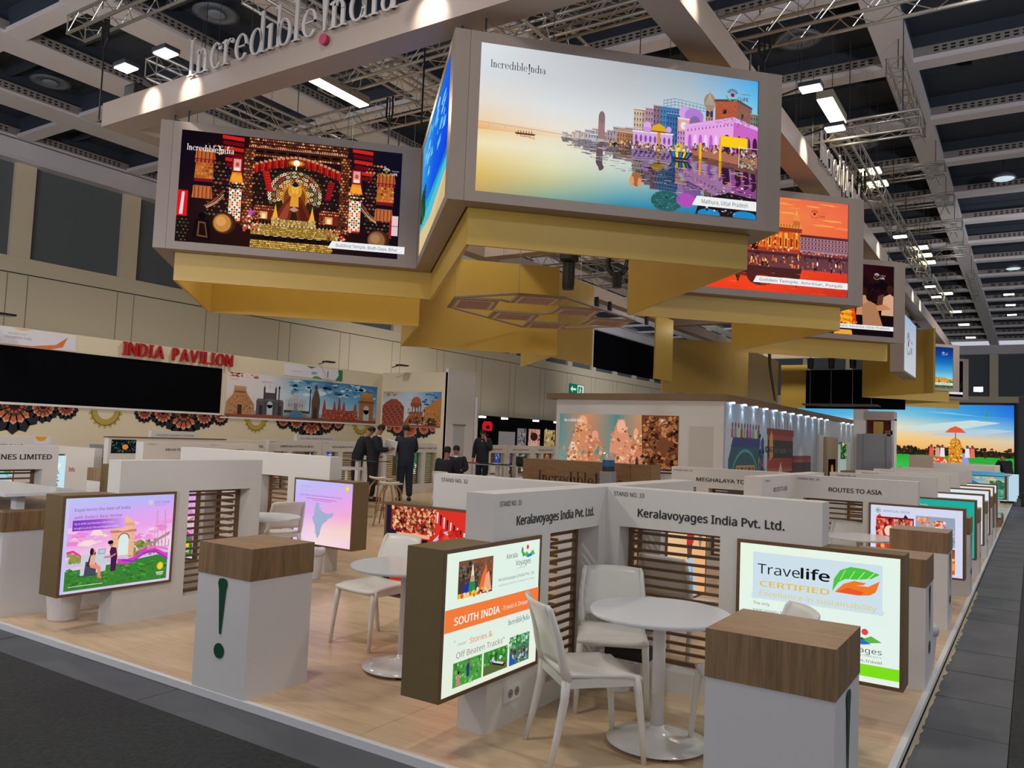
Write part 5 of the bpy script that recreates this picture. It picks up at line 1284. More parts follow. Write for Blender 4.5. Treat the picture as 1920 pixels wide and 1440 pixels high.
def art_airline(variant=0):
    a = Art(LW, LH, 'd8d0f4', 23+variant); W, H = LW, LH
    if variant == 0:
        a.grad(0, 0.25, W, H, [('f6d8e8', 'f8e4c8', 'f4d8e8'), ('f0a8e8', 'f4b8e8', 'f8d8f0'), ('e8a0f0', 'f0a0f0', 'f0b0f0'), ('c8b8f8', 'd0b0f8', 'e8a8f4'), ('c4c8fa', 'b8c0fa', 'b0b8f8')])
        a.speck(0.05, 0.38, W-0.02, 0.52, 40, ['f8c8e8', 'f088d8', 'fae0d8', 'f4a0e0'], 0.03, 0.10, 0.3)
        a.rect(0, 0, 0.03, H, 'c8c8fa')
        # lawn and promenade
        a.poly([(0.03, 0.20), (W-0.03, 0.24), (W-0.03, 0.31), (0.03, 0.26)], 'd8c0e0')
        a.poly([(0.03, 0.02), (W-0.03, 0.02), (W-0.03, 0.245), (0.5, 0.20), (0.03, 0.175)], '3f8436'); a.speck(0.05, 0.04, W-0.05, 0.19, 160, ['4a943c', '357a30', '58a448', '2c6a2a'], 0.008, 0.03, 0.5)
        a.speck(0.05, 0.24, 0.16, 0.31, 40, ['6a9a40', '88a850', 'c08a50'], 0.01, 0.022); a.speck(0.56, 0.25, 0.80, 0.37, 90, ['7a9a48', '5a7a38', '98a858', 'b08858'], 0.01, 0.024)
        # arch monument
        a.poly([(0.40, 0.26), (0.60, 0.25), (0.605, 0.52), (0.395, 0.52)], 'f0b898'); a.poly([(0.385, 0.45), (0.615, 0.45), (0.615, 0.47), (0.385, 0.47)], 'c88070')
        a.polys(disc(0.50, 0.52, 0.085, 0.06), 'f4c0a0'); a.rect(0.41, 0.50, 0.59, 0.53, 'e8a890')
        a.polys(disc(0.505, 0.395, 0.045, 0.045)+[rect(0.46, 0.26, 0.55, 0.395)], 'dcefe8'); a.polys(ring(0.505, 0.395, 0.052, 0.052, 0.010, 0.010, 0, 180), 'a86058')
        for i in range(5): a.band([(0.40, 0.29+i*0.035), (0.455, 0.29+i*0.035)], 0.003, 'd89880'); a.band([(0.555, 0.29+i*0.035), (0.60, 0.29+i*0.035)], 0.003, 'd89880')
        # cable bridge
        for xx in (0.80, 0.875):
            a.poly([(xx-0.025, 0.33), (xx-0.018, 0.33), (xx+0.003, 0.62), (xx-0.003, 0.62)], 'd8a8c0'); a.poly([(xx+0.025, 0.33), (xx+0.018, 0.33), (xx-0.003, 0.62), (xx+0.003, 0.62)], 'c898b4')
        a.poly([(0.62, 0.27), (0.93, 0.40), (0.93, 0.43), (0.62, 0.28)], 'b88898')
        for i in range(5): a.poly([(0.80+i*0.03, 0.29), (0.806+i*0.03, 0.29), (0.795+i*0.034, 0.36), (0.788+i*0.034, 0.36)], 'a87888')
        # ribbon
        a.band([(0.03, 0.32), (0.08, 0.33), (0.13, 0.30), (0.17, 0.26)], 0.018, 'e83898')
        a.band([(0.46, 0.215), (0.55, 0.205), (0.62, 0.225), (0.70, 0.285), (0.77, 0.29), (0.85, 0.25), (0.925, 0.21)], 0.040, 'e040b8')
        a.band([(0.50, 0.22), (0.60, 0.20), (0.70, 0.26), (0.80, 0.27), (0.925, 0.19)], 0.014, '8a38c8')
        a.band([(0.72, 0.295), (0.80, 0.305), (0.90, 0.28), (0.925, 0.27)], 0.018, 'f078d0')
        # seat pod with two women
        a.poly([(0.15, 0.13), (0.36, 0.15), (0.37, 0.26), (0.33, 0.31), (0.28, 0.31), (0.20, 0.30), (0.15, 0.30)], 'd0d0dc'); a.poly([(0.18, 0.12), (0.28, 0.12), (0.28, 0.22), (0.19, 0.24)], '4a4c5c')
        a.poly([(0.20, 0.20), (0.26, 0.19), (0.27, 0.31), (0.23, 0.32)], '3a2c38'); a.poly([(0.22, 0.22), (0.29, 0.21), (0.32, 0.18), (0.32, 0.10), (0.30, 0.10), (0.29, 0.17), (0.23, 0.19)], 'f0907c'); a.poly([(0.22, 0.21), (0.27, 0.21), (0.265, 0.29), (0.23, 0.29)], 'e8b098')
        a.polys(disc(0.245, 0.315, 0.018, 0.022), 'c89078'); a.polys(disc(0.235, 0.315, 0.016, 0.03), '2c1c1c'); a.poly([(0.295, 0.10), (0.33, 0.09), (0.33, 0.11), (0.31, 0.12)], 'f07860')
        a.rect(0.29, 0.29, 0.35, 0.33, '8a90a8'); a.rect(0.295, 0.295, 0.345, 0.325, 'b8d0e0')
        a.poly([(0.40, 0.14), (0.445, 0.14), (0.455, 0.26), (0.44, 0.33), (0.395, 0.34), (0.385, 0.30), (0.40, 0.25)], '4c1c4a'); a.polys(disc(0.395, 0.365, 0.018, 0.022), 'b88070'); a.polys(disc(0.388, 0.378, 0.024, 0.016), '1c1214'); a.band([(0.34, 0.26), (0.40, 0.26), (0.44, 0.28)], 0.014, 'c88c78')
        a.polys(disc(0.855, 0.135, 0.032, 0.034), 'd8c018'); a.polys(disc(0.855, 0.135, 0.022, 0.024), 'f0dc40'); a.rect(0.82, 0.075, 0.89, 0.085, 'e8e8e0'); a.rect(0.825, 0.06, 0.885, 0.068, 'e8e8e0')
        a.rect(0.06, 0.05, 0.34, 0.055, 'dfe8d8')
        a.text('Experience the best of India', 0.07, 0.645, 0.052, '6a5ca8', fit=0.47); a.text("with India's Best Airline", 0.07, 0.585, 0.052, '6a5ca8', fit=0.40)
        a.grad(0.06, 0.49, 0.50, 0.575, [('7a3cc0', 'a050d0', 'd8a8f4'), ('7a3cc0', 'a050d0', 'd8a8f4')])
        a.text('Fly to Delhi and Mumbai with Vistara,', 0.075, 0.54, 0.028, 'f4e8fa', fit=0.33); a.text('brought to you by Tata and Singapore Airlines', 0.075, 0.505, 0.028, 'f4e8fa', fit=0.37)
        a.text('VISTARA', 0.76, 0.675, 0.052, 'a07ac8', fit=0.15); a.rect(0.765, 0.66, 0.87, 0.664, 'a890d0'); a.polys(disc(0.725, 0.69, 0.024, 0.024, 8), 'dcc8e0')
    else:
        a.grad(0, 0, W, H, [('f4d8f4', 'fbe4e4', 'f8d4ec'), ('f0c8f4', 'f8d8d8', 'fbd8c8'), ('d8b0fa', 'f4b0ec', 'f8b0d8'), ('c8b8fa', 'd8b4fa', 'f0a8f0'), ('c0ccfa', 'c4bcfa', 'c8b8fa')])
        a.text('VISTARA', 0.09, 0.665, 0.05, 'b0a0d4', fit=0.17); a.polys(disc(0.055, 0.68, 0.02), 'd4c4d8'); a.rect(0.84, 0.66, 0.90, 0.72, 'f0d028'); a.polys(disc(0.87, 0.69, 0.022), 'f8e468')
        a.text('Fly to Delhi, Mumbai and beyond with Vistara', 0.09, 0.565, 0.042, '7a68b0', fit=0.70); a.band([(0.2, 0.54), (0.7, 0.535)], 0.008, 'e858a8'); a.band([(0.3, 0.52), (0.62, 0.515)], 0.006, 'b870c8')
        pts = [(0.37, 0.50), (0.42, 0.49), (0.43, 0.43), (0.47, 0.40), (0.55, 0.375), (0.60, 0.38), (0.66, 0.40), (0.66, 0.36), (0.62, 0.33), (0.58, 0.32), (0.56, 0.29), (0.50, 0.25), (0.47, 0.20), (0.45, 0.12), (0.42, 0.07), (0.39, 0.12), (0.36, 0.24), (0.33, 0.28), (0.31, 0.31), (0.34, 0.34), (0.35, 0.42)]
        a.poly(pts, 'a4b4d4'); a.speck(0.33, 0.12, 0.62, 0.48, 50, ['8c9cc4', '94a8cc', 'b4c0dc'], 0.004, 0.010, 1, lambda x, y: 0.1 < y < 0.48 and abs(x-0.43) < 0.10)
        a.polys(disc(0.16, 0.44, 0.03, 0.03), 'ecdcf8'); a.rect(0.05, 0.04, 0.20, 0.044, 'c0a8d8')
    return a
def art_mask():
    a = Art(LW, LH, 'c82c24', 25); R = a.r
    a.poly([(0, 0), (0.30, 0), (0.12, LH), (0, LH)], '241a30'); a.rect(0.05, 0.55, 0.45, LH, '8a2a1c')
    a.speck(0.06, 0.52, 0.55, LH, 320, ['e0986a', 'c05838', 'f0c8a0', '6a1c18', 'b04028', '3a1414', 'e8b080'], 0.008, 0.022)
    a.rect(0.12, 0.50, 0.48, 0.53, 'e8b088'); a.rect(0.10, 0.46, 0.46, 0.49, '1c1420'); a.rect(0.12, 0.42, 0.42, 0.44, 'd89070')
    a.polys(disc(0.26, 0.22, 0.22, 0.20, 26), 'b82c20'); a.polys(ring(0.26, 0.22, 0.22, 0.20, 0.015, 0.015, 0, 180), 'f0a890'); a.polys(disc(0.22, 0.26, 0.13, 0.10), 'c8d040'); a.polys(disc(0.30, 0.20, 0.11, 0.10), '3a7a3a'); a.polys(disc(0.24, 0.30, 0.05, 0.05), 'e84828')
    a.poly([(0.48, 0), (LW, 0), (LW, LH), (0.55, LH)], 'e03428')
    a.polys(disc(0.62, 0.22, 0.15, 0.17, 24), 'f0c8b0'); a.polys(disc(0.62, 0.21, 0.125, 0.145, 24), '9a2820'); a.polys(disc(0.62, 0.20, 0.10, 0.115, 24), 'f4e0d0'); a.polys(disc(0.62, 0.19, 0.06, 0.07), 'c83028'); a.polys(disc(0.61, 0.18, 0.025, 0.03), '141018')
    a.band([(0.52, 0.48), (0.60, 0.55), (0.70, 0.58)], 0.035, 'c8b8e8'); a.poly([(0.74, 0.42), (0.80, 0.36), (0.87, 0.42), (0.80, 0.52)], '241a28')
    for i in range(12): a.poly([(0.55+i*0.035, LH-0.02-i*0.018), (0.565+i*0.035, LH-0.02-i*0.018), (0.56+i*0.035, LH-0.11-i*0.018), (0.55+i*0.035, LH-0.11-i*0.018)], ['f4ece8', '1c141c'][i % 2])
    a.poly([(0.70, 0.20), (LW, 0.28), (LW, 0.10), (0.74, 0.06)], 'f0702c'); a.speck(0.5, 0.0, LW, 0.6, 60, ['c82018', 'f05038', 'd83828'], 0.02, 0.05)
    return a
def art_spirit():
    a = Art(LW, LH, 'd8dcf4', 26)
    a.polys(ring(0.08, 0.69, 0.03, 0.03, 0.006, 0.006)+disc(0.08, 0.69, 0.016), '8a9a90'); a.text('SPIRITUAL INDIA', 0.13, 0.675, 0.05, '6a7890', fit=0.29)
    a.rect(0.06, 0.33, 0.46, 0.62, 'c02828'); a.rect(0.28, 0.40, 0.46, 0.62, '6a1c2c'); a.speck(0.07, 0.34, 0.45, 0.61, 160, ['e84838', '8a1420', 'f07050', 'f4b090', 'a01c28', '4a1420'], 0.010, 0.03, 1.6)
    a.polys(disc(0.20, 0.46, 0.05, 0.06), 'f4d8c0'); a.rect(0.07, 0.60, 0.45, 0.62, '8a1c24')
    a.rect(0.48, 0.33, 0.88, 0.66, '9aa4bc'); a.speck(0.49, 0.34, 0.87, 0.52, 120, ['7a8498', 'a8b0c0', '5a6478', 'c8ccd8'], 0.010, 0.026)
    a.polys(disc(0.72, 0.50, 0.05, 0.07), 'e8dcd8'); a.polys(disc(0.72, 0.585, 0.06, 0.035), 'c82c58'); a.speck(0.66, 0.55, 0.78, 0.61, 24, ['e8384c', 'f0b030', 'f4e4e0'], 0.010, 0.02); a.speck(0.66, 0.38, 0.80, 0.47, 40, ['f0c040', 'e0a020', '8a6a20'], 0.012, 0.024)
    a.rect(0.695, 0.51, 0.71, 0.52, '202028'); a.rect(0.73, 0.51, 0.745, 0.52, '202028')
    a.speck(0.50, 0.56, 0.62, 0.64, 34, ['f09050', 'f4b088', 'e06a30'], 0.012, 0.022); a.rect(0.48, 0.25, 0.88, 0.31, 'd8dcf4')
    a.rect(0.06, 0.03, 0.46, 0.31, 'c8442c'); a.speck(0.07, 0.04, 0.45, 0.30, 90, ['e87a38', 'a03020', 'f0b060'], 0.012, 0.03)
    a.grad(0.48, 0.03, 0.88, 0.31, ['e86a20', 'c85a24', '8a4420']); a.speck(0.49, 0.04, 0.87, 0.2, 60, ['f8a040', 'fcd070', 'd86020'], 0.010, 0.03, 1.6)
    return a
def art_plain(c, seed=30, title=None, tc='3a8a80', stripes=()):
    a = Art(LW, LH, c, seed)
    for (y0, y1, cc) in stripes: a.rect(0, y0, LW, y1, cc)
    if title: a.text(title, 0.10, LH-0.10, 0.06, tc)
    return a
def art_land():
    a = Art(LW, LH, '58b8c8', 33)
    a.grad(0, 0.3, LW, LH, [('c8e0c8', 'e8d8a0'), ('78c0d0', 'd8d0a0'), ('48a8cc', '68b8d0'), ('3898c8', '50acd0')])
    a.poly([(0, 0.25), (0, 0.60), (0.2, 0.48), (0.45, 0.36), (LW, 0.46), (LW, 0.25)], '3a8098'); a.poly([(0, 0), (LW, 0), (LW, 0.42), (0.5, 0.30), (0, 0.34)], '4a9a80')
    a.speck(0, 0, LW, 0.36, 200, ['6ab890', 'a8d8c0', '2c6a58', '88c8b0', 'd0e8d8'], 0.014, 0.04, 0.6); a.speck(0.6, 0.3, LW, 0.5, 60, ['2a6a40', '3a7a50'], 0.02, 0.05)
    a.speck(0.15, 0.52, 0.7, 0.60, 20, ['f0d898', 'e8c888'], 0.03, 0.09, 0.3)
    return a
# ---- Kerala corner stand (a cross of four walls)
wall('left wall of the front stand, lettered condensed KERALAVOYAGES above slats', 'Y', 3.89, 5.35, -2.81, -2.61, [(4.55, 5.24)],
     [('STAND NO. 33', 3.945, 1.285, 0.062, 0.235), ('Keralavoyages India Pvt. Ltd.', 4.135, 1.165, 0.115, 1.02, 1)])
wall('right wall of the front stand, lettered wide KERALAVOYAGES beside the leaf lightbox', 'X', -2.81, -1.11, 5.35, 5.55, [(-2.50, -1.76)],
     [('STAND NO. 33', -2.55, 1.300, 0.062, 0.235), ('Keralavoyages India Pvt. Ltd.', -2.36, 1.165, 0.115, 1.02, 1)])
wall('rear wall of the front stand running back from its corner', 'Y', 5.55, 7.15, -2.81, -2.61, [(5.75, 6.4)])
wall('white wall lettered STAND NO. 32 above the red mask lightbox', 'X', -4.21, -2.81, 5.35, 5.55, [(-3.6, -3.0)],
     [('STAND NO. 32', -4.13, 1.30, 0.062, 0.27), ('Amba Travels India', -3.79, 1.16, 0.115, 0.75, 1)])
lbox('front lightbox with orange SOUTH INDIA band, nearest the camera', 'Y', 3.42, 4.42, -2.85, -2.595, art_south(), 0.98)
lbox('lightbox with green and orange leaf logo behind the right counter', 'X', -1.64, -0.64, 5.335, 5.56, art_leaf(), 0.98)
lbox('lightbox with red painted mask picture behind the white round table', 'X', -4.72, -3.72, 5.335, 5.56, art_mask(), 0.95)
a = Art(LW, LH, 'e8b888', 27); a.grad(0, 0, LW, LH, [('e8c8a0', 'f0b078'), ('f0c090', 'eeb47c')]); a.poly([(0, 0.62), (0.35, 0.72), (0, 0.75)], '3a2c8a')
a.poly([(0.45, 0.48), (0.62, 0.48), (0.66, 0.62), (0.6, 0.72), (0.5, 0.72), (0.46, 0.6)], 'c82c34'); a.poly([(0.48, 0.35), (0.58, 0.35), (0.6, 0.48), (0.46, 0.48)], '6a4034'); a.poly([(0.40, 0), (0.72, 0), (0.62, 0.35), (0.5, 0.36)], 'a8c8dc'); a.poly([(0.55, 0), (0.66, 0), (0.6, 0.3)], '6a90b8'); a.polys(disc(0.80, 0.55, 0.05, 0.12), '9a7a6c')
lbox('orange picture lightbox seen through the slats behind the front table', 'Y', 6.5, 7.5, -2.85, -2.595, a, 0.95)
counter('front right counter with oak top, cut by the lower picture edge', -1.155, -0.636, 3.35, 3.87, 'r')
counter('free standing white counter with green exclamation mark and oak top', -4.60, -4.08, 3.40, 3.92, 'f')
counter('counter directly behind the leaf lightbox on the right', -1.165, -0.645, 6.57, 7.09, 'r')
counter('counter in front of the SPIRITUAL INDIA lightbox', -1.21, -0.69, 8.93, 9.45, 'r')
# outlet on the left wall
t = thing('wall_outlet', 'white double socket low on the front stand wall below the SOUTH INDIA box', 'socket', (-2.605, 4.17, 0.17))
wb(MB().box(-2.612, -2.598, 4.06, 4.24, 0.13, 0.225), 'plate', WHITE, t, bevel=0.003)
for y in (4.125, 4.195):
    mb = MB(); mb.v = [(-2.5975, y+0.027*math.cos(k*0.3927), 0.178+0.027*math.sin(k*0.3927)) for k in range(16)]; mb.f = [tuple(range(16))]
    s_ = wb(mb, 'socket', mat('socket_grey', '8a8884', 0.5), t)
    for dz in (-0.008, 0.008):
        mb = MB(); mb.v = [(-2.597, y+0.005*math.cos(k*0.785)+dz, 0.178+0.005*math.sin(k*0.785)) for k in range(8)]; mb.f = [tuple(range(8))]
        wb(mb, 'pin_hole', BLACK, t)

# ---- chairs, tables, bins
def make_chair(label, m=None):
    m = m or PLASTIC
    t = thing('plastic_chair', label, 'chair', (0, 0, 0), 0, 'white plastic chairs')
    # seat: +Y is the front
    def seat(u, v):
        x = (u-0.5)*(0.44-0.03*(1-v)); y = -0.20+0.43*v
        z = 0.455-0.012*math.cos((u-0.5)*3.1)+0.004-(0.03*max(0, v-0.8)/0.2)**1.0*0.6+0.012*(1-v)**2
        return (x, y, z)
    mb = MB(); mb.grid(seat, 8, 10); o = mb.build('seat', m, t, smooth=True, solid=0.022)
    ap = MB()
    for sx in (-1, 1):
        ap.box(*( (0.185, 0.212) if sx > 0 else (-0.212, -0.185)), -0.19, 0.205, 0.405, 0.452)
    ap.box(-0.19, 0.19, 0.178, 0.205, 0.41, 0.445); ap.box(-0.19, 0.19, -0.205, -0.18, 0.405, 0.45)
    ap.build('apron', m, t)
    # legs
    for sx in (-1, 1):
        MB().tube([(sx*0.20, 0.20, 0.455), (sx*0.205, 0.215, 0.36), (sx*0.213, 0.235, 0.18), (sx*0.22, 0.25, 0.0)], [0.024, 0.022, 0.018, 0.014], 10).build('leg', m, t, smooth=True)
        MB().tube([(sx*0.20, -0.19, 0.455), (sx*0.205, -0.20, 0.34), (sx*0.212, -0.235, 0.17), (sx*0.22, -0.275, 0.0)], [0.025, 0.023, 0.019, 0.014], 10).build('leg', m, t, smooth=True)
        MB().tube([(sx*0.20, -0.185, 0.44), (sx*0.205, -0.215, 0.53), (sx*0.205, -0.245, 0.66), (sx*0.195, -0.29, 0.80), (sx*0.188, -0.305, 0.825)], [0.026, 0.024, 0.020, 0.016, 0.010], 10).build('back_frame', m, t, smooth=True)
    def back(u, v):
        x = (u-0.5)*(0.40-0.03*v)
        z = 0.515+0.31*v+0.006*math.sin(3.14*u)
        bow = 0.035*(1-(2*u-1)**2)
        y = -0.205-bow-0.03*v-0.075*v*v
        return (x, y, z)
    mb = MB(); mb.grid(back, 10, 8); mb.build('backrest', m, t, smooth=True, solid=0.014)
    return t
CH = make_chair('near white plastic chair beside the SOUTH INDIA lightbox, seen from its side')
def put(o, x, y, deg): o.location = (x, y, 0.0); o.rotation_euler = (0, 0, math.radians(deg-90))
put(CH, -2.055, 4.045, 48)
def chair(label, x, y, deg):
    c = copy_tree(CH); c['label'] = label; put(c, x, y, deg); return c
chair('white plastic chair in the corner of the front stand behind the round table', -2.30, 4.86, -63)
chair('white plastic chair mostly hidden behind the front right counter', -1.30, 4.47, 215)
chair('white plastic chair behind the round table left of the SOUTH INDIA box', -4.47, 4.98, -94)
chair('white plastic chair in front of the pink map lightbox', -7.55, 6.62, 165)
chair('white plastic chair at the stand lettered ROUTES TO ASIA', -1.93, 10.25, -100)
chair('white plastic chair seen through the slats right of the front stand corner', -2.36, 6.20, 83)
def make_table(label):
    t = thing('round_table', label, 'table', (0, 0, 0), 0, 'white round tables')
    MB().lathe([(0.375, 0.715), (0.396, 0.718), (0.40, 0.726), (0.40, 0.734), (0.397, 0.74)], 56).build('table_top', TABLEW, t, smooth=False)
    MB().lathe([(0.036, 0.03), (0.036, 0.715)], 24).build('column', WHITE, t, smooth=True)
    MB().lathe([(0.275, 0.018), (0.283, 0.022), (0.283, 0.028), (0.20, 0.043), (0.10, 0.062), (0.045, 0.085), (0.036, 0.11)], 48).build('base', mat('white_gloss_base', 'e0dcd8', 0.15), t, smooth=True)
    for k in range(4):
        a_ = k*math.pi/2+0.6
        MB().lathe([(0.02, 0), (0.02, 0.018)], 10, (0.23*math.cos(a_), 0.23*math.sin(a_), 0)).build('foot', BLACK, t)
    return t
TB = make_table('white round pedestal table inside the front stand'); TB.location = (-1.785, 4.40, 0)
dup(TB, (-3.80, 4.56, 0), 0, 'white round pedestal table half hidden behind the SOUTH INDIA lightbox')
dup(TB, (-1.62, 9.75, 0), 0, 'white round table at the stand lettered ROUTES TO ASIA')
dup(TB, (-6.9, 5.85, 0), 0, 'white round table seen through the slats of the airline stand wall')
def bin_(label, x, y, h=0.30, r=0.135, bag=True):
    t = thing('waste_bin', label, 'bin', (x, y, 0), 0, 'white waste bins')
    MB().lathe([(r*0.72, 0), (r*0.78, 0.01), (r*0.97, h*0.82), (r*1.05, h*0.84), (r*1.06, h), (r*0.98, h)], 28).build('bucket', WHITE, t, smooth=False)
    if bag:
        mb = MB(); pr = [(r*1.08, h*0.80), (r*1.12, h*0.9), (r*1.10, h+0.004), (r*0.9, h+0.012), (r*0.2, h-0.02)]
        mb.lathe(pr, 22)
        mb.v = [(v[0]*(1+0.04*math.sin(i*2.3)), v[1]*(1+0.04*math.cos(i*1.7)), v[2]+0.006*math.sin(i*1.1)) for i, v in enumerate(mb.v)]
        mb.build('liner', mat('white_bin_bag', 'd0d0d2', 0.35), t, smooth=True)
    return t
b = bin_('white waste bin under the airline lightbox with black bag showing', -6.90, 3.80, 0.34, 0.15, False)
MB().box(-0.05, 0.20, -0.05, 0.15, 0.30, 0.345).build('bag', BLACK, b, bevel=0.02)
bin_('white waste bin behind the free standing counter', -6.86, 6.56, 0.33, 0.13)
bin_('white waste bin under the chair in the front stand corner', -2.40, 5.17, 0.24, 0.12, False)
bin_('white waste bin with crumpled liner behind the right counters', -0.74, 7.35, 0.32, 0.10)
o = MB().box(-0.16, 0.16, -0.08, 0.08, 0.0, 0.10).build('black_bag', BLACK, bevel=0.03); o.location = (-2.28, 5.10, 0.24)
tag(o, 'small black bag lying on the bin in the front stand corner', 'bag')

# ---- Routes to Asia and the walls along the right edge
wall('wall lettered large ROUTES TO ASIA', 'X', -2.5, -1.12, 10.45, 10.65, [(-2.40, -1.71)],
     [('STAND NO. 35', -2.47, 1.305, 0.05, 0.26), ('ROUTES TO ASIA', -2.10, 1.18, 0.105, 0.60, 1)])
wall('short wall end lettered small ROUTES TO ASIA', 'Y', 8.98, 10.65, -2.7, -2.5, [(9.4, 10.2)], [('STAND NO. 35', 9.1, 1.305, 0.04, 0.2), ('ROUTES TO ASIA', 9.45, 1.18, 0.105, 0.62)], slats='far')
wall('wall running back behind the ROUTES TO ASIA lettering', 'Y', 10.65, 12.1, -2.7, -2.5, [], slats='far')
lbox('lightbox titled SPIRITUAL INDIA with four photo tiles', 'X', -1.64, -0.64, 10.43, 10.66, art_spirit(), 0.95)
wall('white wall lettered MEGHALAYA TOURISM behind the front stand', 'X', -4.35, -2.75, 11.0, 11.2, [(-4.20, -3.98), (-3.80, -3.0)],
     [('STAND NO. 51', -4.32, 1.30, 0.05, 0.28), ('MEGHALAYA TOURISM', -3.98, 1.175, 0.105, 0.98, 1)], slats='far')
FW = [(12.62, -2.52, 'second', '2', 'teal lightbox just behind the SPIRITUAL INDIA one', art_plain('1fb0a0', 31, 'Incredible India', 'e8f4f0')),
      (14.68, -2.52, 'third', '3', 'white lightbox behind the teal one, third along the right edge', art_plain('e8eef4', 32, 'DISCOVERIES', '8ab0b8', ((0.0, 0.2, 'dfe8ee'),))),
      (16.75, -2.55, 'fourth', '4', 'pale blue white lightbox, fourth along the right edge', art_plain('dcebf6', 34, None)),
      (18.55, -2.5, 'fifth', '5', 'white and salmon lightbox, fifth along the right edge', art_plain('f0e0da', 35, None, stripes=((0.5, 0.6, 'e09a84'),))),
      (20.25, -2.5, 'sixth', '6', 'bright white lightbox, sixth along the right edge', art_plain('e6f2fa', 36, None))]
cy = [11.55, 13.60, 15.8, 17.7, 19.4]
for i, (yy, xl, nm, kx, lb, ar) in enumerate(FW):
    wall(nm+' plain partition wall behind the ROUTES TO ASIA wall along the right edge', 'X', xl, -1.12, yy-0.03, yy+0.17, [(-2.3, -1.7)],
         [('STAND NO. %d' % (36+i), xl+0.1, 1.305, 0.05, 0.26)], slats='far')
    lbox(lb, 'X', -1.64, -0.64, yy-0.05, yy+0.18, ar, 0.95)
    counter(['oak topped counter just before the teal lightbox', 'oak topped counter between the teal and the white lightbox', 'oak topped counter after the white lightbox on the right edge',
             'oak topped counter fourth from the teal lightbox on the right edge', 'small far oak topped counter before the glass case'][i], -1.12, -0.64, cy[i]-0.25, cy[i]+0.25, 'r')
lbox('lightbox with green river landscape at the far end of the right edge', 'X', -1.66, -0.62, 27.0, 27.2, art_land(), 0.8, 0.45, 1.12)
g = thing('display_case', 'low oak display case with glass top before the landscape lightbox', 'display case', (-1.0, 24.0, 0))
wb(MB().box(-1.35, -0.64, 22.6, 24.6, 0, 0.22), 'base', OAK, g); wb(MB().box(-1.32, -0.67, 22.63, 24.57, 0.22, 0.26), 'glass_top', mat('case_glass', '5a7078', 0.1), g); wb(MB().box(-1.35, -0.64, 22.6, 22.66, 0.2, 0.30), 'rim', WHITE, g)
for i, (y, x0) in enumerate([(29.5, -3.2), (31.5, -2.6), (34.0, -3.4)]):
    wall(['low white wall right of the paper bag towers', 'white wall far down beside the leaning man', 'furthest white wall before the elephant picture'][i], 'X', x0, -1.0, y, y+0.2, [], slats='far')
    lbox(['thin lightbox far down the right edge, nearest of three', 'thin lightbox far down the right edge, middle of three', 'thin lightbox far down the right edge, furthest of three'][i], 'X', -1.4, -0.64, y-0.05, y+0.2, art_plain('bfe0f0', 40+i), 0.9)

# ---- airline stand at the left
wall('airline stand wall at the left with slats behind the exclamation counter', 'Y', 3.93, 5.41, -6.60, -6.42, [(4.60, 5.28)])
wall('inner back wall of the airline stand with slats', 'X', -8.35, -6.60, 5.31, 5.49, [(-7.15, -6.7)], slats='far', htop=1.13)
lbox('lightbox with airline picture of arch monument and pink ribbon', 'Y', 3.46, 4.46, -6.66, -6.40, art_airline(0), 0.95)
lbox('airline lightbox seen through the slats of the airline wall', 'X', -8.2, -7.22, 5.27, 5.5, art_airline(0), 0.9)
wall('long white wall behind the airline stand with slats and map lightbox', 'X', -9.95, -7.05, 6.95, 7.15, [(-8.30, -7.76)])
lbox('airline lightbox with pale map of India on pink sky', 'X', -7.62, -6.62, 6.93, 7.18, art_airline(1), 0.95)
t = thing('reception_counter', 'large reception counter at the left edge with oak band and glass shelf', 'counter', (-7.6, 4.0, 0))
wb(MB().box(-9.6, -7.28, 3.45, 4.9, 0, 0.72), 'base', WHITE, t); wb(MB().box(-9.62, -7.27, 3.43, 4.92, 0.72, 0.88), 'wood_band', OAKY, t)
wb(MB().box(-9.62, -7.27, 3.43, 4.92, 0.88, 0.90), 'worktop', OAKTOP, t)
wb(MB().box(-9.7, -7.20, 3.40, 4.1, 1.02, 1.045), 'shelf', mat('shelf_glass_white', 'd8dadc', 0.15), t)
for x in (-7.4, -8.6, -9.5): wb(MB().box(x, x+0.09, 3.55, 3.62, 0.90, 1.02), 'shelf_post', WHITE, t)
wall('white wall lettered AIRLINES LIMITED at the left edge', 'Y', 3.3, 5.20, -10.0, -9.8, [(4.0, 5.02)], [('TATA SIA AIRLINES LIMITED', 3.9, 1.20, 0.12, 1.22, 1)])
def poster_box(label, x, y0, y1, z0, z1, art, s):
    t = thing('lightbox', label, 'lightbox', (x, (y0+y1)/2, z0), 0, 'standing lightboxes of the stands')
    wb(MB().box(x-0.15, x-0.001, y0, y1, z0, z1), 'housing', BOXBR, t); wb(MB().box(x-0.12, x-0.03, y0+0.3, y1-0.3, 0, z0), 'stand_foot', WHITE2, t); art.place('picture', (x, y0+0.02, z0+0.02), (0, 1, 0), (1, 0, 0), t, s); return t
a = Art(0.95, 0.75, 'c8e8f4', 51); a.text('Himalaya', 0.42, 0.56, 0.16, 'f4fafc', True, fit=0.45); a.speck(0.1, 0.1, 0.85, 0.52, 420, ['3a5a78', '2c4a68', '8ab0c8', 'f0f4f8', '58788c'], 0.008, 0.022); a.polys(disc(0.72, 0.16, 0.05), 'c83858'); a.rect(0.45, 0, 0.95, 0.09, 'a8dcb0')
poster_box('cold blue poster lightbox right of the AIRLINES LIMITED wall', -13.75, 6.45, 7.40, 0.29, 1.085, a, 0.95)
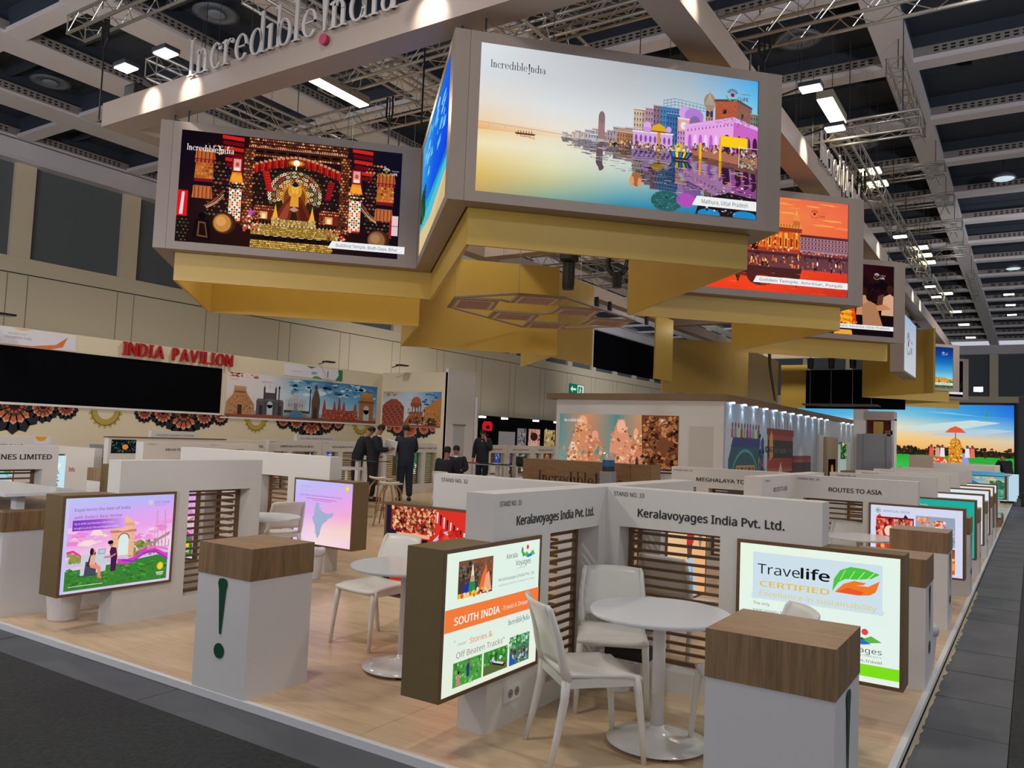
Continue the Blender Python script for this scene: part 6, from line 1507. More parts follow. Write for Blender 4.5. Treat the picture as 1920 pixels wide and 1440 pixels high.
a = Art(0.9, 0.62, 'e8e8ec', 52); a.rect(0.25, 0, 0.9, 0.62, 'f0c8a0'); a.speck(0.25, 0.25, 0.6, 0.6, 40, ['e8b030', 'd8a020', 'e8c050'], 0.03, 0.07); a.speck(0.3, 0.02, 0.85, 0.28, 60, ['c83040', '8a2030', 'e8a888', 'a83040'], 0.03, 0.06); a.speck(0.62, 0.2, 0.88, 0.55, 30, ['58b878', '48a060', 'a8d8e8'], 0.03, 0.06)
poster_box('colourful picture seen through the slats of the AIRLINES LIMITED wall', -10.9, 4.3, 5.24, 0.45, 1.1, a, 0.9)
counter('small oak topped counter left of the airline wall, front one', -12.58, -12.05, 7.14, 7.66, '')
counter('small oak topped counter left of the airline wall, rear one', -16.45, -15.95, 8.9, 9.42, '')
wall('white block wall behind the small rear counter at the left', 'X', -16.2, -15.3, 9.6, 9.75, [], slats='far', htop=1.1)
wl_int = wall('pale wall with red Info lettering behind the left counters', 'X', -17.2, -14.95, 8.6, 8.75, [], slats='far', htop=1.14)
lettering('Info', (-15.8, 8.6, 0.66), (1, 0, 0), (0, -1, 0), 0.17, wl_int, RED, True)
wall('grey board wall behind the pale Info wall', 'X', -17.6, -16.8, 10.0, 10.15, [], slats='far', htop=1.14, m=GREYP)
we = wall('grey white wall lettered EXPEDITIONS at the left edge', 'Y', 4.0, 6.57, -12.8, -12.6, [], [('HIMALAYAN EXPEDITIONS', 4.9, 1.23, 0.10, 1.25, 1)], htop=1.40)
a = Art(0.24, 0.12, 'd8dadf', 53); a.polys(disc(0.10, 0.14, 0.09, 0.09), 'e8a020'); a.place('orange_emblem', (-12.598, 6.30, 1.28), (0, 1, 0), (1, 0, 0), we)
t = thing('framed_poster', 'dark framed night photo poster before the pavilion wall', 'poster', (-14.5, 9.8, 0)); wb(MB().box(-14.65, -14.52, 8.60, 11.2, 0, 1.37), 'board', WHITE2, t); wb(MB().box(-14.66, -14.50, 8.58, 11.22, 1.365, 1.385), 'frame_edge', BROWN, t)
a2 = Art(0.50, 0.26, '10141c', 54); a2.speck(0.01, 0.01, 0.49, 0.25, 160, ['2a4a58', '18303a', '5a7a3a', '30507a', '0c1018'], 0.008, 0.02); a2.polys(disc(0.28, 0.12, 0.06, 0.05), 'e88a28'); a2.place('picture', (-14.518, 8.66, 1.07), (0, 1, 0), (1, 0, 0), t, 0.8)
wall('white wall lettered DELHI TOURISM twice behind the lilac lightbox', 'Y', 7.70, 10.0, -12.2, -12.0, [(8.3, 8.7)],
     [('STAND NO. 10', 7.78, 1.32, 0.03, 0.15), ('DELHI TOURISM', 8.10, 1.225, 0.075, 0.50, 1), ('STAND NO. 10', 8.95, 1.32, 0.03, 0.15), ('DELHI TOURISM', 9.2, 1.225, 0.075, 0.46, 1)], slats='far')
wall('far white wall with small lettering LTD near the pavilion', 'Y', 11.4, 12.7, -15.2, -15.0, [(11.85, 12.4)], [('TRAVELS PVT. LTD.', 11.75, 1.19, 0.11, 0.9, 1)], slats='far')
for (x, y0, y1, z, lab, tx) in ((-16.0, 10.43, 11.6, 1.50, 'small white header board lettered with a resort name before the pavilion', 'HOLIDAY RESORTS LIMITED'), (-16.4, 14.9, 16.3, 1.50, 'small pale header board before the pavilion, right of the resort one', 'TOURS AND TRAVELS')):
    wall(lab, 'Y', y0, y1, x-0.1, x, [], [(tx, y0+0.12, 1.39, 0.07, y1-y0-0.24)], htop=z)
a = Art(LW, LH, 'd8d4fa', 55); a.grad(0, 0.3, LW, LH, [('e8c8f4', 'f0d8f0'), ('c8c8fa', 'd8d8fc')]); a.text('VISTARA', 0.1, 0.66, 0.05, '9a80d0')
lb_ = lbox('pale lilac lightbox behind the long white wall left of centre', 'Y', 6.35, 7.35, -10.85, -10.6, a, 0.95)
# rows in the background facing right
names = ['AMRITARA HOTELS & RESORTS PVT. LTD.', 'HOLIDAYS PVT. LTD.', 'JOURNEYS (INDIA)', 'TRAVEL CORP. (SPPL)', 'TOURS & TRAVELS', 'UDS Group of Hotels', 'Journeyonline', 'Bengaluru Tours Pvt', 'INDIA TOURS', 'PALACE HOTELS']
pics = [('4a2c28', ['c86040', 'e0a070']), ('3a78c0', ['8ac0e8', 'e8f0f8']), ('2850c0', ['6090f0', 'e0e8ff']), ('2a8060', ['58b890', 'e0e0c0'])]
y = 13.3
for i, nme in enumerate(names):
    y1 = y+1.75
    xx = -15.6
    wall('background row wall number %s from the left, lettered %s' % (['one', 'two', 'three', 'four', 'five', 'six', 'seven', 'eight', 'nine', 'ten'][i], nme.split()[0].title()), 'Y', y, y1, xx-0.2, xx, [(y+0.15, y+0.6), (y+0.75, y+1.6)],
         [('STAND NO. %d' % (20+i), y+0.05, 1.31, 0.04, 0.18), (nme[:22], y+0.35, 1.19, 0.10, 1.1, 1)], slats='far')
    c, pal = pics[i % 4]
    a = Art(1.0, 0.7, c, 60+i); a.speck(0.02, 0.02, 0.98, 0.68, 60, pal+[c], 0.04, 0.12)
    t = poster_box('lit poster behind background row wall %s' % (['one', 'two', 'three', 'four', 'five', 'six', 'seven', 'eight', 'nine', 'ten'][i]), xx-0.6, y+0.1, y+1.15, 0.35, 1.09, a, 0.9)
    y = y1+0.02
# ================================================================ pavilion wall at the left
PXW = -18.0
pv = thing('pavilion_wall', 'long cream pavilion wall with black screen and monument picture, at the left', 'wall panel', (PXW, 10, 0))
wb(MB().box(PXW-0.25, PXW, 2.0, 19.9, 0, 3.56), 'panel', PAVW, pv)
wb(MB().box(PXW, PXW+0.03, 2.0, 13.66, 1.93, 1.98), 'ledge', WHITE, pv)
wb(MB().box(PXW, PXW+0.03, 13.66, 19.9, 1.86, 1.90), 'ledge', WHITE, pv)
o = wb(MB().box(PXW, PXW+0.02, 2.0, 13.64, 1.98, 3.16), 'black_screen', BLACKF, pv)
t = thing('wall_lettering', 'red three dimensional letters reading INDIA PAVILION on the cream wall', 'sign', (PXW, 12.3, 3.22))
_w, _f, tw = text_mesh('INDIA PAVILION', True)
# each letter its own piece
yy = 10.82; total = 13.92-10.82; txt = 'INDIA PAVILION'
adv = [text_mesh(c, True)[2] if c != ' ' else 0.28 for c in txt]; gap = 0.075
k = total/(sum(adv)+gap*(len(txt)-1))
for c, ad in zip(txt, adv):
    if c != ' ': lettering(c, (PXW+0.02, yy, 3.235), (0, 1, 0), (1, 0, 0), k*1.18, t, RED, True, depth=0.06, width=ad*k, name='letter')
    yy += (ad+gap)*k
def banner(label, y0, y1, z0, z1, art):
    t = thing('banner', label, 'banner', (PXW, y0, z0), 0, 'small banners on the pavilion fascia')
    wb(MB().box(PXW, PXW+0.008, y0, y1, z0, z1), 'board', WHITE, t); art.place('print', (PXW+0.009, y0, z0), (0, 1, 0), (1, 0, 0), t); return t
a = Art(2.2, 0.36, 'dcd8e0', 70); a.poly([(0.3, 0), (1.3, 0.02), (1.8, 0.10), (2.05, 0.30), (1.95, 0.06), (1.7, 0)], 'e0703a'); a.text('Incredible India', 0.75, 0.14, 0.11, '7a7a80'); a.text('atithi devo bhava', 0.8, 0.23, 0.07, '8a8a90'); a.poly([(0.9, 0.36), (1.3, 0.36), (1.1, 0.33)], 'e8a040'); a.poly([(0, 0), (0.4, 0), (0.2, 0.10), (0, 0.12)], 'e88a3a'); a.text('SEPC', -0.25+0.28, 0.2, 0.14, '3a3a3a', True)
banner('white and orange banner at the left of the pavilion fascia', 7.5, 9.75, 3.18, 3.54, a)
a = Art(2.3, 0.34, 'dad8e6', 71); a.poly([(2.0, 0), (2.3, 0), (2.3, 0.34), (2.1, 0.34), (2.14, 0.17)], '0a7a4a'); a.poly([(0.8, 0.34), (1.2, 0.34), (1.0, 0.28)], '0a7a4a'); a.poly([(1.05, 0), (1.5, 0), (1.3, 0.07), (1.15, 0.07)], '3aa04a'); a.text('SEPC', 1.02, 0.12, 0.15, '2a3a7a', True); a.text('Incredible India', 0.3, 0.14, 0.06, '7a7a88'); a.rect(1.66, 0.08, 1.70, 0.26, '6a6060')
banner('white and green banner above the monument picture', 15.75, 17.95, 3.17, 3.51, a)
# monument panorama
W, H = 5.86, 1.20
a = Art(W, H, '8aa8c0', 72); R = a.r
a.grad(0, 0.2, W, H, [('d8c8b8', 'dcdce0', 'c8dce8', 'a8cce0', '9cc8e0'), ('e0d8d4', 'e0e0e6', '98c8e0', '60a8d0', '58a4cc'), ('e8d8d0', 'd8d8e0', '3a88b8', '2a78b0', '2470a8')])
a.speck(2.2, 0.75, 5.8, 1.15, 60, ['b8d8e8', '1c6aa8', '58a0cc', 'd8e8f0'], 0.06, 0.22, 0.35); a.speck(0.1, 1.08, 1.1, 1.19, 30, ['c87040', 'd89060'], 0.03, 0.08, 0.5)
a.rect(0, 0, W, 0.10, '8a4a34')
a.poly([(0.02, 0.08), (0.95, 0.08), (0.95, 0.36), (0.72, 0.62), (0.62, 0.80), (0.28, 0.80), (0.22, 0.60), (0.02, 0.40)], 'b88458'); a.rect(0.26, 0.76, 0.66, 0.84, 'c89468'); a.rect(0.30, 0.66, 0.64, 0.70, '7a5034')
a.speck(0.04, 0.1, 0.93, 0.6, 170, ['a87448', '8a5a34', 'd0a478', '6a4028'], 0.012, 0.035, 0.5, lambda x, y: y < 0.75-abs(x-0.46)*0.8); a.rect(0.40, 0.08, 0.54, 0.34, '3a2418')
a.rect(1.02, 0.10, 1.98, 0.50, '5a5458'); a.rect(1.28, 0.10, 1.70, 0.72, '4a464c'); a.rect(1.05, 0.48, 1.95, 0.54, '6a6468'); 
for x in (1.28, 1.68): a.rect(x-0.03, 0.5, x+0.03, 0.84, '3c3a40'); a.polys([[(x-0.03, 0.84), (x+0.03, 0.84), (x, 0.92)]], '2c2a30')
a.polys(disc(1.49, 0.38, 0.10, 0.10)+[rect(1.39, 0.10, 1.59, 0.38)], 'b8ccd8'); a.rect(1.12, 0.1, 1.24, 0.36, '24242c'); a.rect(1.78, 0.1, 1.9, 0.36, '24242c'); a.rect(1.46, 0.84, 1.47, 0.95, '30302c'); a.rect(1.47, 0.90, 1.56, 0.95, 'e8e0d8')
for x in (1.80, 2.98): a.rect(x-0.02, 0.2, x+0.02, 0.86, '2c3038'); a.polys(disc(x, 0.88, 0.035, 0.05), '24282e')
a.rect(2.12, 0.26, 2.74, 0.56, 'b8b4bc'); a.polys(disc(2.43, 0.66, 0.13, 0.14), 'c0bcc4'); a.rect(2.33, 0.54, 2.53, 0.62, 'b4b0b8'); a.polys([[(2.42, 0.78), (2.44, 0.78), (2.43, 0.88)]], 'a8a4ac')
for x in (2.22, 2.64): a.polys(disc(x, 0.58, 0.05, 0.05), 'b4b0b8')
for x in (2.08, 2.78): a.rect(x-0.012, 0.25, x+0.012, 0.62, 'b0acb4')
a.rect(2.36, 0.28, 2.50, 0.48, '8a868e')
for i in range(6): a.polys(disc(2.18+i*0.1, 0.42, 0.025, 0.05), '88848c')
a.rect(2.0, 0.20, 2.95, 0.27, '2a3a2c'); a.poly([(2.05, 0.06), (2.95, 0.06), (2.52, 0.26), (2.40, 0.26)], '3a78a0'); a.poly([(1.95, 0.06), (2.12, 0.06), (2.40, 0.26), (2.36, 0.26)], '8a7a68'); a.poly([(2.85, 0.06), (3.1, 0.06), (2.56, 0.26), (2.52, 0.26)], '8a7a68')
a.poly([(3.06, 0.06), (3.34, 0.06), (3.38, 0.60), (3.30, 0.84), (3.20, 0.98), (3.12, 0.84), (3.04, 0.58)], '5a4430'); a.polys(disc(3.20, 0.99, 0.06, 0.08), '4a3828'); a.poly([(3.10, 0.06), (3.28, 0.06), (3.26, 0.4), (3.14, 0.4)], '2c221c')
a.rect(3.48, 0.06, 4.98, 0.36, '9a3c28')
for x, h in ((3.56, 0.62), (3.98, 0.60), (4.18, 0.74), (4.38, 0.60), (4.88, 0.58)): a.poly([(x-0.08, 0.3), (x+0.08, 0.3), (x+0.02, h), (x, h+0.05), (x-0.02, h)], '9c4030')
a.speck(3.5, 0.08, 4.96, 0.38, 200, ['c86848', '7a2c20', 'e8a080', 'b04c34'], 0.012, 0.03)
a.rect(5.06, 0.08, 5.70, 0.72, 'b0703a'); a.rect(5.02, 0.64, 5.74, 0.70, '7a4424'); a.rect(5.12, 0.72, 5.66, 0.90, 'b87838'); a.polys(disc(5.38, 0.90, 0.24, 0.08), 'c88848'); a.polys(disc(5.38, 0.42, 0.13, 0.14)+[rect(5.25, 0.08, 5.51, 0.42)], 'b8c8d0')
for i in range(4): a.band([(5.06, 0.16+i*0.14), (5.25, 0.16+i*0.14)], 0.01, '8a5028'); a.band([(5.51, 0.16+i*0.14), (5.70, 0.16+i*0.14)], 0.01, '8a5028')
a.text('GATEWAY OF INDIA', 1.15, 1.0, 0.06, 'b04a4a'); a.text('SANCHI STUPA', 0.1, 1.0, 0.06, '9aa8b0'); a.text('TAJ MAHAL', 2.3, 0.98, 0.05, '4a88a8'); a.text('STATUE OF UNITY', 3.4, 0.9, 0.05, '2a5a88'); a.text('AKSHARDHAM', 4.1, 0.86, 0.05, '2a5a88')
a.place('monument_print', (PXW+0.004, 13.80, 1.91), (0, 1, 0), (1, 0, 0), pv)
# mandalas and ochre flowers painted below
def mandala(cy, cz, r, name='mandala_print'):
    a = Art(r*4.6, r*1.15, 'c8bda4', 80)
    a.f = []; a.c = []; a.v = []
    cx = r*2.3; top = r*1.15
    def half(x, rr, petals, col, col2=None):
        ps = []
        for i in range(petals):
            an = math.radians(180+180*(i+0.5)/petals); wd = math.pi/petals*0.62
            ps.append([(x, top), (x+rr*0.86*math.cos(an-wd), top+rr*0.86*math.sin(an-wd)), (x+rr*math.cos(an), top+rr*1.02*math.sin(an)), (x+rr*0.86*math.cos(an+wd), top+rr*0.86*math.sin(an+wd))])
        a.polys(ps, col)
    for dx, rr in ((0, 1.0), (-0.95, 0.60), (0.95, 0.60), (-1.75, 0.46), (1.75, 0.46)):
        half(cx+dx*r, rr*r, 7, '16141f')
        half(cx+dx*r, rr*r*0.66, 7, 'd8a080'); half(cx+dx*r, rr*r*0.58, 7, 'c05a38'); half(cx+dx*r, rr*r*0.40, 7, '1c4a38'); half(cx+dx*r, rr*r*0.30, 6, 'c83c2c'); half(cx+dx*r, rr*r*0.20, 6, '1c1418')
    o = a.place(name, (PXW+0.003, cy-r*2.3, cz-r*1.15), (0, 1, 0), (1, 0, 0), pv)
for cy, r in ((8.55, 0.62), (12.6, 0.62), (16.9, 0.62)): mandala(cy, 1.90 if cy > 13 else 1.93, r)
def ochre(cy, r=0.42):
    a = Art(r*2, r, 'c8bda4', 81); a.f = []; a.c = []; a.v = []
    ps = ring(r, r, r*0.82, r*0.82, r*0.34, r*0.34, 180, 360, 14)
    for i in range(9):
        an = math.radians(180+20*i+10); ps.append([(r+0.8*r*math.cos(an-0.2), r+0.8*r*math.sin(an-0.2)), (r+r*math.cos(an), r+r*math.sin(an)), (r+0.8*r*math.cos(an+0.2), r+0.8*r*math.sin(an+0.2))])
    a.polys(ps, 'b09a48'); a.place('ochre_flower_print', (PXW+0.003, cy-r, 1.90-r), (0, 1, 0), (1, 0, 0), pv)
for cy in (10.55, 14.85, 19.0): ochre(cy)
def wflood(label, x, y, z, sc=1.0):
    t = thing('wall_floodlight', label, 'lamp', (x, y, z), 0, 'black floodlights on top of the pavilion walls')
    wb(MB().box(x-0.1*sc, x+0.14*sc, y-0.16*sc, y+0.16*sc, z-0.025, z+0.02), 'housing', BLACK, t, bevel=0.01)
    wb(MB().box(x-0.07*sc, x+0.11*sc, y-0.12*sc, y+0.12*sc, z-0.032, z-0.025), 'glass', mat('flood_glass', '9a9894', 0.3), t)
    wb(MB().tube([(x-0.1, y, z), (x-0.4, y, z-0.06)], 0.015), 'arm', BLACK, t)
wflood('black floodlight on top of the pavilion wall at the picture edge', PXW+0.35, 8.0, 3.75, 1.3)
wflood('black floodlight above the green banner of the pavilion wall', PXW+0.35, 17.1, 3.68)
wflood('black floodlight above the palace picture wall', -16.9, 19.55, 3.80, 1.1)
# turned wall with palace picture and white column
pw = thing('palace_wall', 'cream wall turned toward the camera with red palace picture', 'wall panel', (-16.7, 20, 0))
wb(MB().box(-18.0, -15.30, 19.9, 20.1, 0, 3.60), 'panel', PAVW, pv if False else pw)
W, H = 2.42, 1.12
a = Art(W, H, 'c8d0d4', 73); a.grad(0, 0.3, W, H, [('c0c8cc', 'd0d8dc', 'c8d4dc'), ('c4ccd0', 'c0d0dc', '5898c0'), ('a8a8a0', 'b8ccd8', '2a78b4')])
a.speck(0.05, 1.0, 0.6, 1.11, 20, ['b86840', 'c88860'], 0.03, 0.06, 0.5); a.speck(1.7, 0.7, 2.4, 1.1, 26, ['2a78b0', '1c5c98', '88b8d0'], 0.05, 0.12, 0.4)
a.poly([(0, 0.05), (0.92, 0.05), (0.92, 0.62), (0.76, 0.78), (0.58, 0.88), (0.35, 0.88), (0.12, 0.76), (0, 0.66)], '9a4434')
for j in range(7):
    for i in range(12): a.rect(0.03+i*0.074, 0.10+j*0.085, 0.06+i*0.074, 0.15+j*0.085, ['5a1c18', 'c87860'][(i+j) % 3 == 0])
    a.rect(0, 0.17+j*0.085, 0.9, 0.176+j*0.085, 'b8705c')
a.polys(disc(1.42, 0.78, 0.20, 0.18), 'a85c34'); a.rect(1.20, 0.66, 1.64, 0.76, '8a4a2c'); 
for x in (1.26, 1.38, 1.50, 1.60): a.rect(x, 0.46, x+0.03, 0.68, '6a3820')
a.rect(1.15, 0.1, 1.70, 0.48, '8a4c2c'); a.poly([(0.88, 0.05), (1.15, 0.05), (1.35, 0.42), (1.22, 0.46)], 'a05c34')
a.poly([(1.70, 0.05), (W, 0.05), (W, 0.98), (1.80, 0.62)], 'b87838'); a.poly([(1.80, 0.05), (2.3, 0.05), (2.2, 0.28), (1.95, 0.30)], '2c2c1c'); a.speck(1.1, 0.1, 2.4, 0.6, 90, ['c88a48', '8a5028', 'd8a060'], 0.014, 0.04); a.rect(0, 0, W, 0.06, '9a4c30')
a.speck(1.15, 0.08, 1.75, 0.3, 50, ['3a2418', '6a3820'], 0.02, 0.04)
a.text('HAWA MAHAL', 0.1, 0.98, 0.05, '7a8a90'); a.text('AMER FORT', 0.98, 0.84, 0.05, '7a8a90')
a.place('palace_print', (-17.93, 19.895, 1.86), (1, 0, 0), (0, -1, 0), pw)
# mandala on the turned wall
def mandala2():
    a = Art(2.0, 0.6, 'c8bda4', 83); a.f = []; a.c = []; a.v = []
    for x, rr in ((1.0, 0.52), (0.45, 0.34), (1.55, 0.34), (0.1, 0.2), (1.9, 0.2)):
        for rad, col in ((1, '16141f'), (0.62, 'd8a080'), (0.54, 'c05a38'), (0.3, '8a2c20')):
            a.polys([[(x, 0.6)]+[(x+rr*rad*(1.0 if k % 2 else 0.84)*math.cos(math.radians(180+k*12.86)), 0.6+rr*rad*(1.0 if k % 2 else 0.84)*math.sin(math.radians(180+k*12.86))) for k in range(15)]], col)
    a.place('mandala_print', (-17.7, 19.895, 1.24), (1, 0, 0), (0, -1, 0), pw)
mandala2()
col_ = thing('white_column', 'tall white wall end with door right of the palace picture', 'wall panel', (-15.3, 20.5, 0))
wb(MB().box(-15.38, -15.28, 19.9, 21.35, 0, 3.72), 'panel', WHITE, col_)
wb(MB().box(-15.28, -15.265, 20.25, 20.85, 0, 1.95), 'door', mat('door_white', 'bcbcbe', 0.5), col_)
wb(MB().box(-15.28, -15.24, 20.22, 20.88, 1.95, 2.0), 'door_frame', GREYP, col_)
wb(MB().box(-15.4, -15.2, 21.4, 21.48, 0, 2.9), 'edge_post', WHITE, col_)
# exit sign on the hall wall
ex = thing('exit_sign', 'green and white emergency exit sign with arrow and running figure', 'sign', (WX+0.05, 41.8, 4.6))
wb(MB().box(WX, WX+0.05, 41.1, 42.9, 4.28, 4.90), 'box', mat('exit_green', '0a6a44', 0.5), ex)
a = Art(1.8, 0.62, '0c7a50', 90); a.poly([(0.10, 0.31), (0.35, 0.12), (0.35, 0.25), (0.78, 0.25), (0.78, 0.37), (0.35, 0.37), (0.35, 0.50)], 'e8f4ee'); a.rect(0.95, 0.04, 1.74, 0.58, 'e8f4ee'); a.rect(1.05, 0.04, 1.55, 0.50, '0c7a50')
a.polys(disc(1.32, 0.45, 0.045), 'e8f4ee'); a.poly([(1.22, 0.38), (1.34, 0.40), (1.32, 0.24), (1.24, 0.22)], 'e8f4ee'); a.poly([(1.26, 0.25), (1.34, 0.25), (1.42, 0.14), (1.38, 0.10)], 'e8f4ee'); a.poly([(1.22, 0.24), (1.28, 0.22), (1.18, 0.08), (1.10, 0.10)], 'e8f4ee'); a.poly([(1.30, 0.36), (1.44, 0.30), (1.42, 0.26), (1.30, 0.30)], 'e8f4ee')
a.place('pictogram', (WX+0.052, 41.1, 4.28), (0, 1, 0), (1, 0, 0), ex, 0.8)
# black photo booth with red emblem
pb = thing('photo_booth_wall', 'black booth wall with red emblem and lit portrait photographs', 'wall panel', (-21, 34, 0))
wb(MB().box(-22.3, -22.05, 30.3, 40.0, 0, 2.62), 'panel', BLACKF, pb)
a = Art(9.6, 2.4, '0a0a0c', 91); R = a.r
a.poly([(1.2, 1.75), (2.0, 1.75), (2.05, 2.05), (1.9, 2.2), (1.3, 2.2), (1.15, 2.0)], 'e8242c'); a.poly([(1.5, 1.85), (1.8, 1.85), (1.75, 2.0), (1.5, 2.0)], '0a0a0c'); a.text('FORMULA', 1.15, 1.5, 0.2, '8a2024')
a.rect(2.6, 0.2, 4.1, 1.75, '8a8480')
for i, (x, cs) in enumerate(((4.3, ['8a8484', '4a4648', 'b8b0ac']), (5.4, ['e0a898', 'c87868', 'f0c8b8', '8a3c34']), (7.0, ['c8a868', '8a7040', 'e8d8a8', '2c2a20']), (8.6, ['a88878', '5a4438']))):
    w_ = 0.85 if i == 0 else 1.15
    a.rect(x, 0.2, x+w_, 1.95, cs[0]); a.speck(x+0.05, 0.25, x+w_-0.05, 1.9, 70, cs, 0.05, 0.14)
a.polys(disc(5.95, 1.25, 0.36, 0.45), 'e8b8a4'); a.polys(disc(5.95, 1.55, 0.38, 0.22), '3a2420'); a.rect(5.78, 1.25, 5.86, 1.29, '2a1818'); a.rect(6.04, 1.25, 6.12, 1.29, '2a1818'); a.polys(disc(5.95, 0.98, 0.08, 0.04), 'c84848')
a.rect(7.0, 0.2, 8.15, 0.8, '14140f')
a.place('photo_prints', (-22.04, 30.35, 0.15), (0, 1, 0), (1, 0, 0), pb, 0.6)
for i, y in enumerate((31.3, 33.2, 36.2, 38.4)): 
    o = MB().box(-22.0, -21.8, y-0.15, y+0.15, 2.5, 2.58).build('booth_spot', LITW); tag(o, ['first', 'second', 'third', 'fourth'][i]+' small spotlight on the black booth wall from the left', 'lamp', 'spotlights of the black booth')

# ================================================================ info building
ib = thing('info_building', 'white info building with brown flat roof edge and row of downlights', 'building', (-9.2, 20.3, 0))
wb(MB().box(-11.65, -6.70, 20.4, 39.0, 0, 2.82), 'body', WHITE2, ib)
wb(MB().box(-11.90, -6.55, 20.22, 39.2, 2.82, 2.99), 'roof_edge', mat('roof_edge_brown', '7a6244', 0.6), ib)
wb(MB().box(-6.70, -6.69, 20.44, 39.0, 0.0, 2.82), 'side_skin', mat('side_grey_blue', 'b8c0c8', 0.6), ib)
a = Art(3.62, 1.55, '8a5a40', 100); R = a.r
a.grad(0, 0, 3.62, 1.55, [('7a9a90', '9a7a5c', '6a9890', 'a87850', '5a3420'), ('5a8a84', 'b88060', '588a84', 'c08050', '4a2c1c'), ('4a8080', 'c88860', '4a8280', 'd89058', '7a4a2c')])
def fig(x, w_, h, c, c2):
    a.poly([(x-w_, 0), (x+w_, 0), (x+w_*0.9, h*0.55), (x+w_*0.5, h*0.78), (x+w_*0.3, h), (x-w_*0.3, h), (x-w_*0.55, h*0.78), (x-w_*0.9, h*0.5)], c)
    a.polys(disc(x, h*0.86, w_*0.36, h*0.13), c2); a.speck(x-w_*0.8, 0.02, x+w_*0.8, h*0.85, 70, [c2, c, '8a4a30', 'f0c098', 'c87850'], 0.02, 0.06)
fig(0.75, 0.38, 1.52, 'd08a60', 'e8a880'); fig(0.45, 0.18, 0.75, 'e8c098', 'f0d0b0'); fig(1.95, 0.36, 1.42, 'd89070', 'f0b090'); fig(1.15, 0.3, 1.1, 'c07c58', 'e0a080'); fig(2.4, 0.2, 1.2, 'c88060', 'e8a888')
a.poly([(2.55, 1.55), (3.62, 1.55), (3.62, 0), (2.9, 0), (2.6, 0.5)], '6a3c24'); a.speck(2.6, 0.05, 3.6, 1.5, 260, ['8a5434', '3a2014', 'b87848', '5a3420', 'a86840', '281610'], 0.03, 0.09)
a.speck(0.05, 0.05, 1.6, 0.7, 60, ['c88860', 'e0a888', '5a8a80'], 0.03, 0.07)
a.polys(disc(3.2, 0.75, 0.18, 0.22), '6a4028'); a.poly([(2.7, 0), (3.62, 0), (3.62, 0.12), (2.7, 0.12)], '2a2620'); a.text('Ellora Caves, Maharashtra', 2.75, 0.04, 0.08, 'd8d4cc', fit=0.8)
a.logo(0.15, 1.33, 0.62, 'f4f0ec'); a.life(3.15, 1.38, 0.08, 'e8c8c8', 'e8c8b8', 'f4e4e0')
a.place('cave_sculpture_print', (-11.52, 20.39, 0.86), (1, 0, 0), (0, -1, 0), ib, 0.95)
# door panel on the front
wb(MB().box(-7.6, -6.95, 20.385, 20.4, 0, 2.15), 'door', mat('door_cream', 'c4beb4', 0.6), ib)
# mural on the side: u runs with +Y
W, H = 10.2, 2.45
a = Art(W, H, 'b4c0ca', 101); R = a.r
a.grad(0, 0, W, H, ['b0bcc8', 'c0ccd6', 'a8bcd4'])
# tram bus
a.poly([(0.35, 0), (3.1, 0), (3.3, 1.1), (3.1, 1.45), (0.6, 1.45), (0.3, 1.0)], '1f5a68'); a.poly([(0.5, 1.35), (3.2, 1.35), (3.2, 1.62), (0.7, 1.62)], '2a3a78'); a.polys(ring(1.8, 0.2, 1.35, 1.1, 0.08, 0.08, 10, 170), '48a090')
a.poly([(0.85, 0.2), (2.9, 0.2), (2.7, 0.85), (1.0, 0.85)], 'c0a048')
for i in range(5): a.rect(1.05+i*0.34, 0.28, 1.30+i*0.34, 0.80, ['a84a3c', '2a5a5c'][i % 2])
for i in range(10):
    x = 0.6+i*0.27; c = ['c84848', '4a9ac8', 'e8c850', '2a6a5a', 'd87848', '3a5a9a'][i % 6]
    a.poly([(x-0.1, 1.6), (x+0.1, 1.6), (x+0.08, 1.85), (x-0.08, 1.85)], c); a.polys(disc(x, 1.93, 0.06, 0.08), '7a4434')
a.poly([(3.2, 0.2), (3.6, 0.2), (3.6, 1.5), (3.3, 1.6)], '34487a'); a.speck(3.1, 0.3, 3.7, 1.7, 40, ['c84848', '4a8ac8', 'e8a850', '2a3a5a'], 0.05, 0.11)
a.polys(disc(3.5, 0.15, 0.35, 0.28), 'c8a040')
# red building
a.rect(4.0, 0, 7.0, 1.95, 'a8403c'); a.rect(3.9, 1.75, 7.1, 1.95, '8a2c2c'); a.rect(4.0, 0.0, 7.0, 0.55, 'd0a898'); a.rect(4.0, 0.52, 7.0, 0.62, '6a2420')
for i in range(22): a.poly([(4.05+i*0.134, 0.62), (4.12+i*0.134, 0.62), (4.09+i*0.134, 0.78)], 'd0b0a4')
a.poly([(5.1, 0), (5.9, 0), (5.85, 0.45), (5.5, 0.95), (5.15, 0.45)], 'e0c8bc'); a.poly([(5.25, 0), (5.75, 0), (5.7, 0.35), (5.5, 0.6), (5.3, 0.35)], '7a2c2c')
for x in (4.35, 4.75, 6.2, 6.6): a.poly([(x-0.12, 0), (x+0.12, 0), (x+0.1, 0.35), (x, 0.5), (x-0.1, 0.35)], '9a3a34')
a.rect(4.0, 1.05, 7.0, 1.60, '2c2a34'); a.text("INDIA'S MELTING POINT", 4.75, 1.2, 0.30, 'd8d8dc', True, fit=2.15); a.text('KOLKATA', 3.75, 1.22, 0.36, '88b8d8', True, fit=0.95); a.poly([(4.2, 0.95), (4.6, 1.1), (4.55, 1.7), (4.35, 1.9), (4.15, 1.65)], 'd8a048'); a.text('KOLKATA', 3.75, 1.22, 0.36, '3a6a9a', True, fit=0.95)
a.rect(7.0, 0, 9.6, 1.1, 'a8484a'); a.rect(7.0, 0.45, 9.6, 0.9, '3a3440'); a.rect(7.0, 1.0, 9.6, 1.12, '8a2c34')
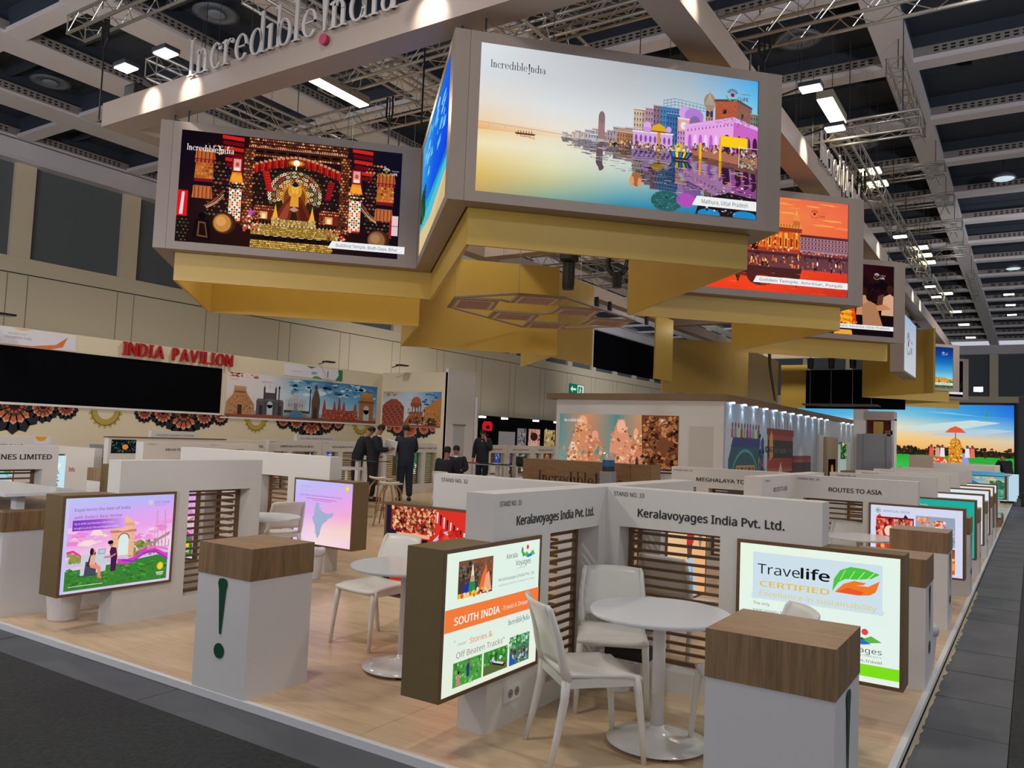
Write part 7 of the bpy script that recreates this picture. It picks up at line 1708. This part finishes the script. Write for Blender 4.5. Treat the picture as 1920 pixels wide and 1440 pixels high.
for i in range(7): a.rect(7.1+i*0.4, 0.05, 7.3+i*0.4, 0.4, 'c87068')
for i in range(8): a.rect(4.2+i*0.35, 1.97, 4.36+i*0.35, 2.3, 'ccd4da')
a.place('street_mural_print', (-6.685, 20.5, 0.30), (0, 1, 0), (1, 0, 0), ib)
# second part of the side: openings and panels
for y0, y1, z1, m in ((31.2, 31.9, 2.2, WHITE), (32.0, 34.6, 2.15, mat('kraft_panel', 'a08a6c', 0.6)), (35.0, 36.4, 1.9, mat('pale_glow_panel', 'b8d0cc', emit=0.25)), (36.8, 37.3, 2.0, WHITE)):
    wb(MB().box(-6.69, -6.62, y0, y1, 0, z1), 'wall_board', m, ib)
a = Art(1.2, 0.7, '1c3a1c', 102); a.speck(0, 0, 1.2, 0.7, 60, ['5ac848', '2a6a2a', 'f0e0a0', '184018'], 0.04, 0.12)
a.place('green_screen', (-6.61, 35.1, 1.3), (0, 1, 0), (1, 0, 0), ib, 0.9)
a = Art(1.3, 0.9, '160c08', 103); a.polys(disc(0.65, 0.4, 0.25, 0.3), 'b88428'); a.place('gold_coin_print', (-6.61, 32.8, 0.4), (0, 1, 0), (1, 0, 0), ib, 0.7)
# row of downlights under the roof edge
y = 20.9; n = 0
while y < 38.6:
    if not 32.5 < y < 35:
        o = MB().box(-6.64, -6.58, y-0.06, y+0.06, 2.78, 2.82).build('downlight', mat('downlight_glow', 'dfefff', emit=9), ib)
        o.matrix_local = parent_inv(ib)
        lamp('SPOT', (-6.60, y, 2.76), 7.5, (0.75, 0.9, 1.0), 0.02, (-6.68, y, 1.6), 80, 0.9)
    y += 1.05; n += 1
# info desk with serif lettering
dk = thing('info_desk', 'oak info desk with dark serif Incredible India lettering', 'desk', (-10, 19.2, 0))
wb(MB().box(-11.85, -8.62, 19.0, 19.6, 0, 1.10), 'front', DESKW, dk); wb(MB().box(-8.61, -8.05, 19.0, 19.6, 0, 1.10), 'end_panel', DESKW, dk)
L, tot = logo_polys(); kk = 2.55/tot; mb = MB()
for ch, ps, ox in L:
    for p in ps:
        q = len(mb.v); mb.v += [(px*kk, py*kk, 0) for px, py in p]; mb.f.append(tuple(range(q, q+len(p))))
o = mb.build('serif_lettering', mat('dark_brown_letter', '2a1c12', 0.5), dk); o.matrix_local = parent_inv(dk) @ frame(Vector((-11.35, 18.995, 0.45)), (1, 0, 0), (0, -1, 0))
wd_ = thing('water_dispenser', 'water dispenser with blue tinted bottle in front of the oak desk', 'dispenser', (-8.9, 18.2, 0))
wb(MB().box(-9.05, -8.72, 18.1, 18.4, 0, 0.92), 'body', mat('dispenser_grey', '8c8c90', 0.4), wd_, bevel=0.02)
wb(MB().lathe([(0.15, 0.92), (0.15, 0.98), (0.15, 1.04)], 20, (-8.88, 18.25, 0)), 'collar', DARKG, wd_)
wb(MB().lathe([(0.15, 1.04), (0.155, 1.2)], 20, (-8.88, 18.25, 0)), 'water', mat('blue_water', '2a6a98', 0.1), wd_)
wb(MB().lathe([(0.155, 1.2), (0.15, 1.36), (0.12, 1.38)], 20, (-8.88, 18.25, 0)), 'bottle', mat('clear_bottle', 'c8c8cc', 0.1, alpha=0.55), wd_)
o = MB().lathe([(0.03, 0), (0.04, 0.03), (0.04, 0.12), (0.015, 0.17), (0.015, 0.2)], 12).build('bottle', mat('brown_bottle', '5a4028', 0.3), smooth=True); o.location = (-8.52, 19.15, 1.10); tag(o, 'small brown bottle standing on the oak desk by the dispenser', 'bottle')
o = MB().box(-0.15, 0.15, -0.08, 0.08, 0.0, 0.30).build('handbag', BLACK, bevel=0.05); o.location = (-12.3, 19.6, 0.84); tag(o, 'black handbag on the table left of the oak desk', 'handbag')
t = thing('glass_table', 'glass topped table left of the oak desk with red and black item', 'table', (-13.2, 19.8, 0)); 
wb(MB().box(-14.3, -12.1, 19.4, 20.1, 0.82, 0.84), 'table_top', mat('glass_grey', '9a9c9a', 0.1), t); wb(MB().box(-13.25, -13.15, 19.7, 19.8, 0, 0.82), 'column', WHITE, t)
o = MB().box(-0.5, 0.5, -0.05, 0.05, 0.0, 0.03).build('umbrella', BLACK); o.location = (-13.2, 19.6, 0.845); tag(o, 'long black folded umbrella lying on the glass table', 'umbrella')
o = MB().box(-0.15, 0.15, -0.05, 0.05, 0.0, 0.035).build('red_folder', mat('red_item', 'b83028', 0.5)); o.location = (-14.0, 19.6, 0.845); tag(o, 'red item lying at the left end of the glass table', 'folder')

# ================================================================ elephant picture wall and booths
ew = thing('elephant_picture_wall', 'huge glowing picture wall of decorated elephants at sunset in black frame', 'lightbox', (-5, 42, 0))
wb(MB().box(-10.1, -0.45, 42.0, 42.4, 0, 4.06), 'frame', BLACK, ew)
W, H = 9.3, 3.7
a = Art(W, H, '58a8d8', 110); R = a.r
a.grad(0, 1.55, W, H, [('e8a860', 'f4c070', 'f0b060', 'f4b464', 'e8b078'), ('e8d0a0', 'f0d098', 'f4c880', 'f0c888', 'd8ccb0'), ('a8d0d8', 'b8d8dc', 'e8dcb8', 'a8d4dc', '70b4e0'), ('48a8d8', '58b4dc', '88c8dc', '48a8d8', '2a80dc'), ('2a98d8', '38a4d8', '48acd8', '3898d8', '1c68d8')])
for (x0, y0, x1, y1, th, c) in ((0.2, 2.7, 3.4, 2.9, 0.20, 'b4d8e0'), (2.6, 3.2, 5.8, 2.9, 0.16, '9ccce0'), (4.4, 2.5, 8.8, 2.9, 0.26, 'c8dcdc'), (5.5, 3.4, 9.2, 3.1, 0.12, '7cc0e4'), (6.0, 2.3, 9.3, 2.55, 0.18, 'b8cce0'), (1.0, 2.3, 4.5, 2.4, 0.14, 'e8d8ac')):
    a.poly([(x0, y0), (x0+(x1-x0)*0.3, y0+(y1-y0)*0.2-th*0.5), (x0+(x1-x0)*0.7, y0+(y1-y0)*0.6-th*0.4), (x1, y1), (x0+(x1-x0)*0.75, y1+th*0.4), (x0+(x1-x0)*0.35, y0+(y1-y0)*0.4+th*0.5)], c)
a.rect(0, 1.0, W, 1.6, '2a2218'); a.rect(0, 0.9, W, 1.35, '2cb03c'); a.grad(0, 0.35, W, 1.32, ['28a834', '34c048', '2aa838'])
a.speck(0, 1.38, W, 1.72, 420, ['2c2418', '3a2c1c', '201c14', '4a3820', '1c2818'], 0.04, 0.11)
a.band([(7.6, 1.15), (9.3, 1.02)], 0.02, '6a5a2c'); a.band([(7.4, 1.05), (9.3, 0.92)], 0.02, '6a5a2c')
a.rect(0, 0, W, 0.42, '281c20'); a.speck(2.6, 0.05, W, 0.5, 500, ['e8e0e4', '3a1c20', 'c83030', 'd8c0b8', '181014', 'e8e8ee', 'e07030'], 0.02, 0.055)
# white elephant at the left
a.poly([(2.45, 0.1), (2.62, 0.1), (2.65, 0.8), (2.95, 0.75), (2.95, 0.1), (3.2, 0.1), (3.3, 0.9), (3.25, 1.25), (3.0, 1.5), (2.6, 1.7), (2.35, 2.0), (2.3, 1.1)], 'c8c8e0')
a.poly([(2.40, 1.2), (3.05, 1.1), (2.95, 1.55), (2.6, 1.8), (2.40, 1.8)], 'e8d8c0'); a.band([(2.42, 1.22), (3.02, 1.14)], 0.06, 'e05a48'); a.speck(2.42, 1.25, 2.95, 1.7, 40, ['f0e0a8', 'e8a848', 'c84030'], 0.02, 0.05)
a.speck(2.2, 1.0, 2.5, 2.5, 70, ['281818', 'e8d8c8', '8a3828', '181014'], 0.04, 0.09); a.polys(disc(3.2, 1.95, 0.16, 0.17), 'e8e8f0'); a.polys(ring(3.2, 1.95, 0.16, 0.17, 0.02, 0.02), '3a4a6a'); a.polys(disc(3.2, 1.95, 0.05, 0.05), '88a0b8')
# red and golden elephants with umbrella
a.poly([(5.5, 0.1), (5.75, 0.1), (5.85, 0.5), (6.0, 0.1), (6.3, 0.1), (6.3, 1.1), (6.1, 1.35), (5.6, 1.3), (5.45, 0.9)], 'c83830')
a.poly([(5.8, 0.05), (6.8, 0.05), (6.75, 1.15), (6.5, 1.35), (6.0, 1.25), (5.85, 0.9)], 'e04a34')
a.poly([(6.75, 0.05), (7.55, 0.05), (7.6, 1.0), (7.45, 1.5), (6.9, 1.5), (6.7, 0.9)], '9a98d0')
a.poly([(6.75, 1.2), (6.95, 0.4), (7.1, 0.4), (7.3, 1.2), (7.3, 1.75), (7.2, 2.1), (7.02, 2.2), (6.85, 2.1), (6.75, 1.75)], 'd88a28'); a.speck(6.78, 0.9, 7.28, 2.05, 110, ['f0c048', 'b05a1c', 'e8a030', 'f8e088', '8a3818'], 0.02, 0.05)
a.rect(7.01, 2.15, 7.04, 2.5, '7a3020'); a.poly([(6.6, 2.42), (7.45, 2.42), (7.25, 2.62), (7.02, 2.72), (6.8, 2.62)], 'e85a34')
a.speck(5.9, 0.9, 6.7, 1.2, 40, ['f0c860', 'e8e0c0'], 0.03, 0.06); a.band([(6.1, 1.0), (6.4, 0.6), (6.7, 0.1)], 0.07, 'e8c868')
for x, c in ((6.05, 'e85a48'), (6.5, 'e8e0e8'), (7.5, 'e8e0e8'), (7.7, 'e8705a'), (6.3, 'c8a088')):
    a.poly([(x-0.10, 1.3), (x+0.10, 1.3), (x+0.08, 1.72), (x-0.08, 1.72)], c); a.polys(disc(x, 1.78, 0.06, 0.08), '7a4a34')
a.speck(7.0, 0.1, 7.6, 0.9, 60, ['b8b8e8', '7a78b8', 'e8d8f0', 'd8a050'], 0.03, 0.07); a.polys(disc(8.4, 0.42, 0.14, 0.12), 'e84830'); a.poly([(9.0, 0.1), (9.3, 0.1), (9.3, 0.6), (9.1, 0.6)], '8a1c18'); a.speck(8.9, 0.4, 9.3, 0.7, 20, ['f8e0a0', 'f0a040'], 0.04, 0.09)
a.text('kerala', 7.95, 2.95, 0.22, '6aa8a0'); a.polys(disc(8.25, 3.25, 0.07, 0.09), '3a9a78'); a.rect(7.9, 2.84, 8.7, 2.85, 'a8c8c8'); a.text('THE MAGICAL LAND', 0.5, 2.75, 0.32, '7a7060', fit=2.9)
a.place('picture', (-10.0, 41.995, 0.25), (1, 0, 0), (0, -1, 0), ew, 1.0)
# booth with pink shelf, grey panels
bo = thing('small_booth', 'white booth with red shelf recess and folded grey panels before it', 'booth', (-4.6, 30, 0))
wb(MB().box(-5.25, -4.85, 30.0, 30.6, 0, 3.12), 'column', WHITE2, bo); wb(MB().box(-4.85, -4.0, 30.4, 30.6, 0, 2.9), 'back', mat('booth_red', '8a2030', 0.6), bo)
wb(MB().box(-4.85, -3.95, 29.95, 30.6, 2.75, 3.05), 'canopy', mat('booth_pinkish', 'b09c94', 0.6), bo); wb(MB().box(-4.05, -3.95, 30.0, 30.6, 0, 2.8), 'side', WHITE2, bo)
wb(MB().box(-4.6, -4.3, 30.0, 30.3, 2.25, 2.7), 'yellow_box', mat('ochre_box', 'b08a30', 0.6), bo); wb(MB().box(-4.25, -4.0, 30.0, 30.3, 2.25, 2.4), 'brown_box', mat('brown_box', '6a4a30', 0.6), bo)
g = thing('grey_screen_panel', 'folded grey partition panels in front of the white booth', 'partition', (-4.5, 29.6, 0))
wb(MB().box(-5.05, -4.85, 29.5, 29.6, 0, 2.25), 'leaf', GREYP, g); wb(MB().box(-4.84, -4.12, 29.5, 29.55, 0, 2.27), 'leaf', GREYP, g); wb(MB().box(-4.11, -3.95, 29.45, 29.6, 0, 2.2), 'leaf', GREYP, g)
# paper bag towers
for i, (x, z0, z1) in enumerate([(-2.95, 1.12, 1.62), (-2.95, 0.60, 1.10), (-2.95, 0.0, 0.58)]):
    o = MB().box(x-0.38, x+0.30, 28.6, 28.9, z0, z1).build('display_box', mat('paper_box', 'b8a896', 0.7)); o.location = (0, 0, 0)
    tag(o, ['topmost beige display box of the stack before the elephants', 'middle beige display box of the stack with dark window', 'lowest beige display box of the stack'][i], 'box', 'stack of beige display boxes')
o = MB().box(-5.2, -4.2, 27.6, 28.6, 0, 1.02).build('low_cabinet', DESKW); tag(o, 'low brown cabinet behind the walls before the black screen', 'cabinet')
o = MB().box(-4.15, -3.0, 32.5, 32.6, 0.2, 1.15).build('white_low_wall', WHITE2); tag(o, 'low white wall strip before the elephants', 'partition')
cn = thing('corner_post', 'tall black post at the right edge beside the elephant wall', 'post', (-0.3, 40, 0)); wb(MB().box(-0.5, -0.1, 40, 40.3, 0, 4.2), 'post', BLACK, cn)

# ================================================================ bar stools, standing tables
def make_stool(label):
    t = thing('bar_stool', label, 'stool', (0, 0, 0), 0, 'bar stools with wooden legs')
    def seat(u, v):
        x = (u-0.5)*0.40; y = (v-0.5)*0.38
        r = math.hypot(x/0.2, y/0.19)
        return (x*(1-0.12*(abs(y)/0.19)**2), y*(1-0.12*(abs(x)/0.2)**2), 0.73+0.05*(max(0, -y)/0.19)**2+0.02*(abs(x)/0.2)**2)
    mb = MB(); mb.grid(seat, 10, 10); mb.build('seat', PLASTIC, t, smooth=True, solid=0.018)
    for sx in (-1, 1):
        for sy in (-1, 1): MB().tube([(sx*0.08, sy*0.08, 0.72), (sx*0.15, sy*0.15, 0.60), (sx*0.18, sy*0.18, 0.35), (sx*0.24, sy*0.24, 0.0)], [0.016, 0.018, 0.017, 0.013], 8).build('leg', BEECH, t, smooth=True)
    MB().tube([(0.185, 0.185, 0.28), (-0.185, 0.185, 0.28), (-0.185, -0.185, 0.28), (0.185, -0.185, 0.28), (0.185, 0.185, 0.28)], 0.007, 6).build('foot_rail', BLACK, t)
    return t
ST = make_stool('bar stool with wooden legs standing before the suited men'); ST.location = (-9.75, 11.15, 0); ST.rotation_euler = (0, 0, 0.5)
dup(ST, (-10.85, 12.1, 0), 0.2, 'bar stool just left behind the front bar stool')
dup(ST, (-8.7, 11.4, 0), 1.0, 'bar stool half hidden behind the STAND NO. 32 wall')
for p, lab in [((-11.6, 11.9), 'high white round standing table left of the bar stools')]:
    t = thing('standing_table', lab, 'table', (p[0], p[1], 0), 0, 'high standing tables')
    MB().lathe([(0.36, 0.90), (0.38, 0.92), (0.38, 0.935)], 36).build('table_top', TABLEW, t); MB().lathe([(0.03, 0.02), (0.03, 0.9)], 14).build('column', WHITE, t); MB().lathe([(0.25, 0), (0.25, 0.015), (0.05, 0.04)], 28).build('base', WHITE, t)
t = thing('standing_table', 'glass topped standing table beside the bending men', 'table', (-13.0, 13.6, 0), 0, 'high standing tables')
wb(MB().box(-13.6, -12.2, 13.4, 13.9, 1.0, 1.015), 'table_top', mat('dark_glass', '3a4444', 0.05), t); wb(MB().box(-13.0, -12.9, 13.6, 13.68, 0, 1.0), 'column', WHITE, t)
def put2(label, x, y, deg, m=None):
    c = copy_tree(CH); c['label'] = label; put(c, x, y, deg)
put2('white plastic chair of the seated man in the background', -11.35, 14.9, 95)
for i, (x, y, d) in enumerate([(-13.9, 20.6, -60), (-12.9, 20.8, -100), (-12.2, 20.9, -120), (-13.6, 13.0, 150)]):
    put2(['leftmost white chair behind the glass table', 'middle white chair behind the glass table', 'rightmost white chair behind the glass table by the handbag', 'grey looking chair left of the bending men'][i], x, y, d)

# ================================================================ people
def skin_mesh(name, pts, edges, rad, m, parent, sub=1, root=0):
    me = bpy.data.meshes.new(name); me.from_pydata(pts, edges, []); me.materials.append(m)
    o = bpy.data.objects.new(name, me); COL.objects.link(o)
    if parent is not None: o.parent = parent
    md = o.modifiers.new('skin', 'SKIN'); md.use_smooth_shade = True
    if not me.skin_vertices: 
        pass
    sv = me.skin_vertices[0].data if me.skin_vertices else None
    if sv is None: return o
    for i, r in enumerate(rad):
        sv[i].radius = (r, r) if not isinstance(r, tuple) else r
        sv[i].use_root = (i == root)
    s = o.modifiers.new('sub', 'SUBSURF'); s.levels = sub; s.render_levels = sub
    return o
def ensure_skin(me):
    bpy.context.view_layer.update()
def person(label, loc, deg, J, suit=SUIT, hair=HAIR, shirt=True, group='people in dark suits'):
    """J: joints in metres, facing +Y: pelvis chest neck head lsh lel lha rsh rel rha lhip lkn lft rhip rkn rft"""
    t = thing('person', label, 'person', loc, math.radians(deg-90), group); t.scale = (1.06, 1.06, 1.06)
    j = J
    names = ['pelvis', 'chest', 'neck', 'head', 'lsh', 'lel', 'lwr', 'lha', 'rsh', 'rel', 'rwr', 'rha', 'lhip', 'lkn', 'lan', 'lft', 'rhip', 'rkn', 'ran', 'rft']
    P = [Vector(j[n]) for n in names]
    ix = {n: i for i, n in enumerate(names)}
    E_ = [('pelvis', 'chest'), ('chest', 'neck'), ('neck', 'head'), ('chest', 'lsh'), ('lsh', 'lel'), ('lel', 'lwr'), ('lwr', 'lha'), ('chest', 'rsh'), ('rsh', 'rel'), ('rel', 'rwr'), ('rwr', 'rha'),
          ('pelvis', 'lhip'), ('lhip', 'lkn'), ('lkn', 'lan'), ('lan', 'lft'), ('pelvis', 'rhip'), ('rhip', 'rkn'), ('rkn', 'ran'), ('ran', 'rft')]
    rb = dict(pelvis=.10, chest=.11, neck=.052, head=.07, lsh=.065, lel=.042, lwr=.028, lha=.034, rsh=.065, rel=.042, rwr=.028, rha=.034, lhip=.085, lkn=.058, lan=.038, lft=.034, rhip=.085, rkn=.058, ran=.038, rft=.034)
    P2 = list(P); 
    ed = [(ix[a_], ix[b_]) for a_, b_ in E_]
    hd = P[3]; nk = P[2]; d = (hd-nk).normalized()
    P2.append(hd+d*0.10); rb_l = [rb[n] for n in names]+[0.075]; ed.append((3, 20))
    for side, w_, h_ in (('l', 6, 7), ('r', 10, 11)):
        hv = (P[h_]-P[w_]).normalized(); sd = hv.orthogonal().normalized()
        for k in range(5):
            off = sd*((k-2)*0.017); ln = (0.055, 0.07, 0.075, 0.07, 0.055)[k]
            if k == 0: off = sd*-0.04; ln = 0.035
            P2.append(P[h_]+off+hv*ln); rb_l.append(0.0095); ed.append((h_, len(P2)-1))
    skin_mesh('body', [tuple(p) for p in P2], ed, rb_l, SKIN, t, 1)
    # face
    fy = Vector(j.get('face', (0, 1, 0))).normalized(); c = hd+d*0.045; sx = fy.cross(Vector((0, 0, 1))).normalized()
    mb = MB(); mb.tube([c+fy*0.066+d*0.02, c+fy*0.095-d*0.012, c+fy*0.072-d*0.016], [0.008, 0.013, 0.008], 6); mb.build('nose', SKIN, t, smooth=True)
    for q in (-1, 1):
        o = MB().lathe([(0.001, -0.006), (0.009, -0.004), (0.009, 0.004), (0.001, 0.006)], 8).build('eye', BLACK, t); o.location = c+fy*0.070+sx*q*0.028+d*0.022
        o = MB().lathe([(0.006, -0.02), (0.014, -0.012), (0.016, 0.012), (0.004, 0.024)], 8).build('ear', SKIN, t, smooth=True); o.location = c+sx*q*0.074
    o = MB().box(-0.022, 0.022, -0.004, 0.004, -0.004, 0.004).build('mouth', mat('lips', '7a4038'), t); o.location = c+fy*0.068-d*0.04
    # hair cap
    mb = MB()
    top = d; bk = (-fy-top*(-fy).dot(top)).normalized()
    mb.tube([c-d*0.03+bk*0.030, c+d*0.02+bk*0.022, c+d*0.065+bk*0.008, c+d*0.10-bk*0.006, c+d*0.122], [0.068, 0.084, 0.080, 0.058, 0.02], 14); mb.build('hair', hair, t, smooth=True)
    # suit (jacket, sleeves, trousers) one skinned garment
    sn = ['pelvis', 'chest', 'lsh', 'lel', 'lwr', 'rsh', 'rel', 'rwr', 'lhip', 'lkn', 'lan', 'rhip', 'rkn', 'ran']
    sr = dict(pelvis=(.20, .16), chest=(.23, .18), lsh=.105, lel=.075, lwr=.055, rsh=.105, rel=.075, rwr=.055, lhip=.125, lkn=.095, lan=.075, rhip=.125, rkn=.095, ran=.075)
    si = {n: i for i, n in enumerate(sn)}
    SP = [Vector(j[n]) for n in sn]+[Vector(j['chest'])*0.35+Vector(j['neck'])*0.65]
    SE = [(si[a_], si[b_]) for a_, b_ in E_ if a_ in si and b_ in si]+[(si['chest'], len(sn))]
    skin_mesh('suit', [tuple(p) for p in SP], SE, [sr[n] for n in sn]+[0.075], suit, t, 1)
    if shirt:
        cp_ = Vector(j['neck'])*0.45+Vector(j['chest'])*0.55
        mb = MB(); mb.tube([Vector(j['neck'])-d*0.0, cp_+fy*0.10], [0.058, 0.035], 8); mb.build('shirt', SHIRT, t, smooth=True)
    for an, ft in (('lan', 'lft'), ('ran', 'rft')):
        A_ = Vector(j[an]); F_ = Vector(j[ft])
        mb = MB(); mb.tube([(A_.x, A_.y-0.04, 0.045), (A_.x, A_.y+0.05, 0.05), (F_.x, F_.y+0.05, 0.038), (F_.x, F_.y+0.10, 0.025)] if not j.get('seated') else [A_-Vector((0, 0.04, -0.0)), A_+Vector((0, 0.05, 0)), F_+Vector((0, .06, -.01))], 0.045, 8); mb.build('shoe', BLACK, t, smooth=True)
    return t
def stand(lean=0.0, la=None, ra=None, face=(0, 1, 0), hx=0.0):
    s_ = math.sin(lean); c_ = math.cos(lean)
    def up_(z, x=0, y=0): return (x, y+(z-0.95)*s_, 0.95+(z-0.95)*c_)
    j = dict(pelvis=(0, 0, 0.96), chest=up_(1.30), neck=up_(1.50), head=tuple(Vector(up_(1.60))+Vector((hx, 0.03, 0))), lsh=up_(1.42, -0.19), rsh=up_(1.42, 0.19),
             lhip=(-0.09, 0, 0.90), lkn=(-0.10, 0.01, 0.48), lan=(-0.11, 0, 0.09), lft=(-0.12, 0.12, 0.05), rhip=(0.09, 0, 0.90), rkn=(0.10, 0.01, 0.48), ran=(0.12, -0.02, 0.09), rft=(0.14, 0.10, 0.05), face=face)
    la = la or (((-0.25, -0.02, 1.14)), (-0.25, 0.10, 0.90), (-0.25, 0.13, 0.82)); ra = ra or ((0.25, -0.02, 1.14), (0.25, 0.10, 0.90), (0.25, 0.13, 0.82))
    j.update(lel=la[0], lwr=la[1], lha=la[2], rel=ra[0], rwr=ra[1], rha=ra[2]); return j
up_arm = (((-0.25, 0.14, 1.16)), (-0.10, 0.36, 1.18), (-0.05, 0.42, 1.20)); up_arm_r = ((0.25, 0.14, 1.16), (0.10, 0.36, 1.18), (0.05, 0.42, 1.20))
person('person in dark suit bending forward, leftmost of the standing group', (-14.2, 14.9, 0), 60, stand(0.42, ((-0.3, 0.2, 1.1), (-0.25, 0.42, 0.98), (-0.22, 0.5, 0.98)), ((0.3, 0.2, 1.1), (0.25, 0.42, 0.98), (0.22, 0.5, 0.98))))
person('person in black suit seen from behind, middle of the standing group', (-13.4, 14.6, 0), 35, stand(0.18, up_arm, up_arm_r), suit=SUIT)
person('person in navy suit reading a paper, right of the standing group', (-12.95, 15.3, 0), 140, stand(0.10, up_arm, up_arm_r), suit=SUIT2)
o = MB().box(-0.15, 0.15, -0.01, 0.01, -0.2, 0.2).build('paper_sheet', mat('white_paper', 'dfe2ea', 0.7)); o.location = (-13.15, 14.95, 1.30); o.rotation_euler = (0.5, 0.2, 0.6); tag(o, 'white paper sheets held between the standing men', 'paper')
person('person in dark jacket talking on a phone behind the background row', (-14.35, 20.6, 0), -70, stand(0.0, ((-0.28, 0.10, 1.15), (-0.12, 0.12, 1.42), (-0.09, 0.10, 1.52)), None))
sit = dict(pelvis=(0, 0, 0.52), chest=(0, 0.0, 0.86), neck=(0, 0.0, 1.06), head=(0, 0.02, 1.16), lsh=(-0.19, 0, 0.98), rsh=(0.19, 0, 0.98), lel=(-0.27, 0.08, 0.74), lwr=(-0.16, 0.30, 0.72), lha=(-0.12, 0.37, 0.72), rel=(0.27, 0.08, 0.74), rwr=(0.16, 0.30, 0.72), rha=(0.12, 0.37, 0.72),
           lhip=(-0.10, 0.02, 0.52), lkn=(-0.14, 0.42, 0.50), lan=(-0.14, 0.42, 0.09), lft=(-0.14, 0.54, 0.05), rhip=(0.10, 0.02, 0.52), rkn=(0.14, 0.42, 0.50), ran=(0.14, 0.42, 0.09), rft=(0.14, 0.54, 0.05), seated=1)
person('person in dark suit seated on a white chair, seen from behind', (-11.35, 14.85, 0), 95, sit)
person('person with dark hair seated facing the camera behind the seated one', (-12.6, 16.9, 0), -60, sit, shirt=True)
put2('white plastic chair of the person facing the camera in the background', -12.6, 16.9, -60)
person('person in black leaning over a counter at the far right edge', (-0.75, 34.5, 0), 130, stand(0.45, ((-0.3, 0.3, 1.0), (-0.2, 0.5, 0.95), (-0.15, 0.58, 0.95)), ((0.3, 0.3, 1.0), (0.2, 0.5, 0.95), (0.15, 0.58, 0.95))))
o = MB().box(-0.35, -0.1, 33.8, 34.2, ZF, 0.45).build('suitcase', BLACK, bevel=0.04); tag(o, 'black trolley case on the aisle beside the leaning person', 'suitcase')
